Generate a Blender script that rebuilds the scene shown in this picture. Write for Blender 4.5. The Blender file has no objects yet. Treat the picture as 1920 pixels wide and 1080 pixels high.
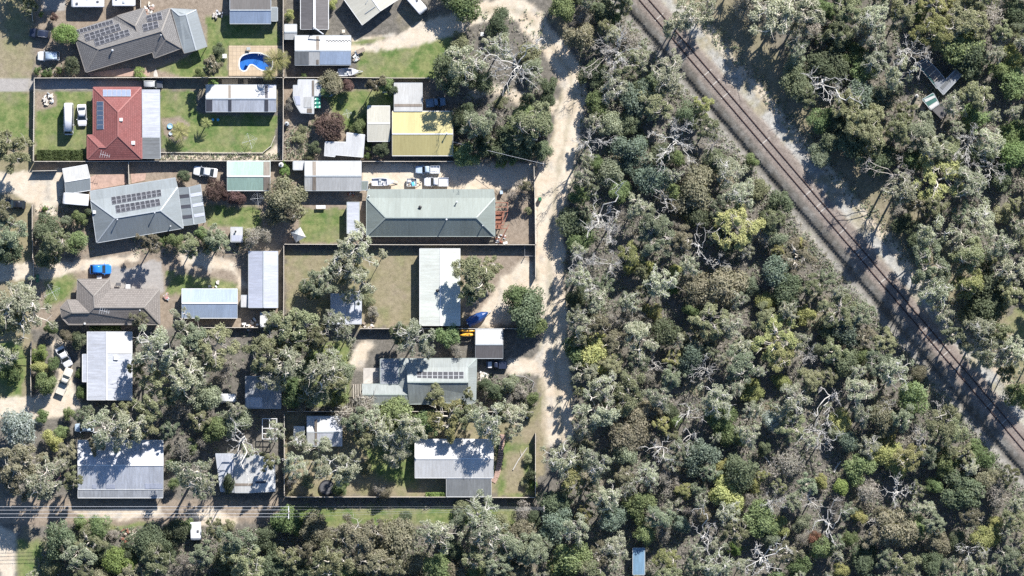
import bpy, bmesh, math, random
import numpy as np
from mathutils import Vector, Matrix
random.seed(7)
rng = np.random.default_rng(11)
scene = bpy.context.scene
C = scene.collection
PI = math.pi

# ------------------------------------------------------------------ camera, sky, sun, exposure
ALT = 900.0                      # survey aircraft height above the ground, metres
S = 0.11                         # metres of ground per plan unit
cam_d = bpy.data.cameras.new('camera')
cam_d.sensor_width = 36.0
cam_d.lens = 36.0 * ALT / (1920 * S)
cam_d.clip_start = 10.0
cam_d.clip_end = 6000.0
cam = bpy.data.objects.new('camera', cam_d)
cam.location = (0, 0, ALT)
C.objects.link(cam)
scene.camera = cam

SUN_AZ, SUN_EL = math.radians(28), math.radians(36.5)
world = bpy.data.worlds.new('World')
scene.world = world
world.use_nodes = True
wn = world.node_tree
bg = wn.nodes['Background']
sky = wn.nodes.new('ShaderNodeTexSky')
sky.sky_type = 'NISHITA'
sky.sun_disc = False
sky.ozone_density = 6.0
sky.dust_density = 0.4
sky.sun_elevation = SUN_EL
sky.sun_rotation = SUN_AZ
wn.links.new(sky.outputs[0], bg.inputs[0])
bg.inputs[1].default_value = 0.08
sun_d = bpy.data.lights.new('sun', 'SUN')
sun_d.energy = 4.8
sun_d.angle = math.radians(0.53)
sun_d.color = (1.0, 0.965, 0.91)
sun = bpy.data.objects.new('sun', sun_d)
sv = Vector((math.cos(SUN_EL) * math.sin(SUN_AZ), math.cos(SUN_EL) * math.cos(SUN_AZ), math.sin(SUN_EL)))
sun.rotation_euler = sv.to_track_quat('Z', 'Y').to_euler()
sun.location = sv * 200
C.objects.link(sun)
scene.view_settings.view_transform = 'Standard'
scene.view_settings.look = 'None'
scene.view_settings.gamma = 1.0
scene.view_settings.exposure = 1.33
scene.render.engine = 'CYCLES'
scene.cycles.max_bounces = 5
scene.cycles.diffuse_bounces = 2
scene.cycles.glossy_bounces = 2
scene.cycles.transparent_max_bounces = 8
scene.cycles.use_denoising = False
scene.cycles.sample_clamp_indirect = 4.0

# ------------------------------------------------------------------ helpers
def P(px, py, h=0.0):
    """plan unit (east, south) at height h -> metres, allowing for relief displacement in the survey"""
    k = (ALT - h) / ALT
    return Vector(((px - 960) * S * k, (540 - py) * S * k, h))

def tag(o, label=None, cat=None, group=None, kind=None):
    if label: o['label'] = label
    if cat: o['category'] = cat
    if group: o['group'] = group
    if kind: o['kind'] = kind
    return o

def empty(name, loc, rz=0.0, label=None, cat=None, group=None):
    o = bpy.data.objects.new(name, None)
    o.empty_display_size = 0.3
    o.location = loc
    o.rotation_euler = (0, 0, rz)
    C.objects.link(o)
    return tag(o, label, cat, group)

def obj(name, me, parent=None, loc=None):
    o = bpy.data.objects.new(name, me)
    C.objects.link(o)
    if parent: o.parent = parent
    if loc is not None: o.location = loc
    return o

def mesh(name, verts, faces, mats=(), mat_idx=None, smooth=False):
    me = bpy.data.meshes.new(name)
    me.from_pydata([tuple(v) for v in verts], [], faces)
    if not isinstance(mats, (list, tuple)): mats = [mats]
    for m in mats: me.materials.append(m)
    if mat_idx is not None: me.polygons.foreach_set('material_index', mat_idx)
    if smooth: me.polygons.foreach_set('use_smooth', [True] * len(me.polygons))
    me.update()
    return me

class MB:
    """collects boxes, tubes and rings into one mesh"""
    def __init__(s): s.v = []; s.f = []; s.m = []
    def add(s, vs, fs, mi=0):
        b = len(s.v); s.v += [tuple(v) for v in vs]
        s.f += [tuple(i + b for i in f) for f in fs]; s.m += [mi] * len(fs)
        return s
    def box(s, c, d, rz=0.0, mi=0, taper=1.0):
        x, y, z = d[0] / 2, d[1] / 2, d[2] / 2
        vs = []
        for dz, k in ((-z, 1.0), (z, taper)):
            for dx, dy in ((-x, -y), (x, -y), (x, y), (-x, y)):
                dx *= k; dy *= k
                vs.append((c[0] + dx * math.cos(rz) - dy * math.sin(rz), c[1] + dx * math.sin(rz) + dy * math.cos(rz), c[2] + dz))
        return s.add(vs, [(3, 2, 1, 0), (4, 5, 6, 7), (0, 1, 5, 4), (1, 2, 6, 5), (2, 3, 7, 6), (3, 0, 4, 7)], mi)
    def bar(s, a, b, w, h, up=(0, 0, 1), mi=0):
        a, b = Vector(a), Vector(b); t = (b - a)
        if t.length < 1e-6: return s
        t.normalize(); up = Vector(up)
        sd = t.cross(up)
        if sd.length < 1e-4: sd = t.cross(Vector((1, 0, 0)))
        sd.normalize(); up = sd.cross(t).normalized()
        vs = []
        for p in (a, b):
            for i, j in ((-1, -1), (1, -1), (1, 1), (-1, 1)):
                vs.append(p + sd * (i * w / 2) + up * (j * h / 2))
        return s.add(vs, [(3, 2, 1, 0), (4, 5, 6, 7), (0, 1, 5, 4), (1, 2, 6, 5), (2, 3, 7, 6), (3, 0, 4, 7)], mi)
    def tube(s, pts, rad, n=6, mi=0, cap=True):
        pts = [Vector(p) for p in pts]; rings = []
        for i, p in enumerate(pts):
            t = (pts[min(i + 1, len(pts) - 1)] - pts[max(i - 1, 0)])
            if t.length < 1e-6: t = Vector((0, 0, 1))
            t.normalize()
            a = t.orthogonal().normalized(); b = t.cross(a)
            r = rad[i] if isinstance(rad, (list, tuple)) else rad
            rings.append([p + (a * math.cos(2 * PI * k / n) + b * math.sin(2 * PI * k / n)) * r for k in range(n)])
        vs = [v for r in rings for v in r]; fs = []
        for i in range(len(pts) - 1):
            for k in range(n):
                fs.append((i * n + k, i * n + (k + 1) % n, (i + 1) * n + (k + 1) % n, (i + 1) * n + k))
        if cap:
            fs.append(tuple(range(n - 1, -1, -1))); fs.append(tuple((len(pts) - 1) * n + k for k in range(n)))
        return s.add(vs, fs, mi)
    def loft(s, rings, mi=0, cap=True):
        n = len(rings[0]); vs = [v for r in rings for v in r]; fs = []
        for i in range(len(rings) - 1):
            for k in range(n):
                fs.append((i * n + k, i * n + (k + 1) % n, (i + 1) * n + (k + 1) % n, (i + 1) * n + k))
        if cap:
            fs.append(tuple(range(n - 1, -1, -1))); fs.append(tuple((len(rings) - 1) * n + k for k in range(n)))
        return s.add(vs, fs, mi)
    def me(s, name, mats, smooth=False):
        return mesh(name, s.v, s.f, mats, s.m, smooth)
    def build(s, name, mats, parent=None, smooth=False, loc=None):
        return obj(name, s.me(name, mats, smooth), parent, loc)

# ------------------------------------------------------------------ materials
def new_mat(name):
    m = bpy.data.materials.new(name); m.use_nodes = True
    nt = m.node_tree
    return m, nt, nt.nodes['Principled BSDF']

def N(nt, t, **kw):
    n = nt.nodes.new(t)
    for k, v in kw.items():
        if k.startswith('i_'):
            n.inputs[int(k[2:])].default_value = v
        else:
            setattr(n, k, v)
    return n

def mixc(nt, fac, a, b, mode='MIX'):
    n = nt.nodes.new('ShaderNodeMix'); n.data_type = 'RGBA'; n.blend_type = mode
    for sock, val in ((n.inputs[0], fac), (n.inputs[6], a), (n.inputs[7], b)):
        if hasattr(val, 'is_output'): nt.links.new(val, sock)
        elif isinstance(val, (int, float)): sock.default_value = val
        else: sock.default_value = (val[0], val[1], val[2], 1)
    return n.outputs[2]

def ramp(nt, src, stops):
    r = nt.nodes.new('ShaderNodeValToRGB')
    el = r.color_ramp.elements
    while len(el) < len(stops): el.new(0.5)
    for e, (p, c) in zip(el, stops):
        e.position = p
        e.color = (c, c, c, 1) if isinstance(c, (int, float)) else (c[0], c[1], c[2], 1)
    nt.links.new(src, r.inputs[0])
    return r.outputs[0]

def noise(nt, vec, scale, detail=4, rough=0.6):
    n = N(nt, 'ShaderNodeTexNoise'); n.inputs['Scale'].default_value = scale
    n.inputs['Detail'].default_value = detail; n.inputs['Roughness'].default_value = rough
    if vec is not None: nt.links.new(vec, n.inputs['Vector'])
    return n.outputs[0]

def plain(name, col, rough=0.6, metal=0.0, var=0.12, scale=3.0, spec=0.4):
    m, nt, b = new_mat(name)
    g = N(nt, 'ShaderNodeNewGeometry')
    oi = N(nt, 'ShaderNodeObjectInfo')
    nz = noise(nt, g.outputs['Position'], scale, 5)
    lo = tuple(c * (1 - var) for c in col); hi = tuple(min(1, c * (1 + var)) for c in col)
    c = ramp(nt, nz, [(0.3, lo), (0.7, hi)])
    nt.links.new(c, b.inputs['Base Color'])
    b.inputs['Roughness'].default_value = rough; b.inputs['Metallic'].default_value = metal
    b.inputs['Specular IOR Level'].default_value = spec
    return m

def metal_roof(name, col, dirt=0.25, rough=0.5, lines=0.10, sheet=0.762, rust=0.0, spec=0.4):
    dirt = min(.6, dirt * 1.35)
    """ribbed sheet steel: lap lines across the sheets, streaky dirt down the slope"""
    m, nt, b = new_mat(name)
    uv = N(nt, 'ShaderNodeUVMap'); uv.uv_map = 'slope'
    sep = N(nt, 'ShaderNodeSeparateXYZ'); nt.links.new(uv.outputs[0], sep.inputs[0])
    def wave(period, sharp):
        a = N(nt, 'ShaderNodeMath', operation='MULTIPLY', i_1=2 * PI / period); nt.links.new(sep.outputs[0], a.inputs[0])
        s_ = N(nt, 'ShaderNodeMath', operation='SINE'); nt.links.new(a.outputs[0], s_.inputs[0])
        return ramp(nt, s_.outputs[0], [(sharp, 0.0), (1.0, 1.0)])
    lap = wave(sheet, 0.55)
    rib = wave(0.19, 0.0)
    mp = N(nt, 'ShaderNodeMapping'); mp.inputs['Scale'].default_value = (1.3, 0.16, 1)
    nt.links.new(uv.outputs[0], mp.inputs[0])
    streak = noise(nt, mp.outputs[0], 2.0, 5, 0.7)
    g = N(nt, 'ShaderNodeNewGeometry')
    blot = noise(nt, g.outputs['Position'], 0.35, 6, 0.65)
    fine = noise(nt, g.outputs['Position'], 4.0, 3, 0.6)
    base = ramp(nt, fine, [(0.25, tuple(c * 0.9 for c in col)), (0.75, tuple(min(.9, c * 1.06) for c in col))])
    dcol = tuple(c * (1 - dirt) * k for c, k in zip(col, (0.9, 0.86, 0.8)))
    f = ramp(nt, streak, [(0.38, 0.0), (0.75, 0.75)])
    c1 = mixc(nt, f, base, dcol)
    f2 = ramp(nt, blot, [(0.45, 0.0), (0.8, 0.7)])
    c2 = mixc(nt, f2, c1, tuple(c * (1 - dirt * 0.8) for c in col))
    if rust > 0:
        f3 = ramp(nt, noise(nt, mp.outputs[0], 1.1, 6, 0.75), [(0.55, 0.0), (0.75, rust)])
        c2 = mixc(nt, f3, c2, (0.13, 0.07, 0.04))
    ml = N(nt, 'ShaderNodeMath', operation='MULTIPLY', i_1=lines * .5); nt.links.new(lap, ml.inputs[0])
    c3 = mixc(nt, ml.outputs[0], c2, tuple(c * 0.35 for c in col))
    fl = N(nt, 'ShaderNodeMath', operation='DIVIDE', i_1=sheet * 2); nt.links.new(sep.outputs[0], fl.inputs[0])
    f4 = N(nt, 'ShaderNodeMath', operation='FLOOR'); nt.links.new(fl.outputs[0], f4.inputs[0])
    wn_ = N(nt, 'ShaderNodeTexWhiteNoise', noise_dimensions='1D'); nt.links.new(f4.outputs[0], wn_.inputs['W'])
    tone = ramp(nt, wn_.outputs['Value'], [(0.0, 0.86), (1.0, 1.0)])
    c3 = mixc(nt, 1.0, c3, tone, 'MULTIPLY')
    spk = ramp(nt, noise(nt, g.outputs['Position'], 1.7, 7, 0.8), [(0.56, 0.0), (0.72, 0.5)])
    c3 = mixc(nt, spk, c3, tuple(c * 0.4 + k * .5 for c, k in zip(col, (.11, .09, .065))))
    nt.links.new(c3, b.inputs['Base Color'])
    b.inputs['Roughness'].default_value = rough
    b.inputs['Specular IOR Level'].default_value = spec
    bp = N(nt, 'ShaderNodeBump'); bp.inputs['Strength'].default_value = 0.2; bp.inputs['Distance'].default_value = 0.02
    nt.links.new(rib, bp.inputs['Height']); nt.links.new(bp.outputs[0], b.inputs['Normal'])
    return m

def tile_roof(name, col, dark, course=0.42, var=0.5):
    m, nt, b = new_mat(name)
    uv = N(nt, 'ShaderNodeUVMap'); uv.uv_map = 'slope'
    br = N(nt, 'ShaderNodeTexBrick'); br.offset = 0.5
    nt.links.new(uv.outputs[0], br.inputs['Vector'])
    br.inputs['Scale'].default_value = 1.0
    br.inputs['Brick Width'].default_value = 0.33; br.inputs['Row Height'].default_value = course
    br.inputs['Mortar Size'].default_value = 0.05; br.inputs['Mortar Smooth'].default_value = 0.6
    br.inputs['Color1'].default_value = (col[0] * (1 + var * .3), col[1] * (1 + var * .3), col[2] * (1 + var * .3), 1)
    br.inputs['Color2'].default_value = (col[0] * (1 - var * .3), col[1] * (1 - var * .3), col[2] * (1 - var * .3), 1)
    br.inputs['Mortar'].default_value = (dark[0], dark[1], dark[2], 1)
    g = N(nt, 'ShaderNodeNewGeometry')
    blot = noise(nt, g.outputs['Position'], 0.5, 6, 0.7)
    f = ramp(nt, blot, [(0.35, 0.0), (0.75, 0.55)])
    c = mixc(nt, f, br.outputs['Color'], tuple((a * 0.75 + 0.03) for a in col))
    sp = ramp(nt, noise(nt, g.outputs['Position'], 6.0, 3, 0.8), [(0.66, 0.0), (0.74, 0.5)])
    c = mixc(nt, sp, c, tuple(min(.5, a * 1.7 + .03) for a in col))
    nt.links.new(c, b.inputs['Base Color'])
    b.inputs['Roughness'].default_value = 0.75; b.inputs['Specular IOR Level'].default_value = 0.25
    sep = N(nt, 'ShaderNodeSeparateXYZ'); nt.links.new(uv.outputs[0], sep.inputs[0])
    md = N(nt, 'ShaderNodeMath', operation='FRACT')
    dv = N(nt, 'ShaderNodeMath', operation='DIVIDE', i_1=course); nt.links.new(sep.outputs[1], dv.inputs[0]); nt.links.new(dv.outputs[0], md.inputs[0])
    inv = N(nt, 'ShaderNodeMath', operation='SUBTRACT', i_0=1.0); nt.links.new(md.outputs[0], inv.inputs[1])
    bp = N(nt, 'ShaderNodeBump'); bp.inputs['Strength'].default_value = 0.6; bp.inputs['Distance'].default_value = 0.05
    nt.links.new(inv.outputs[0], bp.inputs['Height']); nt.links.new(bp.outputs[0], b.inputs['Normal'])
    return m

def leaf_mat(name, col, var=0.35, trans=0.42, hue=0.02):
    m = bpy.data.materials.new(name); m.use_nodes = True
    nt = m.node_tree; nt.nodes.clear()
    out = nt.nodes.new('ShaderNodeOutputMaterial')
    g = N(nt, 'ShaderNodeNewGeometry'); oi = N(nt, 'ShaderNodeObjectInfo')
    c1 = ramp(nt, g.outputs['Random Per Island'], [(0.0, tuple(c * (1 - var) for c in col)), (0.7, col), (1.0, tuple(min(.6, c * (1 + var * 1.2)) for c in col))])
    clump = noise(nt, g.outputs['Position'], 0.55, 3, 0.6)
    c1 = mixc(nt, ramp(nt, clump, [(0.35, 0.0), (0.7, 0.8)]), c1, (col[0] * 0.62, col[1] * 0.68, col[2] * 0.62))
    hs = N(nt, 'ShaderNodeHueSaturation')
    mr = N(nt, 'ShaderNodeMapRange'); nt.links.new(oi.outputs['Random'], mr.inputs[0])
    mr.inputs[3].default_value = 0.5 - hue; mr.inputs[4].default_value = 0.5 + hue
    nt.links.new(mr.outputs[0], hs.inputs['Hue'])
    fr = N(nt, 'ShaderNodeMath', operation='MULTIPLY', i_1=7.31); nt.links.new(oi.outputs['Random'], fr.inputs[0])
    fr2 = N(nt, 'ShaderNodeMath', operation='FRACT'); nt.links.new(fr.outputs[0], fr2.inputs[0])
    mv = N(nt, 'ShaderNodeMapRange'); nt.links.new(fr2.outputs[0], mv.inputs[0])
    mv.inputs[3].default_value = 0.78; mv.inputs[4].default_value = 1.25
    nt.links.new(mv.outputs[0], hs.inputs['Value'])
    nt.links.new(c1, hs.inputs['Color'])
    d = nt.nodes.new('ShaderNodeBsdfDiffuse'); t = nt.nodes.new('ShaderNodeBsdfTranslucent')
    nt.links.new(hs.outputs[0], d.inputs[0])
    nt.links.new(mixc(nt, 1.0, hs.outputs[0], (1.0, 1.0, 0.55), 'MULTIPLY'), t.inputs[0])
    mx = nt.nodes.new('ShaderNodeMixShader'); mx.inputs[0].default_value = trans
    nt.links.new(d.outputs[0], mx.inputs[1]); nt.links.new(t.outputs[0], mx.inputs[2])
    nt.links.new(mx.outputs[0], out.inputs[0])
    return m

M = {}
M['white_roof'] = metal_roof('white_steel', (0.50, 0.50, 0.495), dirt=0.2)
M['offwhite_roof'] = metal_roof('offwhite_steel', (0.40, 0.40, 0.39), dirt=0.25)
M['cream_roof'] = metal_roof('cream_steel', (0.42, 0.405, 0.345), dirt=0.15, lines=0.06)
M['zinc_roof'] = metal_roof('zinc_steel', (0.44, 0.455, 0.495), dirt=0.3, lines=0.14)
M['blueish_roof'] = metal_roof('pale_blue_steel', (0.27, 0.33, 0.43), dirt=0.2)
M['grey_roof'] = metal_roof('grey_steel', (0.205, 0.228, 0.238), dirt=0.15, lines=0.06)
M['green_grey_roof'] = metal_roof('green_grey_steel', (0.185, 0.212, 0.195), dirt=0.15, lines=0.12)
M['green_roof'] = metal_roof('pale_green_steel', (0.27, 0.38, 0.32), dirt=0.2)
M['yellow_roof'] = metal_roof('yellow_steel', (0.39, 0.34, 0.155), dirt=0.12, lines=0.04)
M['brown_roof'] = metal_roof('weathered_brown_steel', (0.103, 0.096, 0.093), dirt=0.3, lines=0.2, rust=0.25)
M['browngrey_roof'] = metal_roof('brown_grey_steel', (0.132, 0.122, 0.120), dirt=0.3, lines=0.2)
M['midgrey_roof'] = metal_roof('mid_grey_steel', (0.145, 0.153, 0.159), dirt=0.3, lines=0.12)
M['old_roof'] = metal_roof('old_zinc', (0.265, 0.278, 0.298), dirt=0.5, lines=0.25, rust=0.2)
M['rusty_roof'] = metal_roof('rusty_zinc', (0.132, 0.126, 0.126), dirt=0.6, lines=0.3, rust=0.5)
M['dark_sheet'] = metal_roof('dark_translucent_sheet', (0.066, 0.066, 0.079), dirt=0.3)
M['tan_sheet'] = metal_roof('tan_fibreglass_sheet', (0.212, 0.178, 0.145), dirt=0.4)
M['lilac_sheet'] = metal_roof('lilac_sheet', (0.40, 0.42, 0.49), dirt=0.2)
M['teal_sheet'] = metal_roof('teal_sheet', (0.053, 0.145, 0.126), dirt=0.4)
M['container_roof'] = metal_roof('blue_steel', (0.145, 0.245, 0.344), dirt=0.3)
M['sage_roof'] = metal_roof('sage_steel', (0.245, 0.268, 0.258), dirt=0.3, lines=0.12)
M['pale_roof'] = metal_roof('greenish_white_steel', (0.50, 0.52, 0.475), dirt=0.2, lines=0.08)
M['charcoal_tile'] = tile_roof('charcoal_tile', (0.150, 0.143, 0.138), (0.055, 0.053, 0.055))
M['brown_tile'] = tile_roof('grey_brown_tile', (0.185, 0.165, 0.150), (0.075, 0.066, 0.06))
M['red_tile'] = tile_roof('red_tile', (0.205, 0.074, 0.068), (0.11, 0.034, 0.031))
M['wall_brick'] = plain('brick_wall', (0.22, 0.16, 0.13), 0.85)
M['wall_cream'] = plain('cream_wall', (0.52, 0.48, 0.40), 0.8)
M['wall_steel'] = plain('steel_wall', (0.36, 0.38, 0.38), 0.6)
M['wall_white'] = plain('white_wall', (0.62, 0.62, 0.60), 0.7)
M['trim_white'] = plain('white_trim', (0.52, 0.52, 0.51), 0.5)
M['trim_grey'] = plain('grey_trim', (0.29, 0.31, 0.32), 0.5)
M['trim_dark'] = plain('dark_trim', (0.07, 0.07, 0.075), 0.6)
M['trim_green'] = plain('green_grey_trim', (0.235, 0.265, 0.245), 0.5)
M['trim_brown'] = plain('brown_trim', (0.17, 0.155, 0.14), 0.7)
M['trim_red'] = plain('red_trim', (0.235, 0.095, 0.085), 0.7)
M['glass'] = plain('dark_glass', (0.02, 0.025, 0.03), 0.08, spec=0.6)
M['timber'] = plain('weathered_timber', (0.24, 0.195, 0.155), 0.85, var=0.3, scale=2)
M['timber_pale'] = plain('sun_bleached_timber', (0.46, 0.41, 0.34), 0.85, var=0.25, scale=2)
M['timber_red'] = plain('stained_timber', (0.20, 0.085, 0.055), 0.75, var=0.25)
M['fence_steel'] = plain('fence_steel', (0.34, 0.31, 0.26), 0.6)
M['fence_cap'] = plain('cream_sunlit_cap', (0.44, 0.40, 0.34), 0.6)  # cream, with the sunlit look of the fence top put into the tone
M['concrete'] = plain('concrete', (0.36, 0.335, 0.305), 0.9, var=0.2, scale=0.8)
M['deck_tan'] = plain('tan_paving', (0.43, 0.335, 0.23), 0.85, var=0.14, scale=1.5)
def paving():
    m, nt, b = new_mat('tan_paving'); g = N(nt, 'ShaderNodeNewGeometry'); br = N(nt, 'ShaderNodeTexBrick'); br.offset = 0.0
    nt.links.new(g.outputs['Position'], br.inputs['Vector']); br.inputs['Scale'].default_value = 1.0; br.inputs['Brick Width'].default_value = .8; br.inputs['Row Height'].default_value = .8; br.inputs['Mortar Size'].default_value = .03
    br.inputs['Color1'].default_value = (.40, .315, .22, 1); br.inputs['Color2'].default_value = (.34, .265, .18, 1); br.inputs['Mortar'].default_value = (.22, .17, .12, 1)
    st = ramp(nt, noise(nt, g.outputs['Position'], .9, 5, .7), [(.4, 0.0), (.75, .6)])
    nt.links.new(mixc(nt, st, br.outputs['Color'], (.27, .215, .155)), b.inputs['Base Color']); b.inputs['Roughness'].default_value = .85
    return m
M['deck_tan'] = paving()
M['paver'] = plain('terracotta_paver', (0.30, 0.205, 0.165), 0.85, var=0.2, scale=1.2)
M['rubber'] = plain('tyre_rubber', (0.02, 0.02, 0.021), 0.9)
M['alloy'] = plain('alloy', (0.5, 0.5, 0.52), 0.35, 0.8)
M['galv'] = plain('galvanised_steel', (0.5, 0.51, 0.52), 0.45, 0.3)
M['black'] = plain('black_plastic', (0.02, 0.02, 0.022), 0.6)
M['light_red'] = plain('red_lens', (0.35, 0.02, 0.02), 0.2)
M['light_clear'] = plain('clear_lens', (0.6, 0.6, 0.6), 0.15)
M['rail_rust'] = plain('rusty_rail', (0.035, 0.016, 0.012), 0.7, var=0.3)
M['sleeper'] = plain('timber_sleeper', (0.16, 0.132, 0.118), 0.9, var=0.4, scale=5)
M['sleeper_grey'] = plain('concrete_sleeper', (0.30, 0.275, 0.25), 0.9, var=0.2)
M['pole_wood'] = plain('grey_pole_timber', (0.24, 0.21, 0.18), 0.9)
M['wire'] = plain('aluminium_wire', (0.55, 0.56, 0.58), 0.4, 0.2)
M['bark'] = plain('grey_bark', (0.20, 0.175, 0.15), 0.9, var=0.3)
M['pale_bark'] = plain('pale_gum_bark', (0.46, 0.42, 0.36), 0.85, var=0.25, scale=1.2)
M['bleached'] = plain('bleached_dead_wood', (0.42, 0.40, 0.37), 0.85, var=0.2, scale=1.2)
M['grey_wood'] = plain('grey_dead_wood', (0.36, 0.325, 0.29), 0.85, var=0.25, scale=1.2)
def pv(): 
    m, nt, b = new_mat('solar_cell'); 
    g = N(nt, 'ShaderNodeNewGeometry'); nz = noise(nt, g.outputs['Position'], 1.2, 3)
    nt.links.new(ramp(nt, nz, [(0.3, (0.030, 0.031, 0.037)), (0.7, (0.048, 0.049, 0.056))]), b.inputs['Base Color'])
    b.inputs['Roughness'].default_value = 0.4; b.inputs['Specular IOR Level'].default_value = 0.25
    return m
M['pv'] = pv()
M['pv_blue'] = plain('blue_solar_cell', (0.17, 0.20, 0.27), 0.25, var=0.08)
M['pv_dark'] = plain('dark_blue_solar_cell', (0.06, 0.085, 0.13), 0.25, var=0.1)
M['pv_frame'] = plain('panel_frame', (0.42, 0.42, 0.45), 0.4)

def paint(name, col, rough=0.25):
    m, nt, b = new_mat(name)
    g = N(nt, 'ShaderNodeNewGeometry'); nz = noise(nt, g.outputs['Position'], 1.5, 4)
    nt.links.new(ramp(nt, nz, [(0.3, tuple(c * 0.9 for c in col)), (0.7, col)]), b.inputs['Base Color'])
    b.inputs['Roughness'].default_value = rough
    b.inputs['Coat Weight'].default_value = 0.3
    return m
for k, c in dict(white=(0.55, 0.55, 0.56), navy=(0.02, 0.025, 0.045), black=(0.012, 0.013, 0.016), dgrey=(0.06, 0.065, 0.075), blue=(0.02, 0.16, 0.50),
                 silver=(0.36, 0.36, 0.35), steelblue=(0.10, 0.17, 0.25), paleblue=(0.35, 0.42, 0.50), yellow=(0.65, 0.33, 0.03), tarp=(0.015, 0.05, 0.17),
                 gold=(0.45, 0.42, 0.36), green=(0.03, 0.13, 0.06), teal=(0.03, 0.30, 0.36), sky=(0.12, 0.42, 0.62), pink=(0.55, 0.22, 0.22), shade=(0.03, 0.19, 0.13)).items():
    M['p_' + k] = paint('paint_' + k, c)
FOL = dict(olive=(0.314, 0.319, 0.202), greygreen=(0.304, 0.332, 0.241), pale=(0.422, 0.430, 0.330), yelolive=(0.402, 0.391, 0.196), browngreen=(0.288, 0.265, 0.193),
           dark=(0.175, 0.203, 0.132), green=(0.227, 0.276, 0.140), bluegreen=(0.221, 0.265, 0.213), bright=(0.247, 0.321, 0.123), yellow=(0.433, 0.428, 0.196),
           plum=(0.170, 0.112, 0.106), silver=(0.412, 0.450, 0.430), greybrown=(0.371, 0.337, 0.308), red=(0.371, 0.182, 0.146), palm=(0.330, 0.332, 0.146), hedge=(0.154, 0.203, 0.095), fresh=(0.185, 0.246, 0.112))
for k, c in FOL.items():
    M['f_' + k] = leaf_mat('foliage_' + k, c)
# ------------------------------------------------------------------ ground
def lattice(seed):
    return np.random.default_rng(seed).random((256, 256))
def vnoise(x, y, seed):
    L_ = lattice(seed); xi = np.floor(x).astype(int); yi = np.floor(y).astype(int)
    fx = x - xi; fy = y - yi; fx = fx * fx * (3 - 2 * fx); fy = fy * fy * (3 - 2 * fy)
    g = lambda i, j: L_[(xi + i) % 256, (yi + j) % 256]
    return (g(0, 0) * (1 - fx) + g(1, 0) * fx) * (1 - fy) + (g(0, 1) * (1 - fx) + g(1, 1) * fx) * fy
def fbm(x, y, seed, scale, octv=4):
    s = np.zeros_like(x); a = 1.0; t = 0.0
    for o in range(octv):
        s += a * vnoise(x * scale * 2 ** o + 13.7 * o, y * scale * 2 ** o + 5.1 * o, seed + o); t += a; a *= 0.55
    return s / t - 0.5
def sdist(px, py, poly):
    """signed distance in plan units, negative inside"""
    d = np.full(px.shape, 1e9); ins = np.zeros(px.shape, bool)
    n = len(poly)
    for i in range(n):
        x0, y0 = poly[i]; x1, y1 = poly[(i + 1) % n]
        ex, ey = x1 - x0, y1 - y0
        t = np.clip(((px - x0) * ex + (py - y0) * ey) / (ex * ex + ey * ey + 1e-9), 0, 1)
        d = np.minimum(d, np.hypot(px - x0 - t * ex, py - y0 - t * ey))
        c = ((y0 > py) != (y1 > py)) & (px < (x1 - x0) * (py - y0) / (y1 - y0 + 1e-12) + x0)
        ins ^= c
    return np.where(ins, -d, d)
def strip(pts, w):
    """polygon round a centreline; w is one width or one for each point"""
    L_, R_ = [], []
    for i, (x, y) in enumerate(pts):
        a = pts[max(0, i - 1)]; b = pts[min(len(pts) - 1, i + 1)]
        dx, dy = b[0] - a[0], b[1] - a[1]; l = math.hypot(dx, dy); nx, ny = -dy / l, dx / l
        h = (w[i] if isinstance(w, (list, tuple)) else w) / 2
        L_.append((x + nx * h, y + ny * h)); R_.append((x - nx * h, y - ny * h))
    return L_ + R_[::-1]
LIT, GRN, DRY, SND, GRV, DRT, CON, BAL = range(8)
def rect(x0, y0, x1, y1): return [(x0, y0), (x1, y0), (x1, y1), (x0, y1)]
ROAD = [(868, 40), (905, 24), (945, 12), (985, 26), (1015, 62), (1045, 100), (1068, 135), (1077, 180), (1065, 235), (1052, 300), (1042, 350), (1036, 420), (1029, 500), (1033, 560), (1040, 620), (1042, 690), (1047, 760), (1056, 830)]
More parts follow.
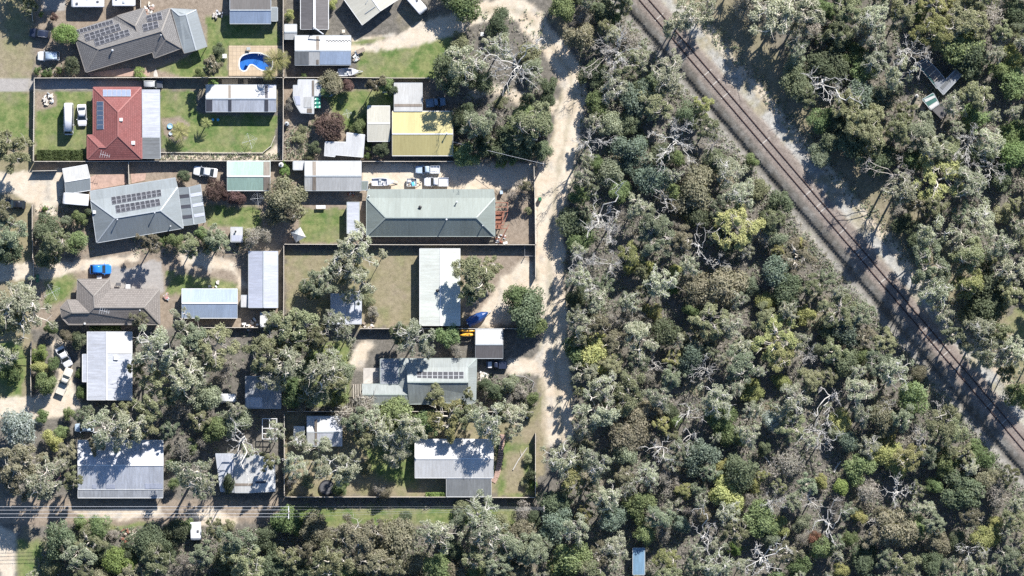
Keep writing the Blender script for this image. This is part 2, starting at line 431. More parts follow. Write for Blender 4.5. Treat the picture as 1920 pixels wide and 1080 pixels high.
# name, kind, polygon, edge softness (units), edge noise (units)
ZONES = [
 ('dry_paddock', DRY, rect(-100, -100, 66, 330), 10, 22),
 ('dry_paddock', DRY, rect(-100, 360, 62, 760), 10, 20),
 ('dirt_yard', DRT, rect(66, -100, 430, 150), 4, 6),
 ('dirt_yard', DRT, rect(66, 303, 532, 480), 4, 8),
 ('dirt_yard', DRT, rect(62, 480, 532, 620), 4, 10),
 ('dirt_yard', DRT, rect(532, 148, 900, 460), 4, 8),
 ('litter_and_shade', LIT, rect(800, 40, 1050, 305), 8, 20),
 ('litter_and_shade', LIT, rect(532, 616, 1010, 772), 6, 14),  # litter colour stands in for deep tree shade on the ground
 ('litter_and_shade', LIT, rect(62, 620, 532, 935), 6, 14),  # bare earth darkened with litter tones to paint the shade under the gums
 ('dry_paddock', DRY, rect(535, 470, 1004, 614), 6, 16),
 ('dry_paddock', DRY, rect(535, 775, 1004, 930), 6, 14),
 ('dirt_yard', DRT, [(868, 470), (1003, 470), (1003, 613), (866, 613)], 6, 16),
 ('lawn', GRN, [(385, 32), (440, 28), (520, 40), (524, 86), (428, 86), (428, 145), (340, 145), (292, 128), (345, 108), (390, 80)], 3, 6),
 ('lawn', GRN, rect(68, 172, 174, 300), 2, 6),
 ('lawn', GRN, [(-60, 172), (54, 172), (54, 262), (30, 262), (-60, 250)], 4, 12),
 ('lawn', GRN, [(300, 172), (368, 172), (366, 212), (520, 218), (510, 275), (498, 286), (320, 286), (303, 278)], 2, 6),
 ('lawn', GRN, [(384, 388), (492, 392), (492, 428), (388, 424)], 4, 10),
 ('lawn', GRN, [(606, 178), (690, 168), (742, 160), (740, 205), (690, 205), (690, 245), (648, 245), (628, 215)], 3, 8),
 ('lawn', GRN, [(676, 92), (745, 82), (800, 72), (850, 60), (846, 100), (815, 146), (668, 146), (672, 110)], 4, 10),
 ('lawn', GRN, [(660, 76), (735, 62), (712, 80), (662, 88)], 2, 5),
 ('lawn', GRN, rect(562, 392, 648, 456), 2, 5),
 ('lawn', GRN, [(20, 640), (46, 640), (44, 745), (-60, 745), (-60, 640)], 4, 10),
 ('lawn', GRN, [(84, 512), (146, 515), (132, 560), (80, 575)], 6, 14),
 ('lawn', GRN, [(310, 505), (360, 520), (452, 528), (446, 548), (314, 548)], 5, 14),
 ('lawn', GRN, [(575, 640), (650, 640), (660, 760), (560, 766)], 6, 16),
 ('lawn', GRN, [(660, 820), (780, 830), (780, 928), (700, 905), (690, 860)], 6, 14),
 ('lawn', GRN, rect(560, 952, 965, 984), 4, 10),
 ('lawn', GRN, [(205, 972), (300, 970), (298, 988), (202, 992)], 3, 8),
 ('lawn', GRN, [(28, 1010), (84, 1012), (90, 1100), (30, 1100)], 6, 14),
 ('lawn', GRN, rect(1795, -30, 1872, 9), 1, 2),
 ('lawn', GRN, [(1882, 590), (1990, 560), (1990, 720), (1895, 702)], 6, 16),
 ('lawn', GRN, [(935, 830), (1001, 826), (1001, 930), (925, 930)], 5, 14),
 ('dry_paddock', DRY, [(1006, 700), (1030, 720), (1018, 890), (1006, 890)], 6, 14),
 ('dry_paddock', DRY, [(540, 880), (600, 860), (720, 900), (790, 926), (540, 930)], 6, 14),
 ('dry_paddock', DRY, [(950, 850), (990, 840), (985, 925), (945, 925)], 5, 10),
 ('driveway', CON, rect(-100, 147, 54, 171), 1.2, 1.5),
 ('driveway', CON, [(54, 147), (60, 149), (282, 150), (282, 168), (60, 169), (54, 171)], 1.5, 2),
 ('driveway', CON, rect(80, -60, 121, 20), 1, 1),
 ('driveway', CON, strip([(-40, 1030), (14, 1040), (14, 1110)], [20, 26, 26]), 2, 3),
 ('driveway', CON, [(205, 496), (240, 505), (285, 488), (304, 492), (308, 548), (295, 552), (205, 552)], 2, 4),
 ('dirt_track', SND, [(-100, 322), (60, 322), (112, 318), (122, 335), (120, 372), (98, 398), (64, 384), (20, 362), (-100, 362)], 3, 7),
 ('dirt_track', SND, strip([(-60, 520), (20, 508), (70, 512), (130, 500), (200, 492), (262, 482)], [30, 30, 30, 22, 18, 14]), 3, 8),
 ('dirt_track', SND, strip([(340, 490), (390, 490), (440, 500), (455, 540)], [20, 26, 24, 14]), 5, 14),
 ('dirt_track', SND, [(-80, 748), (60, 742), (100, 735), (108, 700), (100, 660), (96, 640), (118, 640), (135, 690), (142, 745), (150, 762), (128, 778), (84, 784), (82, 800), (20, 782), (-80, 800)], 3, 7),
 ('dirt_road', DRT, [(-80, 935), (540, 935), (560, 975), (300, 982), (-80, 985)], 4, 10),
 ('dirt_track', SND, [(140, 958), (300, 952), (306, 968), (230, 974), (150, 970)], 4, 10),
 ('dirt_track', SND, [(350, 960), (400, 950), (446, 972), (440, 986), (380, 984)], 4, 8),
 ('dirt_track', SND, [(-40, 960), (30, 1000), (30, 1110), (20, 1110), (-40, 1000)], 5, 10),
 ('gravel_road', SND, strip(ROAD, [28, 36, 42, 44, 44, 44, 46, 50, 52, 54, 56, 54, 54, 52, 54, 60, 64, 66]), 3, 9),
 ('dirt_track', SND, strip([(875, 42), (830, 52), (790, 62), (745, 78), (700, 88), (655, 92)], [34, 40, 40, 26, 14, 10]), 4, 9),
 ('dirt_track', SND, strip([(740, 66), (700, 70), (660, 76)], [8, 6, 5]), 3, 5),
 ('dirt_track', SND, [(955, 676), (1000, 672), (1030, 640), (1040, 700), (1005, 706), (950, 700)], 4, 8),
 ('driveway', SND, [(680, 306), (1002, 305), (1004, 352), (928, 362), (926, 356), (680, 357)], 3, 6),
 ('dirt_yard', SND, [(1004, 300), (1025, 300), (1026, 470), (1005, 470)], 3, 6),
 ('dirt_yard', DRT, rect(928, 356, 1003, 458), 3, 6),
 ('dirt_track', SND, [(985, 485), (1004, 500), (1002, 560), (960, 600), (925, 615), (880, 615), (915, 560), (940, 520)], 6, 16),
 ('dirt_track', SND, strip([(880, 170), (920, 165), (960, 175), (1000, 195), (1040, 200)], [16, 22, 28, 24, 20]), 6, 16),
 ('dirt_track', SND, strip([(668, 690), (680, 655), (700, 640)], [30, 22, 14]), 5, 10),
 ('dirt_track', SND, [(1722, 190), (1742, 205), (1756, 235), (1740, 245), (1722, 225)], 4, 8),
 ('dirt_track', SND, [(1868, 75), (1900, 68), (1896, 85), (1862, 110)], 4, 8),
 ('garden_bed', DRT, [(72, 22), (121, 20), (121, 46), (68, 46)], 2, 4),
 ('garden_bed', DRT, [(66, 120), (120, 112), (140, 128), (140, 143), (66, 144)], 3, 6),
 ('garden_bed', DRT, [(66, 172), (98, 172), (108, 185), (104, 198), (68, 208)], 2, 5),
 ('garden_bed', SND, [(64, 388), (92, 384), (108, 398), (100, 408), (66, 406)], 3, 6),
 ('garden_bed', DRT, [(302, 222), (338, 218), (356, 232), (352, 258), (332, 268), (308, 252)], 2, 4),
 ('garden_bed', SND, [(304, 287), (500, 287), (520, 270), (528, 300), (304, 300)], 2, 5),
 ('garden_bed', DRT, [(535, 235), (580, 225), (585, 300), (535, 300)], 3, 8),
]
cell = 0.45
gx0, gx1, gy0, gy1 = -80, 2000, -80, 1160
nx = int((gx1 - gx0) * S / cell) + 1; ny = int((gy1 - gy0) * S / cell) + 1
PX, PY = np.meshgrid(np.linspace(gx0, gx1, nx), np.linspace(gy0, gy1, ny))
px, py = PX.ravel(), PY.ravel()
RAILX, RAILK = 1207.9, 0.853
RN = math.hypot(1, RAILK)
def rail_d(px, py): return ((px - RAILX) - RAILK * py) / RN * S
rd = rail_d(px, py)
Wt = np.zeros((8, px.size)); Wt[LIT] = 1.0
owner = np.full(px.size, -1)
nA = fbm(px, py, 3, 1 / 26.0); nB = fbm(px, py, 9, 1 / 7.0)
def smooth(a, b, x):
    t = np.clip((x - a) / (b - a), 0, 1); return t * t * (3 - 2 * t)
def lay(kind, a, idx=None):
    global owner
    Wt[:] *= (1 - a); Wt[kind] += a
    if idx is not None: owner = np.where(a > 0.5, idx, owner)
SDZ = []
for i, (nm, kd, poly, soft, amp) in enumerate(ZONES):
    xs = [p[0] for p in poly]; ys = [p[1] for p in poly]; pad = soft + amp + 4
    sel = np.where((px > min(xs) - pad) & (px < max(xs) + pad) & (py > min(ys) - pad) & (py < max(ys) + pad))[0]
    sd = sdist(px[sel], py[sel], poly) + nA[sel] * amp * 1.6 + nB[sel] * amp * 0.9
    a = np.zeros(px.size); a[sel] = 1 - smooth(-soft, soft, sd)
    if kd == GRN: lay(DRY, a * .9); a *= np.clip(1.0 + 1.9 * fbm(px, py, 40 + i, 1 / 26.0), 0.0, 1.0)
    lay(kd, a, i)
# green and dry patches in the verges and woods
pt = smooth(0.10, 0.26, fbm(px, py, 61, 1 / 55.0)) * 0.6
lay(DRY, np.where(owner < 0, pt, pt * 0.0))
pg = smooth(0.05, 0.25, fbm(px, py, 71, 1 / 30.0)) * 0.35
isdry = np.isin(owner, [i for i, z in enumerate(ZONES) if z[0] == 'dry_paddock'])
lay(GRN, np.where(isdry, pg, 0.0))
lay(DRT, np.where(isdry, smooth(0.12, 0.3, fbm(px, py, 75, 1 / 18.0)) * 0.5, 0.0))
isroad = np.isin(owner, [i for i, z in enumerate(ZONES) if z[0] in ('gravel_road', 'dirt_track')])
lay(GRV, np.where(isroad, smooth(0.02, 0.3, fbm(px, py, 78, 1 / 22.0)) * 0.55, 0.0))
# wheel ruts along the gravel road
cd = np.full(px.size, 1e9)
for (x0, y0), (x1, y1) in zip(ROAD[:-1], ROAD[1:]):
    ex, ey = x1 - x0, y1 - y0; t_ = np.clip(((px - x0) * ex + (py - y0) * ey) / (ex * ex + ey * ey), 0, 1)
    cd = np.minimum(cd, np.hypot(px - x0 - t_ * ex, py - y0 - t_ * ey))
isgr = np.isin(owner, [i for i, z in enumerate(ZONES) if z[0] == 'gravel_road'])
lay(DRY, np.where(isgr, np.clip(np.exp(-((cd - 1 + nA * 14) / 4.0) ** 2) * .45 + smooth(20, 28, cd + nA * 20) * .6, 0, 1), 0.0))
lay(SND, np.where(isgr, np.exp(-((cd - 9 + nA * 12) / 2.6) ** 2) * .8, 0.0))
# railway corridor
wob = nA * 0.9 + nB * 0.6
NZ = len(ZONES)
lay(DRY, smooth(5.0, 6.2, rd + wob) * (1 - smooth(13, 17, rd + wob * 3)) * 0.75, NZ + 1)
lay(SND, smooth(4.5, 5.2, rd + wob) * (1 - smooth(6.2, 7.4, rd + wob * 1.6)) * 0.85, NZ + 2)
lay(GRV, smooth(-7.2, -5.6, rd + wob * 1.6) * (1 - smooth(-4.0, -3.6, rd)) * 0.45, NZ + 3)
lay(GRV, smooth(-4.2, -3.4, rd + wob * .5) * (1 - smooth(4.3, 5.2, rd + wob)), NZ)
lay(BAL, smooth(-2.5, -1.9, rd + wob * .4) * (1 - smooth(2.2, 3.0, rd + wob * .5)), NZ)
lay(LIT, smooth(-5.5, -4.0, rd) * (1 - smooth(-2.1, -1.7, rd)) * np.clip(.8 + nB * 1.2 + nA, 0, 1))
lay(DRY, smooth(1.9, 2.6, rd) * (1 - smooth(5, 6, rd)) * np.clip(.22 + nA * 2.2 + nB, 0, .8))
RAILNAMES = ['ballast_bed', 'dry_verge', 'access_track', 'gravel_verge']
prof_d = [-9, -6.2, -4.6, -4.1, -3.4, -2.9, -1.9, 1.9, 3.2, 5.0, 9]
prof_z = [0, 0.0, -0.45, -0.45, 0.25, 0.42, 0.62, 0.62, 0.30, 0.10, 0]
GZ = np.interp(rd, prof_d, prof_z) + 0.05 * fbm(px, py, 90, 1 / 6.0)
POOLP = [(400 + a * .1481, b * .1481) for a, b in [(335, 800), (340, 760), (362, 722), (405, 696), (470, 678), (560, 676), (640, 694), (705, 730), (740, 780), (744, 830), (728, 868), (690, 886), (630, 886), (580, 866), (535, 832), (495, 812), (458, 818), (436, 850), (414, 884), (380, 894), (350, 876), (336, 842)]]
psd = sdist(px, py, POOLP)
GZ = np.where(psd < 6.0, -1.2, GZ)
edge = (PX == gx0) | (PX == gx1) | (PY == gy0) | (PY == gy1)
GZ = np.where(edge.ravel(), 0.0, GZ)
wx = (px - 960) * S; wy = (540 - py) * S

def ground_mat():
    m, nt, b = new_mat('ground_surface')
    g = N(nt, 'ShaderNodeNewGeometry'); pos = g.outputs['Position']
    za = N(nt, 'ShaderNodeAttribute', attribute_name='zone_a'); zb = N(nt, 'ShaderNodeAttribute', attribute_name='zone_b')
    sa = N(nt, 'ShaderNodeSeparateColor'); nt.links.new(za.outputs['Color'], sa.inputs[0])
    sb = N(nt, 'ShaderNodeSeparateColor'); nt.links.new(zb.outputs['Color'], sb.inputs[0])
    big = noise(nt, pos, 0.22, 6, 0.65); mid = noise(nt, pos, 1.1, 5, 0.7); fin = noise(nt, pos, 5.0, 4, 0.8); pat = noise(nt, pos, 0.38, 7, 0.75)
    mx = N(nt, 'ShaderNodeMath', operation='MULTIPLY_ADD', i_1=0.5); nt.links.new(fin, mx.inputs[0])
    m2 = N(nt, 'ShaderNodeMath', operation='MULTIPLY', i_1=0.5); nt.links.new(mid, m2.inputs[0]); nt.links.new(m2.outputs[0], mx.inputs[2])
    f = mx.outputs[0]
    lit = ramp(nt, f, [(0.30, (0.040, 0.038, 0.034)), (0.48, (0.105, 0.097, 0.083)), (0.62, (0.175, 0.158, 0.138)), (0.75, (0.25, 0.228, 0.205))])
    grn = mixc(nt, ramp(nt, pat, [(0.38, 0.0), (0.60, 1.0)]), ramp(nt, f, [(0.3, (0.038, 0.066, 0.020)), (0.65, (0.090, 0.145, 0.042))]), ramp(nt, f, [(0.3, (0.085, 0.098, 0.038)), (0.65, (0.215, 0.225, 0.098))]))
    dry = mixc(nt, ramp(nt, big, [(0.35, 0.0), (0.65, 1.0)]), ramp(nt, f, [(0.3, (0.11, 0.092, 0.06)), (0.65, (0.28, 0.238, 0.165))]), ramp(nt, f, [(0.3, (0.088, 0.083, 0.046)), (0.65, (0.23, 0.205, 0.122))]))
    snd = mixc(nt, ramp(nt, big, [(0.35, 0.0), (0.65, 1.0)]), ramp(nt, f, [(0.3, (0.31, 0.245, 0.18)), (0.7, (0.49, 0.41, 0.315))]), ramp(nt, f, [(0.3, (0.35, 0.31, 0.25)), (0.7, (0.53, 0.48, 0.395))]))
    grv = ramp(nt, f, [(0.32, (0.11, 0.108, 0.10)), (0.5, (0.25, 0.243, 0.225)), (0.68, (0.40, 0.388, 0.36))])
    drt = ramp(nt, f, [(0.3, (0.095, 0.075, 0.056)), (0.5, (0.20, 0.163, 0.127)), (0.7, (0.30, 0.25, 0.20))])
    con = ramp(nt, mid, [(0.3, (0.22, 0.205, 0.19)), (0.7, (0.30, 0.28, 0.26))])
    bal = ramp(nt, f, [(0.32, (0.085, 0.070, 0.059)), (0.5, (0.172, 0.145, 0.126)), (0.7, (0.275, 0.24, 0.21))])
    acc = None
    for c, w in ((lit, None), (grn, sa.outputs[0]), (dry, sa.outputs[1]), (snd, sa.outputs[2]), (grv, sb.outputs[0]), (drt, sb.outputs[1]), (con, sb.outputs[2]), (bal, zb.outputs['Alpha'])):
        if w is None: acc = c; wsum = za.outputs['Alpha']; acc = mixc(nt, 1.0, c, (1, 1, 1), 'MULTIPLY'); 
        if w is None:
            v = N(nt, 'ShaderNodeVectorMath', operation='SCALE'); nt.links.new(c, v.inputs[0]); nt.links.new(za.outputs['Alpha'], v.inputs['Scale']); acc = v.outputs[0]
        else:
            v = N(nt, 'ShaderNodeVectorMath', operation='SCALE'); nt.links.new(c, v.inputs[0]); nt.links.new(w, v.inputs['Scale'])
            a = N(nt, 'ShaderNodeVectorMath', operation='ADD'); nt.links.new(acc, a.inputs[0]); nt.links.new(v.outputs[0], a.inputs[1]); acc = a.outputs[0]
    nt.links.new(acc, b.inputs['Base Color'])
    b.inputs['Roughness'].default_value = 0.95; b.inputs['Specular IOR Level'].default_value = 0.1
    bp = N(nt, 'ShaderNodeBump'); bp.inputs['Strength'].default_value = 0.7; bp.inputs['Distance'].default_value = 0.12
    nt.links.new(f, bp.inputs['Height']); nt.links.new(bp.outputs[0], b.inputs['Normal'])
    return m
M['ground'] = ground_mat()
Wt /= Wt.sum(0)
za = np.stack([Wt[GRN], Wt[DRY], Wt[SND], Wt[LIT]], 1); zb = np.stack([Wt[GRV], Wt[DRT], Wt[CON], Wt[BAL]], 1)
idx = np.arange(nx * ny).reshape(ny, nx)
quads = np.stack([idx[1:, :-1], idx[1:, 1:], idx[:-1, 1:], idx[:-1, :-1]], -1).reshape(-1, 4)
fown = owner[quads[:, 0]]
def sheet_from(name, q, extra=None):
    u, inv = np.unique(q, return_inverse=True); inv = inv.reshape(-1, 4)
    co = np.stack([wx[u], wy[u], GZ[u]], 1); a_, b_ = za[u], zb[u]
    if extra is not None:
        k = len(co); co = np.vstack([co, extra[0]]); inv = np.vstack([inv, extra[1] + k])
        e = len(extra[0]); a_ = np.vstack([a_, np.tile([0.05, .25, 0, .7], (e, 1))]); b_ = np.vstack([b_, np.zeros((e, 4))])
    me = bpy.data.meshes.new(name)
    me.vertices.add(len(co)); me.vertices.foreach_set('co', co.ravel())
    me.loops.add(inv.size); me.loops.foreach_set('vertex_index', inv.ravel().astype(np.int32))
    me.polygons.add(len(inv)); me.polygons.foreach_set('loop_start', np.arange(0, inv.size, 4, dtype=np.int32))
    me.update(calc_edges=True); me.validate()
    for nm, arr in (('zone_a', a_), ('zone_b', b_)):
        at = me.attributes.new(nm, 'FLOAT_COLOR', 'POINT'); at.data.foreach_set('color', arr.astype(np.float32).ravel())
    me.materials.append(M['ground'])
    o = obj(name, me); return tag(o, kind='structure')
bx0, bx1 = (gx0 - 960) * S, (gx1 - 960) * S; by1, by0 = (540 - gy0) * S, (540 - gy1) * S
FAR = 2500.0
ring_v = np.array([(-FAR, -FAR, 0), (FAR, -FAR, 0), (FAR, FAR, 0), (-FAR, FAR, 0), (bx0, by0, 0), (bx1, by0, 0), (bx1, by1, 0), (bx0, by1, 0)], float)
ring_q = np.array([(0, 1, 5, 4), (1, 2, 6, 5), (2, 3, 7, 6), (3, 0, 4, 7)])
sheet_from('ground', quads[fown < 0], (ring_v, ring_q))
for i, z in enumerate(ZONES):
    q = quads[fown == i]
    if len(q): sheet_from(z[0], q)
for j, nm in enumerate(RAILNAMES):
    q = quads[fown == NZ + j]
    if len(q): sheet_from(nm, q)
def ground_z(x, y):
    return float(np.interp(rail_d(x, y), prof_d, prof_z))

# pale slabs and paving laid on the ground, each a real slab
def slab(name, poly, z0, z1, mat, label=None, cat=None, kind='structure'):
    v = [P(a, b, 0) for a, b in poly]
    n = len(v); ar = sum(v[i].x * v[(i + 1) % n].y - v[(i + 1) % n].x * v[i].y for i in range(n))
    if ar < 0: v = v[::-1]
    vs = [(p.x, p.y, z0) for p in v] + [(p.x, p.y, z1) for p in v]
    fs = [tuple(range(n, 2 * n))] + [(i, (i + 1) % n, n + (i + 1) % n, n + i) for i in range(n)]
    o = obj(name, mesh(name, vs, fs, mat)); return tag(o, label, cat, kind=kind)
slab('paved_terrace', [(168, 333), (178, 328), (234, 327), (238, 345), (170, 357)], -0.05, 0.07, M['paver'])
slab('paved_terrace', [(245, 326), (274, 325), (272, 338), (247, 344)], -0.05, 0.07, M['paver'])
slab('paved_terrace', [(165, 137), (240, 127), (282, 133), (280, 143), (166, 143)], -0.05, 0.07, M['paver'])
slab('concrete_path', [(288, 137), (292, 128), (296, 140), (296, 144), (288, 144)], -0.05, 0.08, M['concrete'])
slab('concrete_path', [(1003, 372), (1006, 372), (1006, 458), (1003, 458)], -0.05, 0.06, M['timber_pale'])
slab('timber_deck', [(673, 378), (688, 378), (688, 436), (673, 436)], -0.05, 0.35, M['timber'])
slab('timber_sheeting', [(416, 147.5), (446, 147.5), (446, 158), (416, 158)], -0.05, 0.4, M['deck_tan'])
slab('timber_sheeting', [(457, 147.5), (465, 147.5), (465, 158), (457, 158)], -0.05, 0.4, M['deck_tan'])
slab('paved_court', [(681, 690), (714, 690), (713, 720), (681, 720)], -0.05, 0.06, M['concrete'])
# ------------------------------------------------------------------ buildings
Z3 = Vector((0, 0, 1))
def zc(ox, oy, k):            # plan units from a detail sheet
    return lambda x, y: (ox + x * k, oy + y * k)
UNITBOX = MB().box((0, 0, 0), (1, 1, 1)).v, MB().box((0, 0, 0), (1, 1, 1)).f

class House:
    def __init__(s, name, label, cat, V, F, mat, wall, trim, cx=None, group=None, thick=0.10, house=True, caps=True, inset=0.45, capmat=None, walls=True, door=True):
        xs = [v[0] for v in V]; ys = [v[1] for v in V]
        g = P((min(xs) + max(xs)) / 2, (min(ys) + max(ys)) / 2, 0)
        s.o = g; s.root = empty(name, g, 0, label, cat, group)
        s.W = []; s.Fc = []; s.roof = None; s.trim = trim; s.wallm = wall
        s.add_roof(V, F, mat, 'roof', thick, caps, inset, capmat, walls, house, door)
    def add_roof(s, V, F, mat, name='roof', thick=0.10, caps=True, inset=0.45, capmat=None, walls=True, house=True, door=False, trim=None):
        W = [P(*v) - s.o for v in V]
        faces = []
        for f in F:
            n = Vector((0, 0, 0))
            for i in range(len(f)):
                a, b = W[f[i]], W[f[(i + 1) % len(f)]]; n += a.cross(b)
            faces.append(tuple(f) if n.z > 0 else tuple(reversed(f)))
        nrm = []
        for f in faces:
            n = Vector((0, 0, 0))
            for i in range(len(f)): n += W[f[i]].cross(W[f[(i + 1) % len(f)]])
            nrm.append(n.normalized())
        n0 = len(W); allv = W + [w - Vector((0, 0, thick)) for w in W]
        allf = list(faces) + [tuple(n0 + i for i in reversed(f)) for f in faces]
        ed = {}
        for k, f in enumerate(faces):
            for i in range(len(f)): ed.setdefault(frozenset((f[i], f[(i + 1) % len(f)])), []).append((k, f[i], f[(i + 1) % len(f)]))
        bnd = [(e[0][1], e[0][2]) for e in ed.values() if len(e) == 1]
        for a, b in bnd: allf.append((a, n0 + a, n0 + b, b))
        me = mesh(name, allv, allf, mat)
        uvl = me.uv_layers.new(name='slope'); uv = np.zeros((len(me.loops), 2))
        for p in me.polygons:
            n = p.normal
            u = Z3.cross(n)
            u = Vector((1, 0, 0)) if u.length < 1e-3 else u.normalized()
            v = n.cross(u)
            for li in p.loop_indices:
                c = me.vertices[me.loops[li].vertex_index].co; uv[li] = (c.dot(u), c.dot(v))
        uvl.data.foreach_set('uv', uv.ravel())
        ro = obj(name, me, s.root)
        if s.roof is None: s.roof = ro
        s.last = ro; s.planes = getattr(s, 'planes', []) + [(W[f[0]], n, [W[i] for i in f], ro) for f, n in zip(faces, nrm)]
        cm = capmat or trim or s.trim
        if caps:
            for e in ed.values():
                if len(e) != 2: continue
                n1, n2 = nrm[e[0][0]], nrm[e[1][0]]
                if n1.dot(n2) > 0.997: continue
                c1 = sum((W[i] for i in faces[e[0][0]]), Vector()) / len(faces[e[0][0]])
                c2 = sum((W[i] for i in faces[e[1][0]]), Vector()) / len(faces[e[1][0]])
                if (c2 - c1).dot(n1) < 0:
                    up = (n1 + n2).normalized(); a, b = W[e[0][1]], W[e[0][2]]
                    MB().bar(a + up * .015, b + up * .015, 0.26, 0.07, up).build('ridge_cap', cm, ro)
        for a, b in bnd:
            A, B = W[a], W[b]; lv = abs(A.z - B.z) < 0.12; t = (B - A)
            if t.length < .3: continue
            out = t.cross(Z3).normalized()
            if lv: MB().bar(A + out * .06 - Z3 * .07, B + out * .06 - Z3 * .07, 0.13, 0.12).build('gutter', trim or s.trim, ro)
            else: MB().bar(A + out * .025 - Z3 * .07, B + out * .025 - Z3 * .07, 0.05, 0.18).build('barge_board', trim or s.trim, ro)
        if not walls: return
        nxt = {a: b for a, b in bnd}; start = bnd[0][0]; loop = [start]
        while nxt[loop[-1]] != start and len(loop) < 60: loop.append(nxt[loop[-1]])
        pts = [W[i] for i in loop]; m = len(pts); ins = []
        for i in range(m):
            p0, p1, p2 = pts[i - 1], pts[i], pts[(i + 1) % m]
            d1 = (p1 - p0).to_2d(); d2 = (p2 - p1).to_2d()
            if d1.length < 1e-6 or d2.length < 1e-6: ins.append(p1.copy()); continue
            d1.normalize(); d2.normalize(); q1 = Vector((-d1.y, d1.x)); q2 = Vector((-d2.y, d2.x))
            mi = q1 + q2
            if mi.length < 1e-3: mi = q1.copy()
            mi.normalize(); k = inset / max(0.45, mi.dot(q1))
            ins.append(Vector((p1.x + mi.x * k, p1.y + mi.y * k, p1.z - thick + 0.02)))
        vs = [(p.x, p.y, -0.05) for p in ins] + [tuple(p) for p in ins]
        fs = [(i, (i + 1) % m, m + (i + 1) % m, m + i) for i in range(m)]
        wo = obj('wall', mesh('wall', vs, fs, s.wallm), s.root)
        # windows and doors in the longer walls
        done = False
        for i in range(m):
            a, b = ins[i], ins[(i + 1) % m]; t = (b - a); t.z = 0; Ln = t.length
            if Ln < 2.6 or min(a.z, b.z) < 1.9: continue
            t.normalize(); out = t.cross(Z3); rz = math.atan2(t.y, t.x)
            if house:
                k = max(1, int(Ln / 3.6))
                for j in range(k):
                    c = a + t * (Ln * (j + .5) / k)
                    w_ = empty_mesh_box('window', (c.x + out.x * .02, c.y + out.y * .02, 1.35), (1.5, 0.10, 1.1), rz, M['trim_white'], wo)
                    empty_mesh_box('pane', (0, -0.5 * 1.0 - .06, 0), (0.9, 0.3, 0.88), 0, M['glass'], w_)
            if door and not done and Ln > 3:
                c = a + t * (Ln * .5 if not house else 1.2)
                wd, hh = (2.6, 2.1) if not house else (0.9, 2.0)
                d_ = empty_mesh_box('roller_door' if not house else 'door', (c.x + out.x * .03, c.y + out.y * .03, hh / 2), (min(wd, Ln * .7), 0.09, hh), rz, M['trim_grey'] if not house else M['timber_red'], wo)
                done = True
    def z_at(s, px, py, prefer=None):
        best = None
        h = 2.5
        for it in range(3):
            q = P(px, py, h) - s.o; best = None
            for (p0, n, poly, ro) in s.planes:
                ins = False; m = len(poly)
                for i in range(m):
                    a, b = poly[i], poly[(i + 1) % m]
                    if (a.y > q.y) != (b.y > q.y) and q.x < (b.x - a.x) * (q.y - a.y) / (b.y - a.y) + a.x: ins = not ins
                if ins:
                    z = p0.z - ((q.x - p0.x) * n.x + (q.y - p0.y) * n.y) / n.z
                    if best is None or z > best[0]: best = (z, n, ro)
            if best is None: return None
            h = best[0]
        return Vector((q.x, q.y, h)), best[1], best[2]
    def on_plane(s, px, py, ref):
        """point on the (extended) plane that holds ref"""
        p, n, ro = ref
        h = p.z
        for it in range(3):
            q = P(px, py, h) - s.o
            h = p.z - ((q.x - p.x) * n.x + (q.y - p.y) * n.y) / n.z
        return Vector((q.x, q.y, h))
    def sheet(s, quad, mat, name='roof_sheet', lift=0.025, th=0.03):
        cx = sum(q[0] for q in quad) / len(quad); cy = sum(q[1] for q in quad) / len(quad)
        r = s.z_at(cx, cy)
        if r is None: return
        up = r[1]
        b = [s.on_plane(x, y, r) + up * lift for x, y in quad]; t = [v + up * th for v in b]
        n = len(b)
        ar = sum(b[i].x * b[(i + 1) % n].y - b[(i + 1) % n].x * b[i].y for i in range(n))
        if ar < 0: b.reverse(); t.reverse()
        me = mesh(name, b + t, [tuple(range(n, 2 * n)), tuple(reversed(range(n)))] + [(i, (i + 1) % n, n + (i + 1) % n, n + i) for i in range(n)], mat)
        uvl = me.uv_layers.new(name='slope'); u = Z3.cross(up); u = Vector((1, 0, 0)) if u.length < 1e-3 else u.normalized(); v = up.cross(u)
        for li, l in enumerate(me.loops):
            c = me.vertices[l.vertex_index].co; uvl.data[li].uv = (c.dot(u), c.dot(v))
        return obj(name, me, r[2])
    def rsheet(s, x0, y0, x1, y1, mat): return s.sheet(rect(x0, y0, x1, y1), mat)
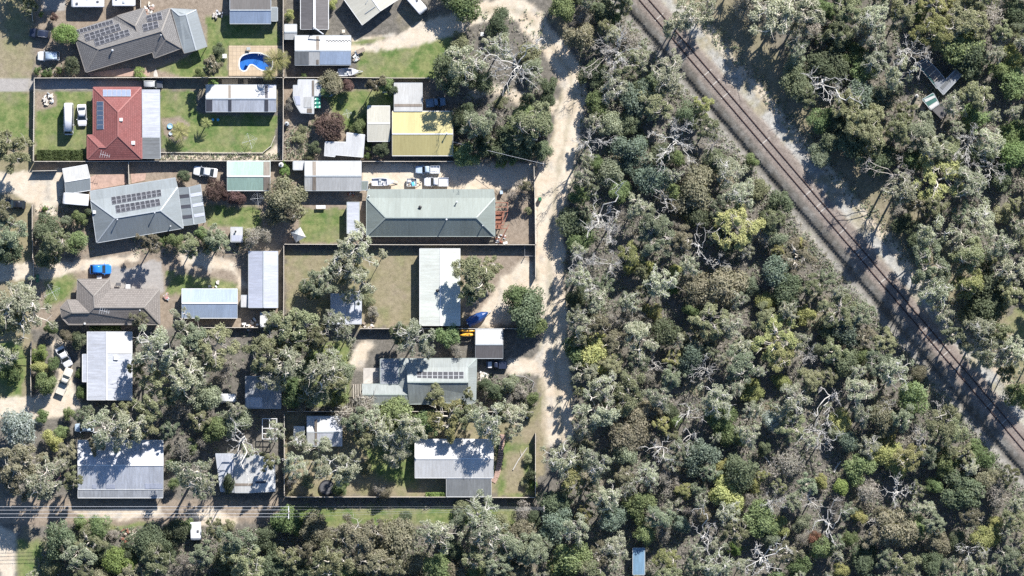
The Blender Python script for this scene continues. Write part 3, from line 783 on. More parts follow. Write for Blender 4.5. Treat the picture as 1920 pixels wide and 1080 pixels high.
    def solar(s, q, cols, rows, mat, gap=0.07):
        """q: four plan corners (u0v0, u1v0, u1v1, u0v1)"""
        cx = sum(a[0] for a in q) / 4; cy = sum(a[1] for a in q) / 4
        r = s.z_at(cx, cy)
        if r is None: return
        up = r[1]
        Q = [s.on_plane(x, y, r) + up * .10 for x, y in q]
        def bl(u, v): return (Q[0] * (1 - u) + Q[1] * u) * (1 - v) + (Q[3] * (1 - u) + Q[2] * u) * v
        for i in range(cols):
            for j in range(rows):
                g = gap * .5
                c4 = [bl((i + a) / cols, (j + b) / rows) for a, b in ((g, g), (1 - g, g), (1 - g, 1 - g), (g, 1 - g))]
                ar = sum(c4[k].x * c4[(k + 1) % 4].y - c4[(k + 1) % 4].x * c4[k].y for k in range(4))
                if ar < 0: c4.reverse()
                ce = sum(c4, Vector()) / 4
                t4 = [v + up * .04 for v in c4]; i4 = [ce + (v - ce) * .945 + up * .006 for v in t4]
                vs = c4 + t4 + i4
                fs = [(3, 2, 1, 0)] + [(k, (k + 1) % 4, 4 + (k + 1) % 4, 4 + k) for k in range(4)] + [(4 + k, 4 + (k + 1) % 4, 8 + (k + 1) % 4, 8 + k) for k in range(4)] + [(8, 9, 10, 11)]
                obj('solar_panel', mesh('solar_panel', vs, fs, [M['pv_frame'], mat], [0] * 9 + [1]), r[2])
    def fitting(s, px, py, kind, size=1.0, mat=None):
        r = s.z_at(px, py)
        if r is None: return
        p, n, ro = r; mb = MB()
        if kind == 'flue':
            mb.tube([p - Z3 * .1, p + Z3 * 1.3 * size], .13 * size, 8); mb.tube([p + Z3 * 1.3 * size, p + Z3 * 1.42 * size], .22 * size, 8); nm = 'flue'; mt = M['galv']
        elif kind == 'vent':
            mb.tube([p - Z3 * .1, p + Z3 * .25, p + Z3 * .45, p + Z3 * .6], [.2 * size, .2 * size, .34 * size, .1 * size], 10); nm = 'roof_vent'; mt = mat or M['galv']
        elif kind == 'hatch':
            mb.box((p.x, p.y, p.z + .12), (.8 * size, .8 * size, .35), 0, 0, .85); nm = 'skylight'; mt = mat or M['trim_white']
        elif kind == 'heater':
            mb.box((p.x, p.y, p.z + .3), (1.1 * size, .9 * size, .8), 0.1, 0, .8); nm = 'roof_cooler'; mt = mat or M['trim_white']
        elif kind == 'antenna':
            mb.tube([p - Z3 * .1, p + Z3 * 2.0], .03, 5)
            mb.bar(p + Z3 * 1.9 + Vector((-1, .25, 0)), p + Z3 * 1.9 + Vector((1, -.25, 0)), .05, .05)
            for k in range(5):
                c = p + Z3 * 1.9 + Vector((-.9 + .45 * k, .22 - .11 * k, 0)); l = .75 - .1 * k
                mb.bar(c - Vector((.25 * l, l, 0)), c + Vector((.25 * l, l, 0)), .04, .04)
            nm = 'antenna'; mt = M['galv']
        return mb.build(nm, mt, ro)

_boxes = {}
def empty_mesh_box(name, c, d, rz, mat, parent):
    key = (name, mat.name)
    if key not in _boxes: _boxes[key] = mesh(name, UNITBOX[0], UNITBOX[1], mat)
    o = obj(name, _boxes[key], parent); o.location = c; o.rotation_euler = (0, 0, rz); o.scale = d
    return o

def gable(name, label, cat, x0, y0, x1, y1, ridge, axis, mat, wall='wall_steel', trim='trim_grey', eave=2.4, rise=0.9, house=False, group=None, skew=0, **kw):
    """rectangular gabled building; axis 'h' ridge runs east-west at y=ridge, 'v' ridge runs north-south at x=ridge"""
    r = eave + rise
    if axis == 'h':
        V = [(x0, y0, eave), (x1, y0, eave), (x1, ridge, r), (x1, y1, eave), (x0, y1, eave), (x0, ridge, r)]; F = [(0, 1, 2, 5), (5, 2, 3, 4)]
    elif axis == 'v':
        V = [(x0, y0, eave), (ridge, y0, r), (x1, y0, eave), (x1, y1, eave), (ridge, y1, r), (x0, y1, eave)]; F = [(0, 1, 4, 5), (1, 2, 3, 4)]
    else:   # single slope: axis 'n','s','e','w' is the low side
        h = dict(n=(eave, eave, r, r), s=(r, r, eave, eave), w=(eave, r, r, eave), e=(r, eave, eave, r))[axis]
        V = [(x0, y0, h[0]), (x1, y0, h[1]), (x1, y1, h[2]), (x0, y1, h[3])]; F = [(0, 1, 2, 3)]
    return House(name, label, cat, V, F, M[mat], M[wall], M[trim], house=house, group=group, inset=kw.pop('inset', 0.15 if not house else .45), **kw)

# --- charcoal tiled house, top left
z = zc(130, 0, .1408)
kslope = 2.05 / 251
def hz(x, y, hr=4.5):
    dx, dy = x - 390, y - 655
    return hr - kslope * abs(dx * .259 + dy * .966)
def zz(x, y, h=None): return z(x, y) + (hz(x, y) if h is None else h,)
V = [zz(75, 500, 2.45), zz(80, 402), zz(570, 242), zz(905, 420), zz(1030, 205), zz(1345, 108), zz(1226, 412, 4.5), zz(390, 655, 4.5), zz(220, 962, 2.45), zz(1110, 692, 2.45),
     zz(1130, 774, 2.45), zz(1492, 640, 2.45), zz(1285, 520, 4.2), zz(640, 210, 2.0), zz(1000, 106, 2.0), zz(880, 345, 3.75)]
F = [(0, 1, 2, 3, 4, 5, 6, 7), (0, 7, 8), (7, 6, 9, 8), (6, 12, 10, 9), (10, 12, 11), (6, 5, 11, 12), (2, 13, 15, 3), (13, 14, 15), (14, 4, 3, 15)]
h1 = House('tiled_house', 'large charcoal tiled house with many solar panels beside round green tree', 'house', V, F, M['charcoal_tile'], M['wall_brick'], M['trim_brown'])
h1.solar([z(80, 405), z(575, 262), z(592, 320), z(100, 462)], 10, 1, M['pv'])
h1.solar([z(195, 462), z(665, 312), z(695, 398), z(225, 552)], 7, 2, M['pv'])
h1.solar([z(325, 520), z(790, 392), z(815, 470), z(348, 622)], 7, 2, M['pv'])
h1.solar([z(1025, 215), z(1225, 162), z(1245, 255), z(1045, 290)], 3, 2, M['pv'])
h1.solar([z(970, 330), z(1180, 278), z(1195, 365), z(990, 425)], 3, 2, M['pv'])
h1.fitting(*z(575, 672), 'vent', .7); h1.fitting(*z(1222, 470), 'vent', .5)
def z3(x, y, h): return z(x, y) + (h,)
h1.add_roof([z3(1358, 112, 2.5), z3(1465, 205, 2.9), z3(1555, 195, 3.0), z3(1690, 670, 3.0), z3(1535, 710, 2.5), z3(1492, 600, 2.5), z3(1690, 130, 2.5), z3(1835, 620, 2.5)],
            [(0, 1, 2, 3, 4, 5), (0, 6, 2, 1), (6, 7, 3, 2)], M['grey_roof'], 'patio_roof', 0.06, True, .3, M['trim_grey'], False)
for q in ((1535, 700), (1690, 650), (1820, 610), (1690, 140)):
    p = P(*z(*q), 2.5) - h1.o; MB().bar((p.x, p.y, 0), (p.x, p.y, 2.45), .12, .12).build('post', M['trim_grey'], h1.root)

# --- red tiled house
def a_(x, y): return (x * .2815, y * .2815)
def a3(x, y, h): return a_(x, y) + (h,)
V = [a3(622, 582, 2.5), a3(940, 582, 2.5), a3(945, 1057, 2.5), a3(582, 1060, 2.5), a3(582, 900, 2.5), a3(622, 900, 2.5), a3(786, 745, 4.75), a3(786, 905, 4.75), a3(660, 980, 3.65), a3(705, 982, 3.7)]
F = [(0, 1, 6), (1, 2, 7, 6), (0, 6, 7, 9, 5), (2, 3, 8, 9, 7), (3, 4, 8), (4, 5, 9, 8)]
h2 = House('tiled_house', 'red tiled house with blue solar panels next to white van', 'house', V, F, M['red_tile'], M['wall_brick'], M['trim_red'])
h2.solar([a_(685, 597), a_(872, 597), a_(872, 645), a_(685, 645)], 6, 1, M['pv_blue'])
h2.solar([a_(645, 675), a_(692, 675), a_(694, 862), a_(645, 862)], 1, 6, M['pv_dark'])
h2.fitting(*a_(806, 797), 'hatch', .9); h2.fitting(*a_(887, 952), 'hatch', 1.0); h2.fitting(*a_(705, 1035), 'antenna')
h2.add_roof([a3(947, 597, 2.5), a3(1062, 597, 2.35), a3(1064, 915, 2.35), a3(947, 915, 2.5)], [(0, 1, 2, 3)], M['zinc_roof'], 'patio_roof', .06, False, .1, None, False, trim=M['trim_grey'])
h2.add_roof([a3(947, 917, 2.48), a3(1064, 917, 2.33), a3(1067, 1055, 2.33), a3(947, 1055, 2.48)], [(0, 1, 2, 3)], M['midgrey_roof'], 'patio_roof', .06, False, .1, None, False, trim=M['trim_grey'])
for q in ((1058, 600), (1058, 760), (1060, 915), (1062, 1050)):
    p = P(*a_(*q), 2.3) - h2.o; MB().bar((p.x, p.y, 0), (p.x, p.y, 2.3), .1, .1).build('post', M['trim_white'], h2.root)

# --- grey steel house
z = zc(100, 300, .1565)
V = [z(440, 375) + (2.15,), z(1462, 215) + (2.15,), z(1487, 325) + (2.6,), z(1555, 815) + (2.5,), z(520, 990) + (2.5,), z(450, 485) + (2.6,), z(740, 695) + (4.75,), z(1285, 605) + (4.75,)]
F = [(0, 1, 2, 5), (5, 2, 7, 6), (2, 3, 7), (7, 3, 4, 6), (5, 6, 4)]
h3 = House('steel_roofed_house', 'pale grey steel-roofed house with two rows of solar panels', 'house', V, F, M['grey_roof'], M['wall_cream'], M['trim_grey'])
h3.solar([z(690, 445), z(1292, 352), z(1302, 432), z(705, 538)], 10, 2, M['pv'], .10)
h3.solar([z(738, 545), z(1275, 462), z(1292, 548), z(755, 640)], 9, 2, M['pv'], .10)
h3.fitting(*z(772, 712), 'flue', .7); h3.fitting(*z(1220, 632), 'flue', .7); h3.fitting(*z(492, 625), 'hatch', .9); h3.fitting(*z(1405, 795), 'vent', .5)
h3.add_roof([z(1495, 332) + (2.35,), z(1625, 325) + (2.75,), z(1760, 292) + (2.4,), z(1820, 745) + (2.4,), z(1685, 772) + (2.75,), z(1562, 788) + (2.35,)], [(0, 1, 4, 5), (1, 2, 3, 4)], M['grey_roof'], 'patio_roof', .06, True, .2, None, False)
for k in range(3):
    y0 = 410 + k * 123; dx = k * 20
    h3.sheet([z(1502 + dx, y0 + 10), z(1622 + dx, y0 - 2), z(1630 + dx, y0 + 36), z(1510 + dx, y0 + 48)], M['dark_sheet'])
    h3.sheet([z(1642 + dx, y0 - 4), z(1770 + dx * .9, y0 - 28), z(1778 + dx * .9, y0 + 12), z(1650 + dx, y0 + 34)], M['lilac_sheet'])
for q in ((1560, 770), (1690, 755), (1805, 735), (1750, 310)):
    p = P(*z(*q), 2.3) - h3.o; MB().bar((p.x, p.y, 0), (p.x, p.y, 2.35), .1, .1).build('post', M['trim_grey'], h3.root)

# --- grey-brown tiled house
z = zc(90, 480, .1408)
V = [z(395, 310) + (2.5,), z(815, 310) + (2.5,), z(830, 440) + (2.5,), z(1480, 445) + (2.5,), z(1490, 910) + (2.5,), z(270, 912) + (2.5,), z(185, 822) + (2.5,), z(165, 690) + (2.5,), z(260, 585) + (2.5,), z(386, 585) + (2.5,),
     z(610, 530) + (4.25,), z(618, 685) + (4.4,), z(550, 752) + (3.85,), z(320, 755) + (3.8,), z(1280, 685) + (4.4,)]
F = [(0, 1, 10), (0, 10, 11, 12, 9), (1, 2, 11, 10), (2, 3, 14, 11), (3, 4, 14), (11, 14, 4, 5, 6, 13, 12), (8, 9, 12, 13), (7, 8, 13), (6, 7, 13)]
h4 = House('tiled_house', 'grey-brown tiled house with angled bay behind the blue hatchback', 'house', V, F, M['brown_tile'], M['wall_brick'], M['trim_brown'])
h4.fitting(*z(762, 735), 'antenna'); h4.fitting(*z(1225, 725), 'vent', .5); h4.fitting(*z(490, 900), 'hatch', .5)

# --- long green-grey house
z = zc(640, 330, .1667)
V = [z(300, 155) + (2.1,), z(1715, 155) + (2.1,), z(1725, 246) + (2.55,), z(1725, 676) + (2.5,), z(286, 676) + (2.5,), z(286, 246) + (2.55,), z(500, 468) + (4.75,), z(1520, 468) + (4.75,)]
F = [(0, 1, 2, 5), (5, 2, 7, 6), (2, 3, 7), (7, 3, 4, 6), (5, 6, 4)]
h5 = House('steel_roofed_house', 'long pale green steel-roofed house with hipped ends above the white long shed', 'house', V, F, M['green_grey_roof'], M['wall_cream'], M['trim_green'])
h5.fitting(*z(1300, 290), 'flue', .9); h5.fitting(*z(1185, 488), 'flue', .9); h5.fitting(*z(886, 352), 'vent', 1.1, M['black']); h5.fitting(*z(1590, 560), 'vent', .4); h5.fitting(*z(310, 225), 'vent', .5)
h5.add_roof([z(66, 292) + (2.55,), z(200, 292) + (2.7,), z(198, 650) + (2.7,), z(66, 650) + (2.55,)], [(0, 1, 2, 3)], M['zinc_roof'], 'carport_roof', .06, False, .2, None, True, False)

# --- solar house in the trees
z = zc(640, 640, .1667)
V = [z(650, 196) + (2.45,), z(1520, 193) + (2.45,), z(1425, 286) + (3.0,), z(1425, 460) + (4.5,), z(745, 460) + (4.5,), z(740, 300) + (3.05,),
     z(1510, 672) + (2.5,), z(1425, 600) + (3.0,), z(1490, 702) + (2.5,), z(760, 704) + (2.5,), z(746, 590) + (3.1,), z(642, 482) + (2.5,)]
F = [(0, 1, 2, 3, 4, 5), (1, 6, 7, 2), (4, 3, 7, 6, 8, 9, 10), (0, 5, 10, 11)]
h6 = House('steel_roofed_house', 'green-grey steel-roofed house among trees with one block of solar panels', 'house', V, F, M['sage_roof'], M['wall_cream'], M['trim_green'], walls=False)
wv = [P(*z(*q), 2.4) - h6.o for q in ((665, 210), (1500, 210), (1495, 660), (1480, 685), (775, 685), (760, 585), (660, 475))]
mb = MB(); n_ = len(wv)
mb.add([(v.x, v.y, -.05) for v in wv] + [(v.x, v.y, 2.4) for v in wv], [((i + 1) % n_, i, n_ + i, n_ + (i + 1) % n_) for i in range(n_)])
wl = mb.build('wall', M['wall_cream'], h6.root)
g0 = [P(*z(1425, 286), 2.95) - h6.o, P(*z(1425, 460), 4.42) - h6.o, P(*z(1425, 600), 2.95) - h6.o]
MB().add([v - Vector((.12, 0, 0)) for v in g0] + [v - Vector((.06, 0, 0)) for v in g0], [(0, 1, 2), (5, 4, 3), (0, 3, 4, 1), (1, 4, 5, 2), (2, 5, 3, 0)]).build('gable_end', M['trim_green'], h6.root)
g0 = [P(*z(743, 300), 3.0) - h6.o, P(*z(746, 460), 4.42) - h6.o, P(*z(748, 590), 3.0) - h6.o]
MB().add([v + Vector((.12, 0, 0)) for v in g0] + [v + Vector((.06, 0, 0)) for v in g0], [(0, 1, 2), (5, 4, 3), (0, 3, 4, 1), (1, 4, 5, 2), (2, 5, 3, 0)]).build('gable_end', M['trim_green'], h6.root)
for q in ((800, 690), (1000, 690), (1200, 690), (1400, 690)):
    p = P(*z(*q), 1.4) - h6.o; w_ = empty_mesh_box('window', (p.x, p.y, 1.35), (1.6, .16, 1.1), 0, M['trim_white'], wl); empty_mesh_box('pane', (0, -.5, 0), (.9, .3, .88), 0, M['glass'], w_)
h6.solar([z(848, 342), z(1380, 342), z(1380, 432), z(848, 432)], 9, 2, M['pv'])
h6.add_roof([z(440, 200) + (2.5,), z(646, 200) + (2.6,), z(638, 478) + (2.6,), z(440, 478) + (2.5,)], [(0, 1, 2, 3)], M['old_roof'], 'patio_roof', .05, False, .1, None, False)
h6.add_roof([z(235, 482) + (2.45,), z(750, 482) + (2.45,), z(752, 600) + (3.15,), z(758, 712) + (2.45,), z(240, 706) + (2.45,), z(235, 600) + (3.15,)], [(0, 1, 2, 5), (5, 2, 3, 4)], M['sage_roof'], 'wing_roof', .08, True, .3, None, True, True)
for q in ((445, 210), (445, 340), (445, 470)):
    p = P(*z(*q), 2.4) - h6.o; MB().bar((p.x, p.y, 0), (p.x, p.y, 2.45), .1, .1).build('post', M['timber'], h6.root)
pg = P(*z(185, 560), 0)
per = empty('timber_pergola', pg, 0, 'small slatted timber pergola at the end of the solar house wing', 'pergola')
for k in range(4):
    p = P(*z(135 + k * 26, 482), 2.4) - pg; q = P(*z(138 + k * 26, 640), 2.4) - pg
    MB().bar((p.x, p.y, 2.4), (q.x, q.y, 2.4), .1, .16).build('slat', M['timber_pale'], per)
for yy in (490, 632):
    p = P(*z(130, yy), 2.25) - pg; q = P(*z(232, yy), 2.25) - pg
    MB().bar((p.x, p.y, 2.26), (q.x, q.y, 2.26), .08, .12).build('beam', M['timber'], per)
    MB().bar((p.x, p.y, 0), (p.x, p.y, 2.2), .1, .1).build('post', M['timber'], per)

# --- rectangular buildings
b = gable('shed', 'brown-roofed shed with pale lean-to beside the pool lawn', 'shed', 431, -32, 508, 44, 19, 'h', 'blueish_roof', rise=1.0)
b.rsheet(431.5, -31, 507.5, 18.5, M['brown_roof'])
b.add_roof([(509, 14, 2.2), (520, 14, 2.1), (520, 39, 2.1), (509, 39, 2.2)], [(0, 1, 2, 3)], M['grey_roof'], 'lean_to_roof', .05, False, .1, None, True, False)
b = gable('shed', 'white patchy-roofed shed with dark roof strips behind the red house lawn', 'shed', 386, 159.5, 517.5, 209, 185, 'h', 'zinc_roof', rise=0.9)
b.rsheet(386.5, 160, 428, 184.5, M['offwhite_roof']); b.rsheet(452, 160, 496.5, 184.5, M['white_roof']); b.rsheet(502.5, 160, 517, 184.5, M['lilac_sheet'])
b.rsheet(428, 160, 433, 184.5, M['tan_sheet']); b.rsheet(497, 160, 502, 184.5, M['dark_sheet'])
b.rsheet(386.5, 186, 398, 208.5, M['dark_sheet']); b.rsheet(428, 186, 434, 208.5, M['dark_sheet']); b.rsheet(496, 186, 503, 208.5, M['dark_sheet'])
V = [(117, 317, 2.3), (163, 309, 2.3), (168.5, 333, 2.9), (169.5, 356, 2.3), (123, 364, 2.3), (121.5, 341, 2.9)]
b = House('carport', 'tilted pale grey carport roof beside the white covered caravan', 'carport', V, [(0, 1, 2, 5), (5, 2, 3, 4)], M['grey_roof'], M['wall_steel'], M['trim_white'], house=False, inset=.15)
b.sheet([(117.5, 317.5), (163, 309.5), (168, 332.5), (121.5, 340.5)], M['offwhite_roof'])
b = gable('shed', 'pale green steel shed beside the olive brown tree', 'shed', 426, 302.5, 506.5, 357, 330.5, 'h', 'green_roof', trim='trim_white')
b.rsheet(494, 303, 506, 330, M['tan_sheet']); b.rsheet(494, 331, 506, 356.5, M['tan_sheet'])
b = gable('shed', 'blue-grey steel shed beside the tall pale long shed', 'shed', 341, 542, 445, 596, 568.5, 'h', 'blueish_roof', trim='trim_white')
b = gable('shed', 'tall narrow pale lilac shed along the centre fence', 'shed', 466.5, 471, 520.5, 577, 494, 'v', 'lilac_sheet', eave=2.6)
b = gable('garden_shed', 'tiny white flat shed against the tall narrow shed', 'shed', 452, 554, 464.5, 575, 0, 's', 'white_roof', rise=.15, eave=1.9)
b = gable('garden_shed', 'small white shed half hidden under the gum south of the narrow shed', 'shed', 488, 586, 514, 612, 0, 'n', 'white_roof', rise=.2, eave=2.1)
b = gable('garden_shed', 'little white garden shed with round vent beside the purple-grey shrub', 'shed', 432.5, 426.5, 455, 453, 0, 's', 'white_roof', rise=.2, eave=2.0)
b.fitting(442, 434, 'vent', .6, M['black']); b.rsheet(434, 441, 454, 452, M['lilac_sheet'])
b = gable('steel_roofed_house', 'white steel-roofed cottage with a bright white roof corner', 'house', 164, 622, 247, 750, 200, 'v', 'zinc_roof', house=True, wall='wall_white', trim='trim_white', rise=0.75, eave=2.6, inset=.3)
b.rsheet(201, 623, 246.5, 663, M['white_roof']); b.add_roof([(155, 664, 2.35), (163.6, 664, 2.5), (163.6, 716, 2.5), (155, 716, 2.35)], [(0, 1, 2, 3)], M['zinc_roof'], 'porch_roof', .05, False, .1, None, False)
b.fitting(217, 671, 'hatch', 1.2)
b = gable('shed', 'grey dappled shed between gums behind the white van', 'shed', 460, 706, 527, 765, 0, 's', 'old_roof', rise=.5)
b.rsheet(461, 745, 492, 764, M['zinc_roof'])
b = gable('steel_roofed_house', 'wide zinc-roofed house with low veranda beside the power lines', 'house', 146, 826, 306, 917, 872.5, 'h', 'zinc_roof', house=True, wall='wall_white', trim='trim_white', rise=1.7, eave=2.6, inset=.3)
b.add_roof([(146, 917.5, 2.5), (305.5, 917.5, 2.5), (305.5, 933, 2.25), (146, 933, 2.25)], [(0, 1, 2, 3)], M['old_roof'], 'veranda_roof', .05, False, .2, None, False)
b.rsheet(272, 906, 305, 916, M['lilac_sheet']); b.rsheet(199, 908, 216, 916, M['lilac_sheet']); b.rsheet(173, 908, 181, 916, M['lilac_sheet'])
for xx in (150, 190, 226, 264, 302):
    p = P(xx, 931, 2.2) - b.o; MB().bar((p.x, p.y, 0), (p.x, p.y, 2.2), .1, .1).build('post', M['trim_white'], b.root)
z = zc(400, 760, .18519)
V = [z(22, 492) + (2.9,), z(205, 492) + (3.0,), z(215, 878) + (2.3,), z(72, 872) + (2.3,)]
b = House('shed', 'patched white and grey skillion shed under the white dead tree', 'shed', V, [(0, 1, 2, 3)], M['zinc_roof'], M['wall_steel'], M['trim_grey'], house=False, inset=.2)
b.add_roof([z(208, 500) + (3.1,), z(408, 500) + (3.1,), z(412, 882) + (2.5,), z(216, 882) + (2.5,)], [(0, 1, 2, 3)], M['offwhite_roof'], 'roof', .06, False, .2, None, True, False)
b.add_roof([z(412, 500) + (3.0,), z(622, 560) + (3.0,), z(628, 868) + (2.4,), z(414, 880) + (2.4,)], [(0, 1, 2, 3)], M['white_roof'], 'roof', .06, False, .2, None, True, False)
b.sheet([z(220, 790), z(400, 790), z(400, 815), z(220, 815)], M['tan_sheet']); b.sheet([z(425, 770), z(530, 765), z(532, 788), z(427, 792)], M['dark_sheet'])
b = gable('shed', 'narrow brown-grey shed with a white ridge at the top edge', 'shed', 564, -40, 615.5, 55, 588.5, 'v', 'browngrey_roof', trim='trim_white', eave=2.5, capmat=M['trim_white'])
for k_ in range(1): MB().bar(P(589.5, -40, 3.5) - b.o, P(589.5, 54, 3.5) - b.o, .5, .05).build('ridge_flashing', M['trim_white'], b.roof)
b = gable('garden_shed', 'small off-white shed against the fence left of the brown-grey shed', 'shed', 533.5, 46, 556.5, 73, 60, 'h', 'offwhite_roof', eave=2.0, rise=.4)
b = gable('shed', 'white banded shed with a row of rings on its roof beside the boat', 'shed', 553, 67, 658, 121.5, 95, 'h', 'offwhite_roof', rise=.8)
b.rsheet(598, 67.5, 657.5, 94.5, M['white_roof']); b.rsheet(593, 68, 598.5, 94, M['tan_sheet']); b.rsheet(600, 96, 657.5, 121, M['blueish_roof']); b.rsheet(553.5, 96, 579, 121, M['midgrey_roof']); b.rsheet(593, 112, 597.5, 121, M['tan_sheet'])
r_ = b.z_at(630, 77)
for k_ in range(8):
    c = b.on_plane(613.5 + 5.9 * k_, 77.5, r_) + Vector((0, 0, .1))
    MB().tube([c + Vector((.26 * math.cos(t), .26 * math.sin(t), 0)) for t in np.linspace(0, 2 * PI, 13)], .045, 5, cap=False).build('pipe_coil', M['black'], b.roof)
fl = [P(588, 51, 4.6), P(600, 60, 4.3), P(606, 64, 3.5), P(609, 76, 3.3)]
pip = MB().tube([P(588, 51, 3.6), P(588, 51, 4.6), P(606, 64, 3.7)], .12, 8).build('stove_pipe', M['galv']); tag(pip, 'bent silver pipe running from the brown-grey shed down to the banded shed', 'pipe')
# cream rotated house at the top edge
z = zc(640, 0, .1667)
V = [z(40, 0 - 40) + (2.6,), z(240, 280) + (2.6,), z(445, 120) + (3.6,), z(625, 0) + (2.6,), z(500, -180) + (2.6,), z(320, -60) + (3.6,)]
V = [z(10, -40) + (2.6,), z(238, 280) + (2.6,), z(442, 122) + (3.3,), z(640, -5) + (2.6,), z(400, -360) + (2.6,), z(190, -230) + (3.3,)]
b = House('steel_roofed_house', 'cream steel-roofed house set at an angle at the top edge', 'house', V, [(0, 1, 2, 5), (5, 2, 3, 4)], M['cream_roof'], M['wall_cream'], M['trim_white'], house=True, inset=.4)
p0 = b.z_at(*z(290, 20)); 
for (x0, y0, x1, y1) in ((270, 150, 385, 70), (275, 40, 300, 0)):
    A_ = b.on_plane(*z(x0, y0), p0); B_ = b.on_plane(*z(x1, y1), p0); MB().bar(A_ + Z3 * .12, B_ + Z3 * .12, .12, .1).build('roof_pipe', M['trim_grey'], b.roof)
# patched sheds left of the green yard
z = zc(530, 130, .16667)
V = [z(175, 118) + (2.7,), z(355, 118) + (2.7,), z(352, 495) + (2.2,), z(205, 488) + (2.2,), z(150, 400) + (2.3,), z(118, 310) + (2.4,), z(118, 182) + (2.6,), z(172, 182) + (2.62,)]
b = House('shed', 'patched white shed with a green shade shelter beside it', 'shed', V, [tuple(range(8))], M['white_roof'], M['wall_steel'], M['trim_grey'], house=False, inset=.2)
b.sheet([z(275, 440), z(330, 440), z(328, 490), z(273, 488)], M['tan_sheet']); b.sheet([z(330, 125), z(352, 125), z(352, 300), z(330, 300)], M['tan_sheet']); b.sheet([z(125, 300), z(195, 300), z(200, 400), z(155, 398)], M['lilac_sheet']); b.sheet([z(240, 310), z(325, 310), z(325, 430), z(240, 430)], M['offwhite_roof'])
b.add_roof([z(358, 118) + (2.4,), z(438, 130) + (2.4,), z(440, 296) + (2.15,), z(358, 296) + (2.2,)], [(0, 1, 2, 3)], M['white_roof'], 'lean_to_roof', .05, False, .1, None, True, False)
b.add_roof([z(445, 180) + (2.1,), z(488, 180) + (2.1,), z(560, 290) + (1.95,), z(520, 305) + (1.95,), z(446, 290) + (2.0,)], [(0, 1, 2, 3, 4)], M['blueish_roof'], 'lean_to_roof', .05, False, .1, None, False)
g_ = P(*z(397, 370), 0)
sh = empty('shade_shelter', g_, 0, 'dark green shade cloth shelter against the patched white shed', 'shelter')
cl = []
for j in range(7):
    for i in range(5): cl.append(((i - 2) * .31, (3 - j) * .42, 2.0 + .14 * math.cos(j * PI) * (.6 if 0 < i < 4 else 1)))
MB().add(cl + [(x, y, q - .03) for x, y, q in cl], [(j * 5 + i + 5, j * 5 + i + 6, j * 5 + i + 1, j * 5 + i) for j in range(6) for i in range(4)] + [(35 + j * 5 + i, 35 + j * 5 + i + 1, 35 + j * 5 + i + 6, 35 + j * 5 + i + 5) for j in range(6) for i in range(4)]).build('canopy', M['p_shade'], sh)
for sx in (-.6, .6):
    for sy in (-1.2, 1.2): MB().bar((sx, sy, 0), (sx, sy, 2.0), .07, .07).build('post', M['galv'], sh)
# L-shaped white shed
V = [z(720, 715) + (2.7,), z(925, 740) + (2.7,), z(905, 985) + (2.2,), z(590, 958) + (2.25,), z(586, 980) + (2.2,), z(468, 968) + (2.2,), z(478, 818) + (2.55,), z(716, 822) + (2.5,)]
b = House('shed', 'white L-shaped shed beside the brown plum-leaved tree', 'shed', V, [(0, 1, 2, 3, 7), (7, 3, 4, 5, 6)], M['white_roof'], M['wall_steel'], M['trim_white'], house=False, inset=.2, caps=False)
def e_(x, y): return (520 + x * .2815, y * .2815)
b = gable('shed', 'pale grey square shed joined to the yellow-roofed house', 'shed', 739, 156, 792, 208, 0, 'n', 'offwhite_roof', rise=.5)
b.rsheet(739.5, 195, 791.5, 200, M['tan_sheet'])
b = gable('steel_roofed_house', 'yellow steel-roofed house with dappled tree shade on its roof', 'house', 735.5, 209, 849, 291.5, 251, 'h', 'yellow_roof', house=True, wall='wall_cream', trim='trim_white', rise=1.1, eave=2.7)
b.fitting(838, 250, 'flue', .8)
b = gable('shed', 'cream flat-roofed annex beside the yellow-roofed house', 'shed', 689, 199, 731, 264.5, 231, 'h', 'cream_roof', rise=.35, trim='trim_white')
b = gable('shed', 'off-white shed with a dark roof strip west of the small boat', 'shed', 571.5, 302.5, 677.5, 357, 330, 'h', 'offwhite_roof', rise=.8)
b.rsheet(586, 303, 592.5, 329.5, M['tan_sheet']); b.rsheet(586, 331, 592.5, 356.5, M['tan_sheet'])
b.add_roof([(550, 302.5, 2.1), (570.5, 302.5, 2.1), (568, 318, 2.0), (550, 318, 2.0)], [(0, 1, 2, 3)], M['white_roof'], 'lean_to_roof', .05, False, .1, None, True, False)
b.add_roof([(677.8, 340, 2.2), (690, 340, 2.2), (688, 356, 2.1), (677.8, 356, 2.1)], [(0, 1, 2, 3)], M['green_grey_roof'], 'lean_to_roof', .05, False, .1, None, False)
b = gable('shed', 'long white shed standing beside the spreading olive tree', 'shed', 787.5, 466, 862, 610.5, 826, 'v', 'pale_roof', rise=.55, eave=2.9, trim='trim_white')
b.fitting(820, 545, 'vent', 1.0, M['black'])
b = gable('shed', 'grey gabled shed beside the yellow kayaks', 'shed', 891.5, 617, 943, 671.5, 646, 'h', 'browngrey_roof', rise=.8, trim='trim_grey')
b.rsheet(892, 617.5, 942.5, 645.5, M['offwhite_roof'])
b = gable('shed', 'bluish shed half hidden under gums in the dry paddock', 'shed', 620, 551, 678, 607, 0, 'n', 'zinc_roof', rise=.5)
z = zc(530, 740, .1111)
b = gable('shed', 'white patched shed behind the far fence under grey gums', 'shed', 575.5, 781, 641.5, 836, 810, 'h', 'zinc_roof', rise=.7)
b.rsheet(576, 781.5, 589, 809, M['white_roof']); b.rsheet(590, 786, 594.5, 835, M['tan_sheet']); b.rsheet(595, 781.5, 616, 809, M['white_roof']); b.rsheet(576, 811, 589, 835, M['offwhite_roof'])
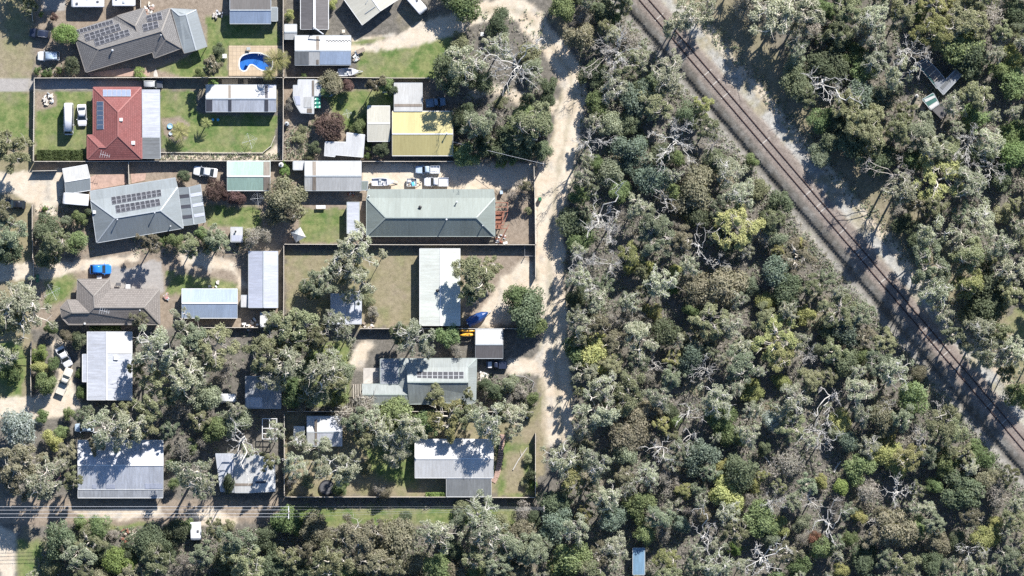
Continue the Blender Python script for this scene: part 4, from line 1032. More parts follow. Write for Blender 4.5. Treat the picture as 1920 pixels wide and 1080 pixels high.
b = gable('garden_shed', 'small square white shed left of the patched shed under grey gums', 'shed', 551, 800, 571, 834, 0, 's', 'white_roof', rise=.2, eave=2.1)
b = gable('steel_roofed_house', 'white steel-roofed cabin with long branch shadows and a grey carport', 'house', 778, 824, 925, 895.5, 860, 'h', 'white_roof', house=True, wall='wall_white', trim='trim_white', rise=1.1, eave=2.6, inset=.3)
b.add_roof([(837, 898, 2.45), (921, 898, 2.45), (921, 931, 2.2), (837, 931, 2.2)], [(0, 1, 2, 3)], M['midgrey_roof'], 'carport_roof', .06, False, .1, None, False)
b.rsheet(855, 821.5, 870, 835, M['offwhite_roof'])
for xx in (840, 878, 918):
    p = P(xx, 929, 2.2) - b.o; MB().bar((p.x, p.y, 0), (p.x, p.y, 2.15), .1, .1).build('post', M['timber'], b.root)
b = gable('storage_container', 'pale blue roofed container alone in the bushland at the bottom edge', 'container', 1187, 1028, 1208.5, 1077.5, 0, 's', 'container_roof', rise=.1, eave=2.5, inset=.03)
# derelict sheds east of the railway
z = zc(1680, 80, .1481)
V = [z(265, 260) + (2.4,), z(380, 205) + (2.5,), z(530, 350) + (2.5,), z(620, 465) + (2.5,), z(520, 580) + (2.3,), z(400, 420) + (2.3,)]
b = House('derelict_shed', 'derelict open-framed shed with green edge sheets under the radiating dead tree', 'shed', V, [(0, 1, 2, 3, 4, 5)], M['rusty_roof'], M['wall_steel'], M['trim_grey'], house=False, inset=.3, walls=False, door=False)
b.sheet([z(490, 500), z(600, 462), z(618, 470), z(525, 575), z(480, 540)], M['old_roof']); b.sheet([z(265, 262), z(300, 275), z(480, 500), z(520, 575), z(400, 425)], M['teal_sheet'])
for k_ in range(4):
    A_ = P(*z(300 + 60 * k_, 280 + 70 * k_), 2.55) - b.o; B_ = P(*z(400 + 55 * k_, 215 + 62 * k_), 2.6) - b.o; MB().bar(A_, B_, .1, .12).build('rafter', M['timber_pale'], b.root)
for q in ((275, 265), (380, 212), (520, 355), (600, 465), (515, 570), (400, 425)):
    p = P(*z(*q), 2.3) - b.o; MB().bar((p.x, p.y, 0), (p.x, p.y, 2.35), .12, .12).build('post', M['timber'], b.root)
V = [z(530, 575) + (2.3,), z(755, 340) + (2.3,), z(832, 410) + (2.2,), z(600, 655) + (2.2,)]
b = House('derelict_shed', 'long narrow grey derelict shed joining the open-framed one', 'shed', V, [(0, 1, 2, 3)], M['old_roof'], M['wall_steel'], M['trim_grey'], house=False, inset=.2)
b.sheet([z(560, 565), z(755, 360), z(780, 385), z(590, 595)], M['midgrey_roof'])
V = [z(338, 720) + (2.1,), z(470, 640) + (2.2,), z(545, 775) + (2.2,), z(442, 848) + (2.1,)]
b = House('derelict_shed', 'small derelict shed roofed in white and teal sheets', 'shed', V, [(0, 1, 2, 3)], M['teal_sheet'], M['wall_steel'], M['trim_grey'], house=False, inset=.2)
b.sheet([z(355, 718), z(480, 668), z(500, 692), z(375, 755)], M['white_roof']); b.sheet([z(415, 805), z(520, 738), z(543, 775), z(442, 846)], M['white_roof'])
V = [z(465, 850) + (1.9,), z(575, 780) + (2.0,), z(660, 880) + (2.0,), z(575, 960) + (1.9,)]
b = House('derelict_shed', 'dark rusted lean-to below the white and teal shed', 'shed', V, [(0, 1, 2, 3)], M['rusty_roof'], M['wall_steel'], M['trim_dark'], house=False, inset=.2)
# bare frame shed in the trees
g_ = P(505, 800, 0); fr = empty('pergola_frame', g_, 0, 'pale open pergola frame under the grey gum near the white dead tree', 'pergola')
for (x0, y0, x1, y1) in ((492, 785, 519, 785), (492, 803, 519, 803), (492, 813, 519, 813), (492, 823, 519, 823), (492, 785, 492, 823), (505.5, 785, 505.5, 823), (519, 785, 519, 823)):
    MB().bar(P(x0, y0, 2.4) - g_, P(x1, y1, 2.4) - g_, .14, .12).build('beam', M['trim_white'], fr)
for x, y in ((492, 785), (519, 785), (492, 823), (519, 823)):
    p = P(x, y, 2.3) - g_; MB().bar((p.x, p.y, 0), (p.x, p.y, 2.35), .12, .12).build('post', M['trim_white'], fr)
# stained timber pergola on the long house
z = zc(640, 330, .1667); g_ = P(*z(1800, 460), 0)
pe = empty('timber_pergola', g_, 0, 'reddish brown timber pergola at the east end of the long green house', 'pergola')
for yy in (300, 350, 400, 458, 508, 548, 590):
    MB().bar(P(*z(1732, yy), 2.5) - g_, P(*z(1872 - (0 if yy < 420 or yy > 580 else 40), yy), 2.4) - g_, .16, .18).build('rafter', M['timber_red'], pe)
for a, c in (((1872, 300), (1872, 400)), ((1835, 400), (1790, 600)), ((1872, 420), (1800, 600)), ((1885, 545), (1780, 740))):
    MB().bar(P(*z(*a), 2.36) - g_, P(*z(*c), 2.3) - g_, .14, .16).build('beam', M['timber_red'], pe)
for q in ((1870, 302), (1870, 398), (1865, 588), (1738, 590), (1738, 302)):
    p = P(*z(*q), 2.3) - g_; MB().bar((p.x, p.y, 0), (p.x, p.y, 2.4), .13, .13).build('post', M['timber_red'], pe)
slab('timber_deck', [z(1732, 400), z(1832, 400), z(1790, 590), z(1732, 590)], -.05, .25, M['timber_red'])
# ------------------------------------------------------------------ railway
rt = P(RAILX + RAILK * 430, 430, 0)
track = empty('railway_track', (rt.x, rt.y, 0), 0, 'single railway track with rusty rails on timber sleepers', 'railway')
rdir = Vector((RAILK, -1, 0)).normalized(); rnor = Vector((1, RAILK, 0)).normalized()
T0, T1 = -72.0, 100.0
prof = [(-.07, 0), (.07, 0), (.02, .03), (.02, .11), (.037, .12), (.037, .15), (-.037, .15), (-.037, .12), (-.02, .11), (-.02, .03)]
for sd in (-1, 1):
    A_ = rdir * T0 + rnor * (.75 * sd); B_ = rdir * T1 + rnor * (.75 * sd)
    rg = [[q + rnor * a * 1.5 + Z3 * (.655 + b_) for a, b_ in prof] for q in (A_, B_)]
    MB().loft(rg).build('rail', M['rail_rust'], track)
slp = {}
for k in ('sleeper', 'sleeper_grey'):
    slp[k] = MB().box((0, 0, 0), (.25, 2.55, .16), 0, 0, .94).me('sleeper', M[k])
k = T0; rz0 = math.atan2(rdir.y, rdir.x)
rs = random.Random(5)
while k < T1:
    o = obj('sleeper', slp['sleeper_grey' if rs.random() < .13 else 'sleeper'], track, rdir * k + Z3 * (.575 + rs.uniform(-.015, .012)))
    o.rotation_euler = (0, 0, rz0 + rs.uniform(-.02, .02)); o.scale = (rs.uniform(.9, 1.1), rs.uniform(.96, 1.02), 1)
    k += .66
# ------------------------------------------------------------------ fences
def paling_panel():
    mb = MB(); n = 14; w = 1.0 / n
    for i in range(n): mb.box((w * (i + .5), .03 if i % 2 else -.0, .5), (w * (1.15 if i % 2 else .9), .022, 1.0))
    mb.box((.5, .012, .495), (1, .012, .985))
    for zz_ in (.15, .5, .85): mb.box((.5, -.035, zz_), (1, .045, .045))
    return mb.me('panel', M['timber'])
def steel_panel():
    mb = MB(); n = 10; w = 1.0 / n
    for i in range(n): mb.box((w * (i + .5), .03 * (1 if i % 2 else -1), .5), (w * 1.02, .012, .97))
    mb.box((.5, 0, .49), (1, .014, .97))
    return mb.me('panel', M['fence_steel'])
def wire_panel():
    mb = MB()
    for zz_ in (.2, .45, .7, .98): mb.box((.5, 0, zz_), (1, .025, .015))
    return mb.me('panel', M['galv'])
PANEL = dict(paling=paling_panel(), steel=steel_panel(), wire=wire_panel())
CAP = {k: MB().box((.5, 0, 0), (1, .10, .05)).me('capping', M[m]) for k, m in dict(paling='fence_cap', steel='fence_cap', wire='galv').items()}
POST = {k: MB().box((0, 0, .5), (.11, .11, 1)).me('post', M[m]) for k, m in dict(paling='timber', steel='fence_steel', wire='timber').items()}
def fence(pts, label, kind='paling', h=1.8, cap=True):
    w = [P(a, b, 0) for a, b in pts]
    root = empty('fence', w[0], 0, label, 'fence')
    for i in range(len(w) - 1):
        a, b = w[i], w[i + 1]; d = b - a; L_ = d.length; n = max(1, round(L_ / 2.4)); rz = math.atan2(d.y, d.x)
        for j in range(n):
            q = a + d * (j / n) - w[0]; hh = h * rs.uniform(.97, 1.03)
            p = obj('panel', PANEL[kind], root, q + Z3 * .03); p.rotation_euler = (0, 0, rz + rs.uniform(-.006, .006)); p.scale = (L_ / n, 1, hh)
            if cap and kind != 'wire':
                c = obj('capping', CAP[kind], root, q + Z3 * (hh + .05)); c.rotation_euler = (0, 0, rz); c.scale = (L_ / n * .995, 1, 1)
            po = obj('post', POST[kind], root, q + Vector((-math.sin(rz), math.cos(rz), 0)) * -.08); po.rotation_euler = (0, 0, rz); po.scale = (1, 1, h + .06)
        if i == len(w) - 2:
            po = obj('post', POST[kind], root, b - w[0]); po.rotation_euler = (0, 0, rz); po.scale = (1, 1, h + .06)
fence([(66, 147), (285, 146), (411, 146), (531, 146)], 'long pale fence between the charcoal house and the red house', 'steel')
fence([(66, 149), (65, 225), (64, 302)], 'front fence along the red house lawn with the white van', 'steel')
fence([(66, 303), (200, 303), (426, 302), (530, 302)], 'pale fence behind the red house above the pale grey house', 'steel')
fence([(532, -40), (532, 60), (532, 145)], 'tall fence beside the swimming pool shading the lawn', 'paling', 2.0)
fence([(532, 148), (532, 230), (531, 302)], 'fence between the red house lawn and the patched white shed', 'paling')
fence([(534, 146), (660, 146), (740, 147), (805, 147)], 'fence below the small white boat and the upper lawn', 'paling')
fence([(534, 302), (571, 302)], 'short white fence piece above the off-white shed', 'steel')
fence([(680, 303), (760, 303), (850, 303)], 'fence behind the yellow-roofed house above the utes', 'paling')
fence([(1001, 306), (1003, 380), (1004, 458)], 'dark fence along the gravel road beside the long green house', 'paling', 2.0)
fence([(534, 458), (760, 459), (900, 459), (1004, 459)], 'fence between the long green house and the dry paddock', 'paling')
fence([(533, 461), (533, 540), (532, 614)], 'brown fence beside the tall narrow lilac shed', 'paling', 1.9)
fence([(1004, 461), (1004, 520)], 'short fence by the road at the dry paddock corner', 'paling', 1.9)
fence([(984, 461), (984, 480), (1003, 480)], 'little wire pen in the paddock corner', 'wire', 1.2)
fence([(676, 616), (780, 616), (890, 616), (976, 616)], 'fence between the long white shed and the solar house', 'paling')
fence([(540, 771), (700, 771), (860, 771), (1000, 772)], 'timber fence below the solar house half hidden by gums', 'paling')
fence([(534, 776), (534, 850), (534, 930)], 'fence at the left end of the lower yellow-grass yard', 'paling', 2.0)
fence([(535, 931), (700, 931), (836, 931)], 'pale bottom fence left of the grey carport', 'paling', 2.0)
fence([(922, 932), (1003, 932)], 'pale bottom fence right of the grey carport', 'paling', 2.0)
fence([(1004, 812), (1004, 870), (1004, 931)], 'dark fence at the right end of the cabin yard', 'paling', 2.0)
fence([(62, 384), (62, 430), (63, 484)], 'front fence of the pale grey house among shrubs', 'paling', 1.6)
fence([(64, 486), (65, 520)], 'short fence beside the two green bins', 'paling', 1.5)
fence([(62, 321), (107, 320)], 'short fence above the sandy drive by the carport', 'steel', 1.5)
fence([(242, 303), (243, 345)], 'low white divider between the two red terraces', 'steel', 1.5)
fence([(352, 614), (420, 614), (484, 614)], 'pale fence below the blue-grey shed', 'steel', 1.6)
fence([(60, 640), (59, 700), (60, 745)], 'fence behind the hedge by the two parked cars', 'paling', 1.6)
fence([(265, -30), (265, 15)], 'short timber fence at the top between caravan and flower bed', 'timber' if False else 'paling', 1.7)
fence([(46, 20), (60, 21), (62, 40)], 'low white kerb rail at the lawn corner top left', 'steel', .6)
fence([(954, 702), (984, 706), (1002, 716), (998, 728)], 'curved wire fence in the garden beside the road', 'wire', 1.2)
fence([(1004, 704), (1004, 770)], 'dark roadside fence below the sandy turnout', 'paling', 1.6) if False else None
fence([(302, 286), (320, 286), (420, 287), (492, 287), (508, 274), (516, 255)], 'low garden edging wall round the red house back lawn', 'steel', .35)

# ------------------------------------------------------------------ garden steps of the cabin
g_ = P(940, 860, 0); st = empty('garden_steps', g_, 0, 'curving flight of pinkish brick steps beside the white cabin', 'steps')
z = zc(760, 800, .14815)
pth = [(1235, 110), (1225, 180), (1215, 260), (1205, 340), (1198, 420), (1185, 500), (1170, 570), (1150, 630), (1115, 690)]
stm = MB().box((0, 0, 0), (1.75, .46, .15)).me('step', M['paver'])
seg = 24
for i in range(seg):
    t = i / (seg - 1) * (len(pth) - 1); k = min(int(t), len(pth) - 2); f = t - k
    x = pth[k][0] * (1 - f) + pth[k + 1][0] * f; y = pth[k][1] * (1 - f) + pth[k + 1][1] * f
    dx, dy = pth[k + 1][0] - pth[k][0], pth[k + 1][1] - pth[k][1]
    p = P(*z(x, y), 0) - g_
    o = obj('step', stm, st, (p.x, p.y, .03 + .02 * (seg - i) * .4)); o.rotation_euler = (0, 0, math.atan2(-dy, dx) + PI / 2 + rs.uniform(-.05, .05)); o.scale = (.62 + .02 * rs.random(), rs.uniform(.7, .9), 1)

# ------------------------------------------------------------------ pool
g_ = P(480, 115, 0)
pool = empty('swimming_pool', g_, 0, 'kidney-shaped blue swimming pool in tan paving', 'pool')
pw = [P(a, b, 0) - g_ for a, b in POOLP]
ar = sum(pw[i].x * pw[(i + 1) % len(pw)].y - pw[(i + 1) % len(pw)].x * pw[i].y for i in range(len(pw)))
if ar < 0: pw.reverse()
def subdiv(pts):
    n = len(pts); out = []
    for i in range(n):
        p0, p1, p2, p3 = pts[i - 1], pts[i], pts[(i + 1) % n], pts[(i + 2) % n]
        for t in (0, .33, .67):
            out.append(0.5 * ((2 * p1) + (p2 - p0) * t + (2 * p0 - 5 * p1 + 4 * p2 - p3) * t * t + (3 * p1 - p0 - 3 * p2 + p3) * t ** 3))
    return out
pw = subdiv(pw); n_ = len(pw)
def offs(pts, d):
    o = []
    n = len(pts)
    for i in range(n):
        t = (pts[(i + 1) % n] - pts[i - 1]).normalized(); o.append(pts[i] + Vector((t.y, -t.x, 0)) * d)
    return o
rim_o = offs(pw, .24)
def at(v, zq): return (v.x, v.y, zq)
m, nt, bsd = new_mat('pool_lining')
gg = N(nt, 'ShaderNodeNewGeometry'); nt.links.new(ramp(nt, noise(nt, gg.outputs['Position'], 2.0, 3), [(0.3, (0.022, 0.105, 0.33)), (0.7, (0.038, 0.145, 0.39))]), bsd.inputs['Base Color']); bsd.inputs['Roughness'].default_value = .5
MB().add([at(v, .09) for v in pw] + [at(v, -.85) for v in pw], [(i, n_ + i, n_ + (i + 1) % n_, (i + 1) % n_) for i in range(n_)] + [tuple(range(n_, 2 * n_))]).build('basin', m, pool)
MB().add([at(v, .14) for v in pw] + [at(v, .14) for v in rim_o] + [at(v, .02) for v in pw] + [at(v, .02) for v in rim_o],
         [(i, (i + 1) % n_, n_ + (i + 1) % n_, n_ + i) for i in range(n_)][::1] + [(n_ + i, n_ + (i + 1) % n_, 3 * n_ + (i + 1) % n_, 3 * n_ + i) for i in range(n_)] + [(i, 2 * n_ + i, 2 * n_ + (i + 1) % n_, (i + 1) % n_) for i in range(n_)]).build('coping', M['trim_white'], pool)
wm = bpy.data.materials.new('pool_water'); wm.use_nodes = True; nt = wm.node_tree; nt.nodes.clear()
o_ = nt.nodes.new('ShaderNodeOutputMaterial'); tr = nt.nodes.new('ShaderNodeBsdfTransparent'); tr.inputs[0].default_value = (.75, .92, .99, 1)
gl = nt.nodes.new('ShaderNodeBsdfGlossy'); gl.inputs['Roughness'].default_value = .08; 
mxs = nt.nodes.new('ShaderNodeMixShader'); mxs.inputs[0].default_value = .04; nt.links.new(tr.outputs[0], mxs.inputs[1]); nt.links.new(gl.outputs[0], mxs.inputs[2])
bp = N(nt, 'ShaderNodeBump'); bp.inputs['Strength'].default_value = .2; gg = N(nt, 'ShaderNodeNewGeometry'); nt.links.new(noise(nt, gg.outputs['Position'], 2.5, 2), bp.inputs['Height']); nt.links.new(bp.outputs[0], gl.inputs['Normal'])
nt.links.new(mxs.outputs[0], o_.inputs[0])
MB().add([at(v, .02) for v in pw], [tuple(range(n_))]).build('water', wm, pool)
for k_ in range(3):
    q_ = P(466 + 1.5 * k_, 122.5 + 2.6 * k_, 0) - g_; MB().box((q_.x, q_.y, -.45 - .18 * k_), (1.3, .34, .7 - .25 * k_), -.35).build('step', m, pool)
q_ = P(487, 101.5, 0) - g_
for s_ in (-.25, .25): MB().tube([(q_.x + s_, q_.y + .35, .1), (q_.x + s_, q_.y + .3, .85), (q_.x + s_, q_.y - .25, .8), (q_.x + s_, q_.y - .3, -.5)], .03, 6).build('ladder_rail', M['galv'], pool)
bm = bmesh.new()
oc = [P(a, b, 0) for a, b in rect(428.8, 85.6, 533, 142)]
edges = []
for lp in ([(v.x, v.y, .10) for v in oc], [(v.x + g_.x, v.y + g_.y, .10) for v in offs(pw, .12)]):
    vv = [bm.verts.new(q) for q in lp]
    for i in range(len(vv)): edges.append(bm.edges.new((vv[i], vv[(i + 1) % len(vv)])))
bmesh.ops.triangle_fill(bm, use_beauty=True, edges=edges)
ex = bmesh.ops.extrude_face_region(bm, geom=bm.faces[:])
for v in [e for e in ex['geom'] if isinstance(e, bmesh.types.BMVert)]: v.co.z -= .14
bmesh.ops.recalc_face_normals(bm, faces=bm.faces[:])
me = bpy.data.meshes.new('pool_deck'); bm.to_mesh(me); bm.free(); me.materials.append(M['deck_tan']); tag(obj('pool_deck', me), kind='structure')

# ------------------------------------------------------------------ vehicles
WHEEL = MB().tube([(0, -.11, 0), (0, .11, 0)], .33, 14).me('wheel', M['rubber'])
RIM = MB().tube([(0, -.115, 0), (0, .115, 0)], .19, 10).me('rim', M['alloy'])
def wheels(root, xs, hw, r=1.0):
    for x in xs:
        for s_ in (-1, 1):
            w = obj('wheel', WHEEL, root, (x, s_ * (hw - .10), .33 * r)); w.scale = (r, 1, r); obj('rim', RIM, w)
def pane(root, name, c4, mat=None, th=.012):
    c4 = [Vector(c) for c in c4]; n = (c4[1] - c4[0]).cross(c4[2] - c4[0]).normalized()
    ce = sum(c4, Vector()) / 4
    b_ = [ce + (v - ce) * .90 + n * .004 for v in c4]; t_ = [v + n * th for v in b_]
    MB().add(b_ + t_, [(3, 2, 1, 0), (4, 5, 6, 7)] + [(k, (k + 1) % 4, 4 + (k + 1) % 4, 4 + k) for k in range(4)]).build(name, mat or M['glass'], root)
def hull(st):
    """stations (x, halfwidth, z_bottom, z_top)"""
    rg = []
    for x, w, zb, zt in st:
        zm = zb + (zt - zb) * .55
        rg.append([(x, -w * .86, zb), (x, -w, zb + .15), (x, -w, zm), (x, -w * .96, zt - .05), (x, -w * .80, zt), (x, w * .80, zt), (x, w * .96, zt - .05), (x, w, zm), (x, w, zb + .15), (x, w * .86, zb)])
    return rg
def cabin(root, mat, xf, xr, tf, tr_, hb, ht, wb, wt, glassback=True):
    b_ = [(xf, -wb, hb), (xf, wb, hb), (xr, wb, hb), (xr, -wb, hb)]; t_ = [(tf, -wt, ht), (tf, wt, ht), (tr_, wt, ht), (tr_, -wt, ht)]
    MB().add(b_ + t_, [(0, 1, 5, 4), (1, 2, 6, 5), (2, 3, 7, 6), (3, 0, 4, 7)]).build('cabin', mat, root)
    # crowned roof skin
    mb = MB(); e = .02
    mb.loft([[(tf + .05, -wt - e, ht - .02), (tf + .05, -wt * .6, ht + .03), (tf + .05, wt * .6, ht + .03), (tf + .05, wt + e, ht - .02)],
             [((tf + tr_) / 2, -wt - e, ht), ((tf + tr_) / 2, -wt * .6, ht + .07), ((tf + tr_) / 2, wt * .6, ht + .07), ((tf + tr_) / 2, wt + e, ht)],
             [(tr_ - .05, -wt - e, ht - .02), (tr_ - .05, -wt * .6, ht + .03), (tr_ - .05, wt * .6, ht + .03), (tr_ - .05, wt + e, ht - .02)]])
    mb.build('roof', mat, root, True)
    pane(root, 'windscreen', [b_[0], b_[1], t_[1], t_[0]]); pane(root, 'rear_window', [b_[2], b_[3], t_[3], t_[2]])
    pane(root, 'side_window', [b_[1], b_[2], t_[2], t_[1]]); pane(root, 'side_window', [b_[3], b_[0], t_[0], t_[3]])
def vehicle(kind, px, py, heading, L_px, W_px, mat, label, name='parked_car', cat='car', rack=False, roofm=None, bonnet=None):
    L = L_px * S; W = W_px * S; w = W / 2; h = L / 2
    p = P(px, py, .8); root = empty(name, (p.x, p.y, 0.0), math.radians(heading), label, cat, 'parked vehicles')
    m_ = M[mat]; rm = M[roofm] if roofm else m_
    belt = dict(sedan=.92, hatch=.95, suv=1.02, ute=1.0, van=1.05, bus=1.1)[kind]
    st = [(h, .68 * w, .38, belt - .32), (h - .10, .86 * w, .26, belt - .22), (h - .45, .97 * w, .22, belt - .12), (h * .42, w, .2, belt - .02), (0, w, .2, belt), (-h * .5, w, .2, belt), (-h + .4, .98 * w, .24, belt - .02), (-h + .08, .90 * w, .28, belt - .08), (-h, .80 * w, .36, belt - .18)]
    if kind in ('ute',): st = [q for q in st[:5]] + [(-h * .16, w, .2, belt), (-h * .2, .97 * w, .3, .72), (-h + .02, .95 * w, .35, .72)]
    MB().loft(hull(st)).build('body', m_, root)
    if bonnet:
        MB().loft([[(h * .45, -w * .78, belt), (h * .45, w * .78, belt), (h * .45, w * .78, belt + .02), (h * .45, -w * .78, belt + .02)], [(h - .45, -w * .74, belt - .1), (h - .45, w * .74, belt - .1), (h - .45, w * .74, belt - .07), (h - .45, -w * .74, belt - .07)]]).build('bonnet', M[bonnet], root)
    if kind == 'sedan': cabin(root, rm, h * .45, -h * .72, h * .10, -h * .38, belt - .03, 1.42, w * .93, w * .80)
    elif kind == 'hatch': cabin(root, rm, h * .48, -h * .93, h * .16, -h * .68, belt - .03, 1.47, w * .93, w * .82)
    elif kind == 'suv': cabin(root, rm, h * .44, -h * .95, h * .22, -h * .80, belt - .03, 1.76, w * .94, w * .85)
    elif kind == 'van': cabin(root, rm, h * .80, -h * .97, h * .56, -h * .93, belt - .03, 1.95, w * .95, w * .88)
    elif kind == 'bus': cabin(root, rm, h * .93, -h * .97, h * .78, -h * .94, belt - .03, 2.55, w * .97, w * .86)
    elif kind == 'ute':
        cabin(root, rm, h * .45, -h * .14, h * .20, -h * .10, belt - .03, 1.72, w * .93, w * .82)
        mb = MB(); x0, x1 = -h * .2 - .03, -h
        mb.box(((x0 + x1) / 2, 0, .78), (abs(x1 - x0), W * .97, .06))
        for s_ in (-1, 1): mb.box(((x0 + x1) / 2, s_ * (w * .95), .90), (abs(x1 - x0), .05, .20))
        mb.box((x1 + .02, 0, .90), (.05, W * .95, .20)); mb.box((x0 - .02, 0, .95), (.05, W * .95, .3))
        mb.build('tray', m_ if not rack else M['p_white'], root)
        if rack:
            mb = MB()
            for s_ in (-1, 1):
                mb.bar((x0 - .1, s_ * w * .9, 1.75), (x1 + .1, s_ * w * .9, 1.75), .05, .05)
                for xx in (x0 - .1, x1 + .1): mb.bar((xx, s_ * w * .9, .8), (xx, s_ * w * .9, 1.75), .05, .05)
            for xx in np.linspace(x0 - .1, x1 + .1, 4): mb.bar((xx, -w * .9, 1.75), (xx, w * .9, 1.75), .05, .05)
            mb.build('rack', M['galv'], root)
    if kind == 'suv' or kind == 'bus':
        for s_ in (-1, 1): MB().bar((h * .1, s_ * w * .68, (1.84 if kind == 'suv' else 2.6)), (-h * .7, s_ * w * .68, (1.84 if kind == 'suv' else 2.6)), .05, .05).build('roof_rail', M['alloy'], root)
    wheels(root, (h * .62, -h * .60), w)
    for s_ in (-1, 1):
        MB().box((h - .12, s_ * w * .62, belt - .34), (.16, .34, .14)).build('headlight', M['light_clear'], root)
        MB().box((-h + .04, s_ * w * .66, belt - .3), (.08, .26, .2)).build('tail_light', M['light_red'], root)
        MB().box((h * .38, s_ * (w + .08), belt + .05), (.12, .18, .14)).build('mirror', m_, root)
    return root
vehicle('suv', 75, 63, 172, 40, 17, 'p_navy', 'dark navy wagon half under the round green tree')
vehicle('suv', 91, 105, 180, 41, 17.5, 'p_white', 'white wagon with pale blue roof below the round green tree', roofm='p_paleblue')
vehicle('suv', 286, 158, 0, 38, 15, 'p_dgrey', 'dark grey wagon in the shaded drive above the red house', roofm='p_silver')
vehicle('bus', 129, 223, 270, 60, 18, 'p_white', 'long white van parked on the red house lawn', 'parked_van', 'van')
vehicle('sedan', 153.5, 216, 272, 41, 17.5, 'p_white', 'white sedan on the lawn between long white van and red house')
vehicle('hatch', 29, 383, 176, 38, 17, 'p_black', 'black car on the verge at the left edge')
vehicle('sedan', 385, 322, 172, 45, 18, 'p_white', 'white sedan beside the pale green shed')
vehicle('hatch', 188.5, 505, 1, 40, 19, 'p_blue', 'bright blue hatchback above the grey-brown tiled house')
vehicle('sedan', 120, 669, -61, 41, 18, 'p_white', 'white sedan curving round the hedge on the sandy drive')
vehicle('ute', 121, 715, 68, 52, 17, 'p_gold', 'silver-tan ute below the white sedan on the sandy drive', 'parked_ute', 'ute')
vehicle('hatch', 158, 802, 180, 36, 16, 'p_paleblue', 'pale blue car half hidden under the gum above the zinc-roofed house')
vehicle('van', 424, 746, 180, 38, 18, 'p_white', 'white van parked under gums beside the dappled shed', 'parked_van', 'van')
vehicle('ute', 817, 192, 6, 37, 16, 'p_steelblue', 'steel blue ute beside the pale grey square shed', 'parked_ute', 'ute')
vehicle('ute', 802, 318, 180, 46, 15, 'p_paleblue', 'pale blue ute with a roof rack in the shade of the fence', 'parked_ute', 'ute', rack=True)
vehicle('ute', 818, 341, 180, 46, 17, 'p_white', 'white tray-back ute beside the long green house', 'parked_ute', 'ute')
vehicle('ute', 931, 684, 180, 40, 15, 'p_navy', 'dark ute with a white bonnet beside the solar house', 'parked_ute', 'ute', bonnet='p_white')

def caravan(px, py, heading, L_px, W_px, label, mat='p_white', hatches=3, name='caravan'):
    L, W = L_px * S, W_px * S; h, w = L / 2, W / 2; p = P(px, py, 2.0)
    r = empty(name, (p.x, p.y, 0), math.radians(heading), label, 'caravan', 'parked caravans')
    rg = []
    for x, k, zt, zb in ((h, .86, 1.9, .75), (h - .18, .96, 2.25, .5), (h - .5, 1, 2.45, .42), (0, 1, 2.5, .42), (-h + .3, 1, 2.48, .42), (-h + .06, .97, 2.4, .5), (-h, .92, 2.3, .6)):
        rg.append([(x, -w * k, zb), (x, -w * k, zt - .15), (x, -w * k * .93, zt - .03), (x, -w * k * .5, zt + .03), (x, w * k * .5, zt + .03), (x, w * k * .93, zt - .03), (x, w * k, zt - .15), (x, w * k, zb)])
    MB().loft(rg).build('body', M[mat], r)
    for k in range(hatches):
        x = h - L * (k + .6) / (hatches + .2); y = (.35, -.3, .1)[k % 3] * w * 1.2
        MB().box((x, y, 2.58), (.5, .45, .14), 0, 0, .85).build('roof_hatch', M['trim_grey'] if k % 2 else M['trim_dark'], r)
    for s_ in (-1, 1):
        for x in (h * .4, -h * .4): MB().box((x, s_ * (w + .005), 1.7), (.9, .03, .5)).build('window', M['glass'], r)
    MB().box((0, w + .01, 1.3), (.65, .03, 1.75)).build('door', M['trim_grey'], r)
    for s_ in (-1, 1): MB().bar((h - .1, s_ * w * .55, .5), (h + 1.15, 0, .45), .08, .1).build('drawbar', M['black'], r)
    wheels(r, (-.25,), w)
    return r
caravan(164, 2, 180, 62, 23, 'long white caravan at the top edge left of the shorter caravan')
caravan(232, 0, 0, 43, 23, 'shorter white caravan at the top edge above the charcoal house')
caravan(142, 373.5, 175, 49, 22, 'white covered caravan below the pale grey carport', hatches=0)
caravan(779, 4, -49, 48, 19, 'slanting white caravan beside the cream house', hatches=1)
caravan(367, 996, 272, 34, 20, 'white caravan below the power lines among shrubs', hatches=1)

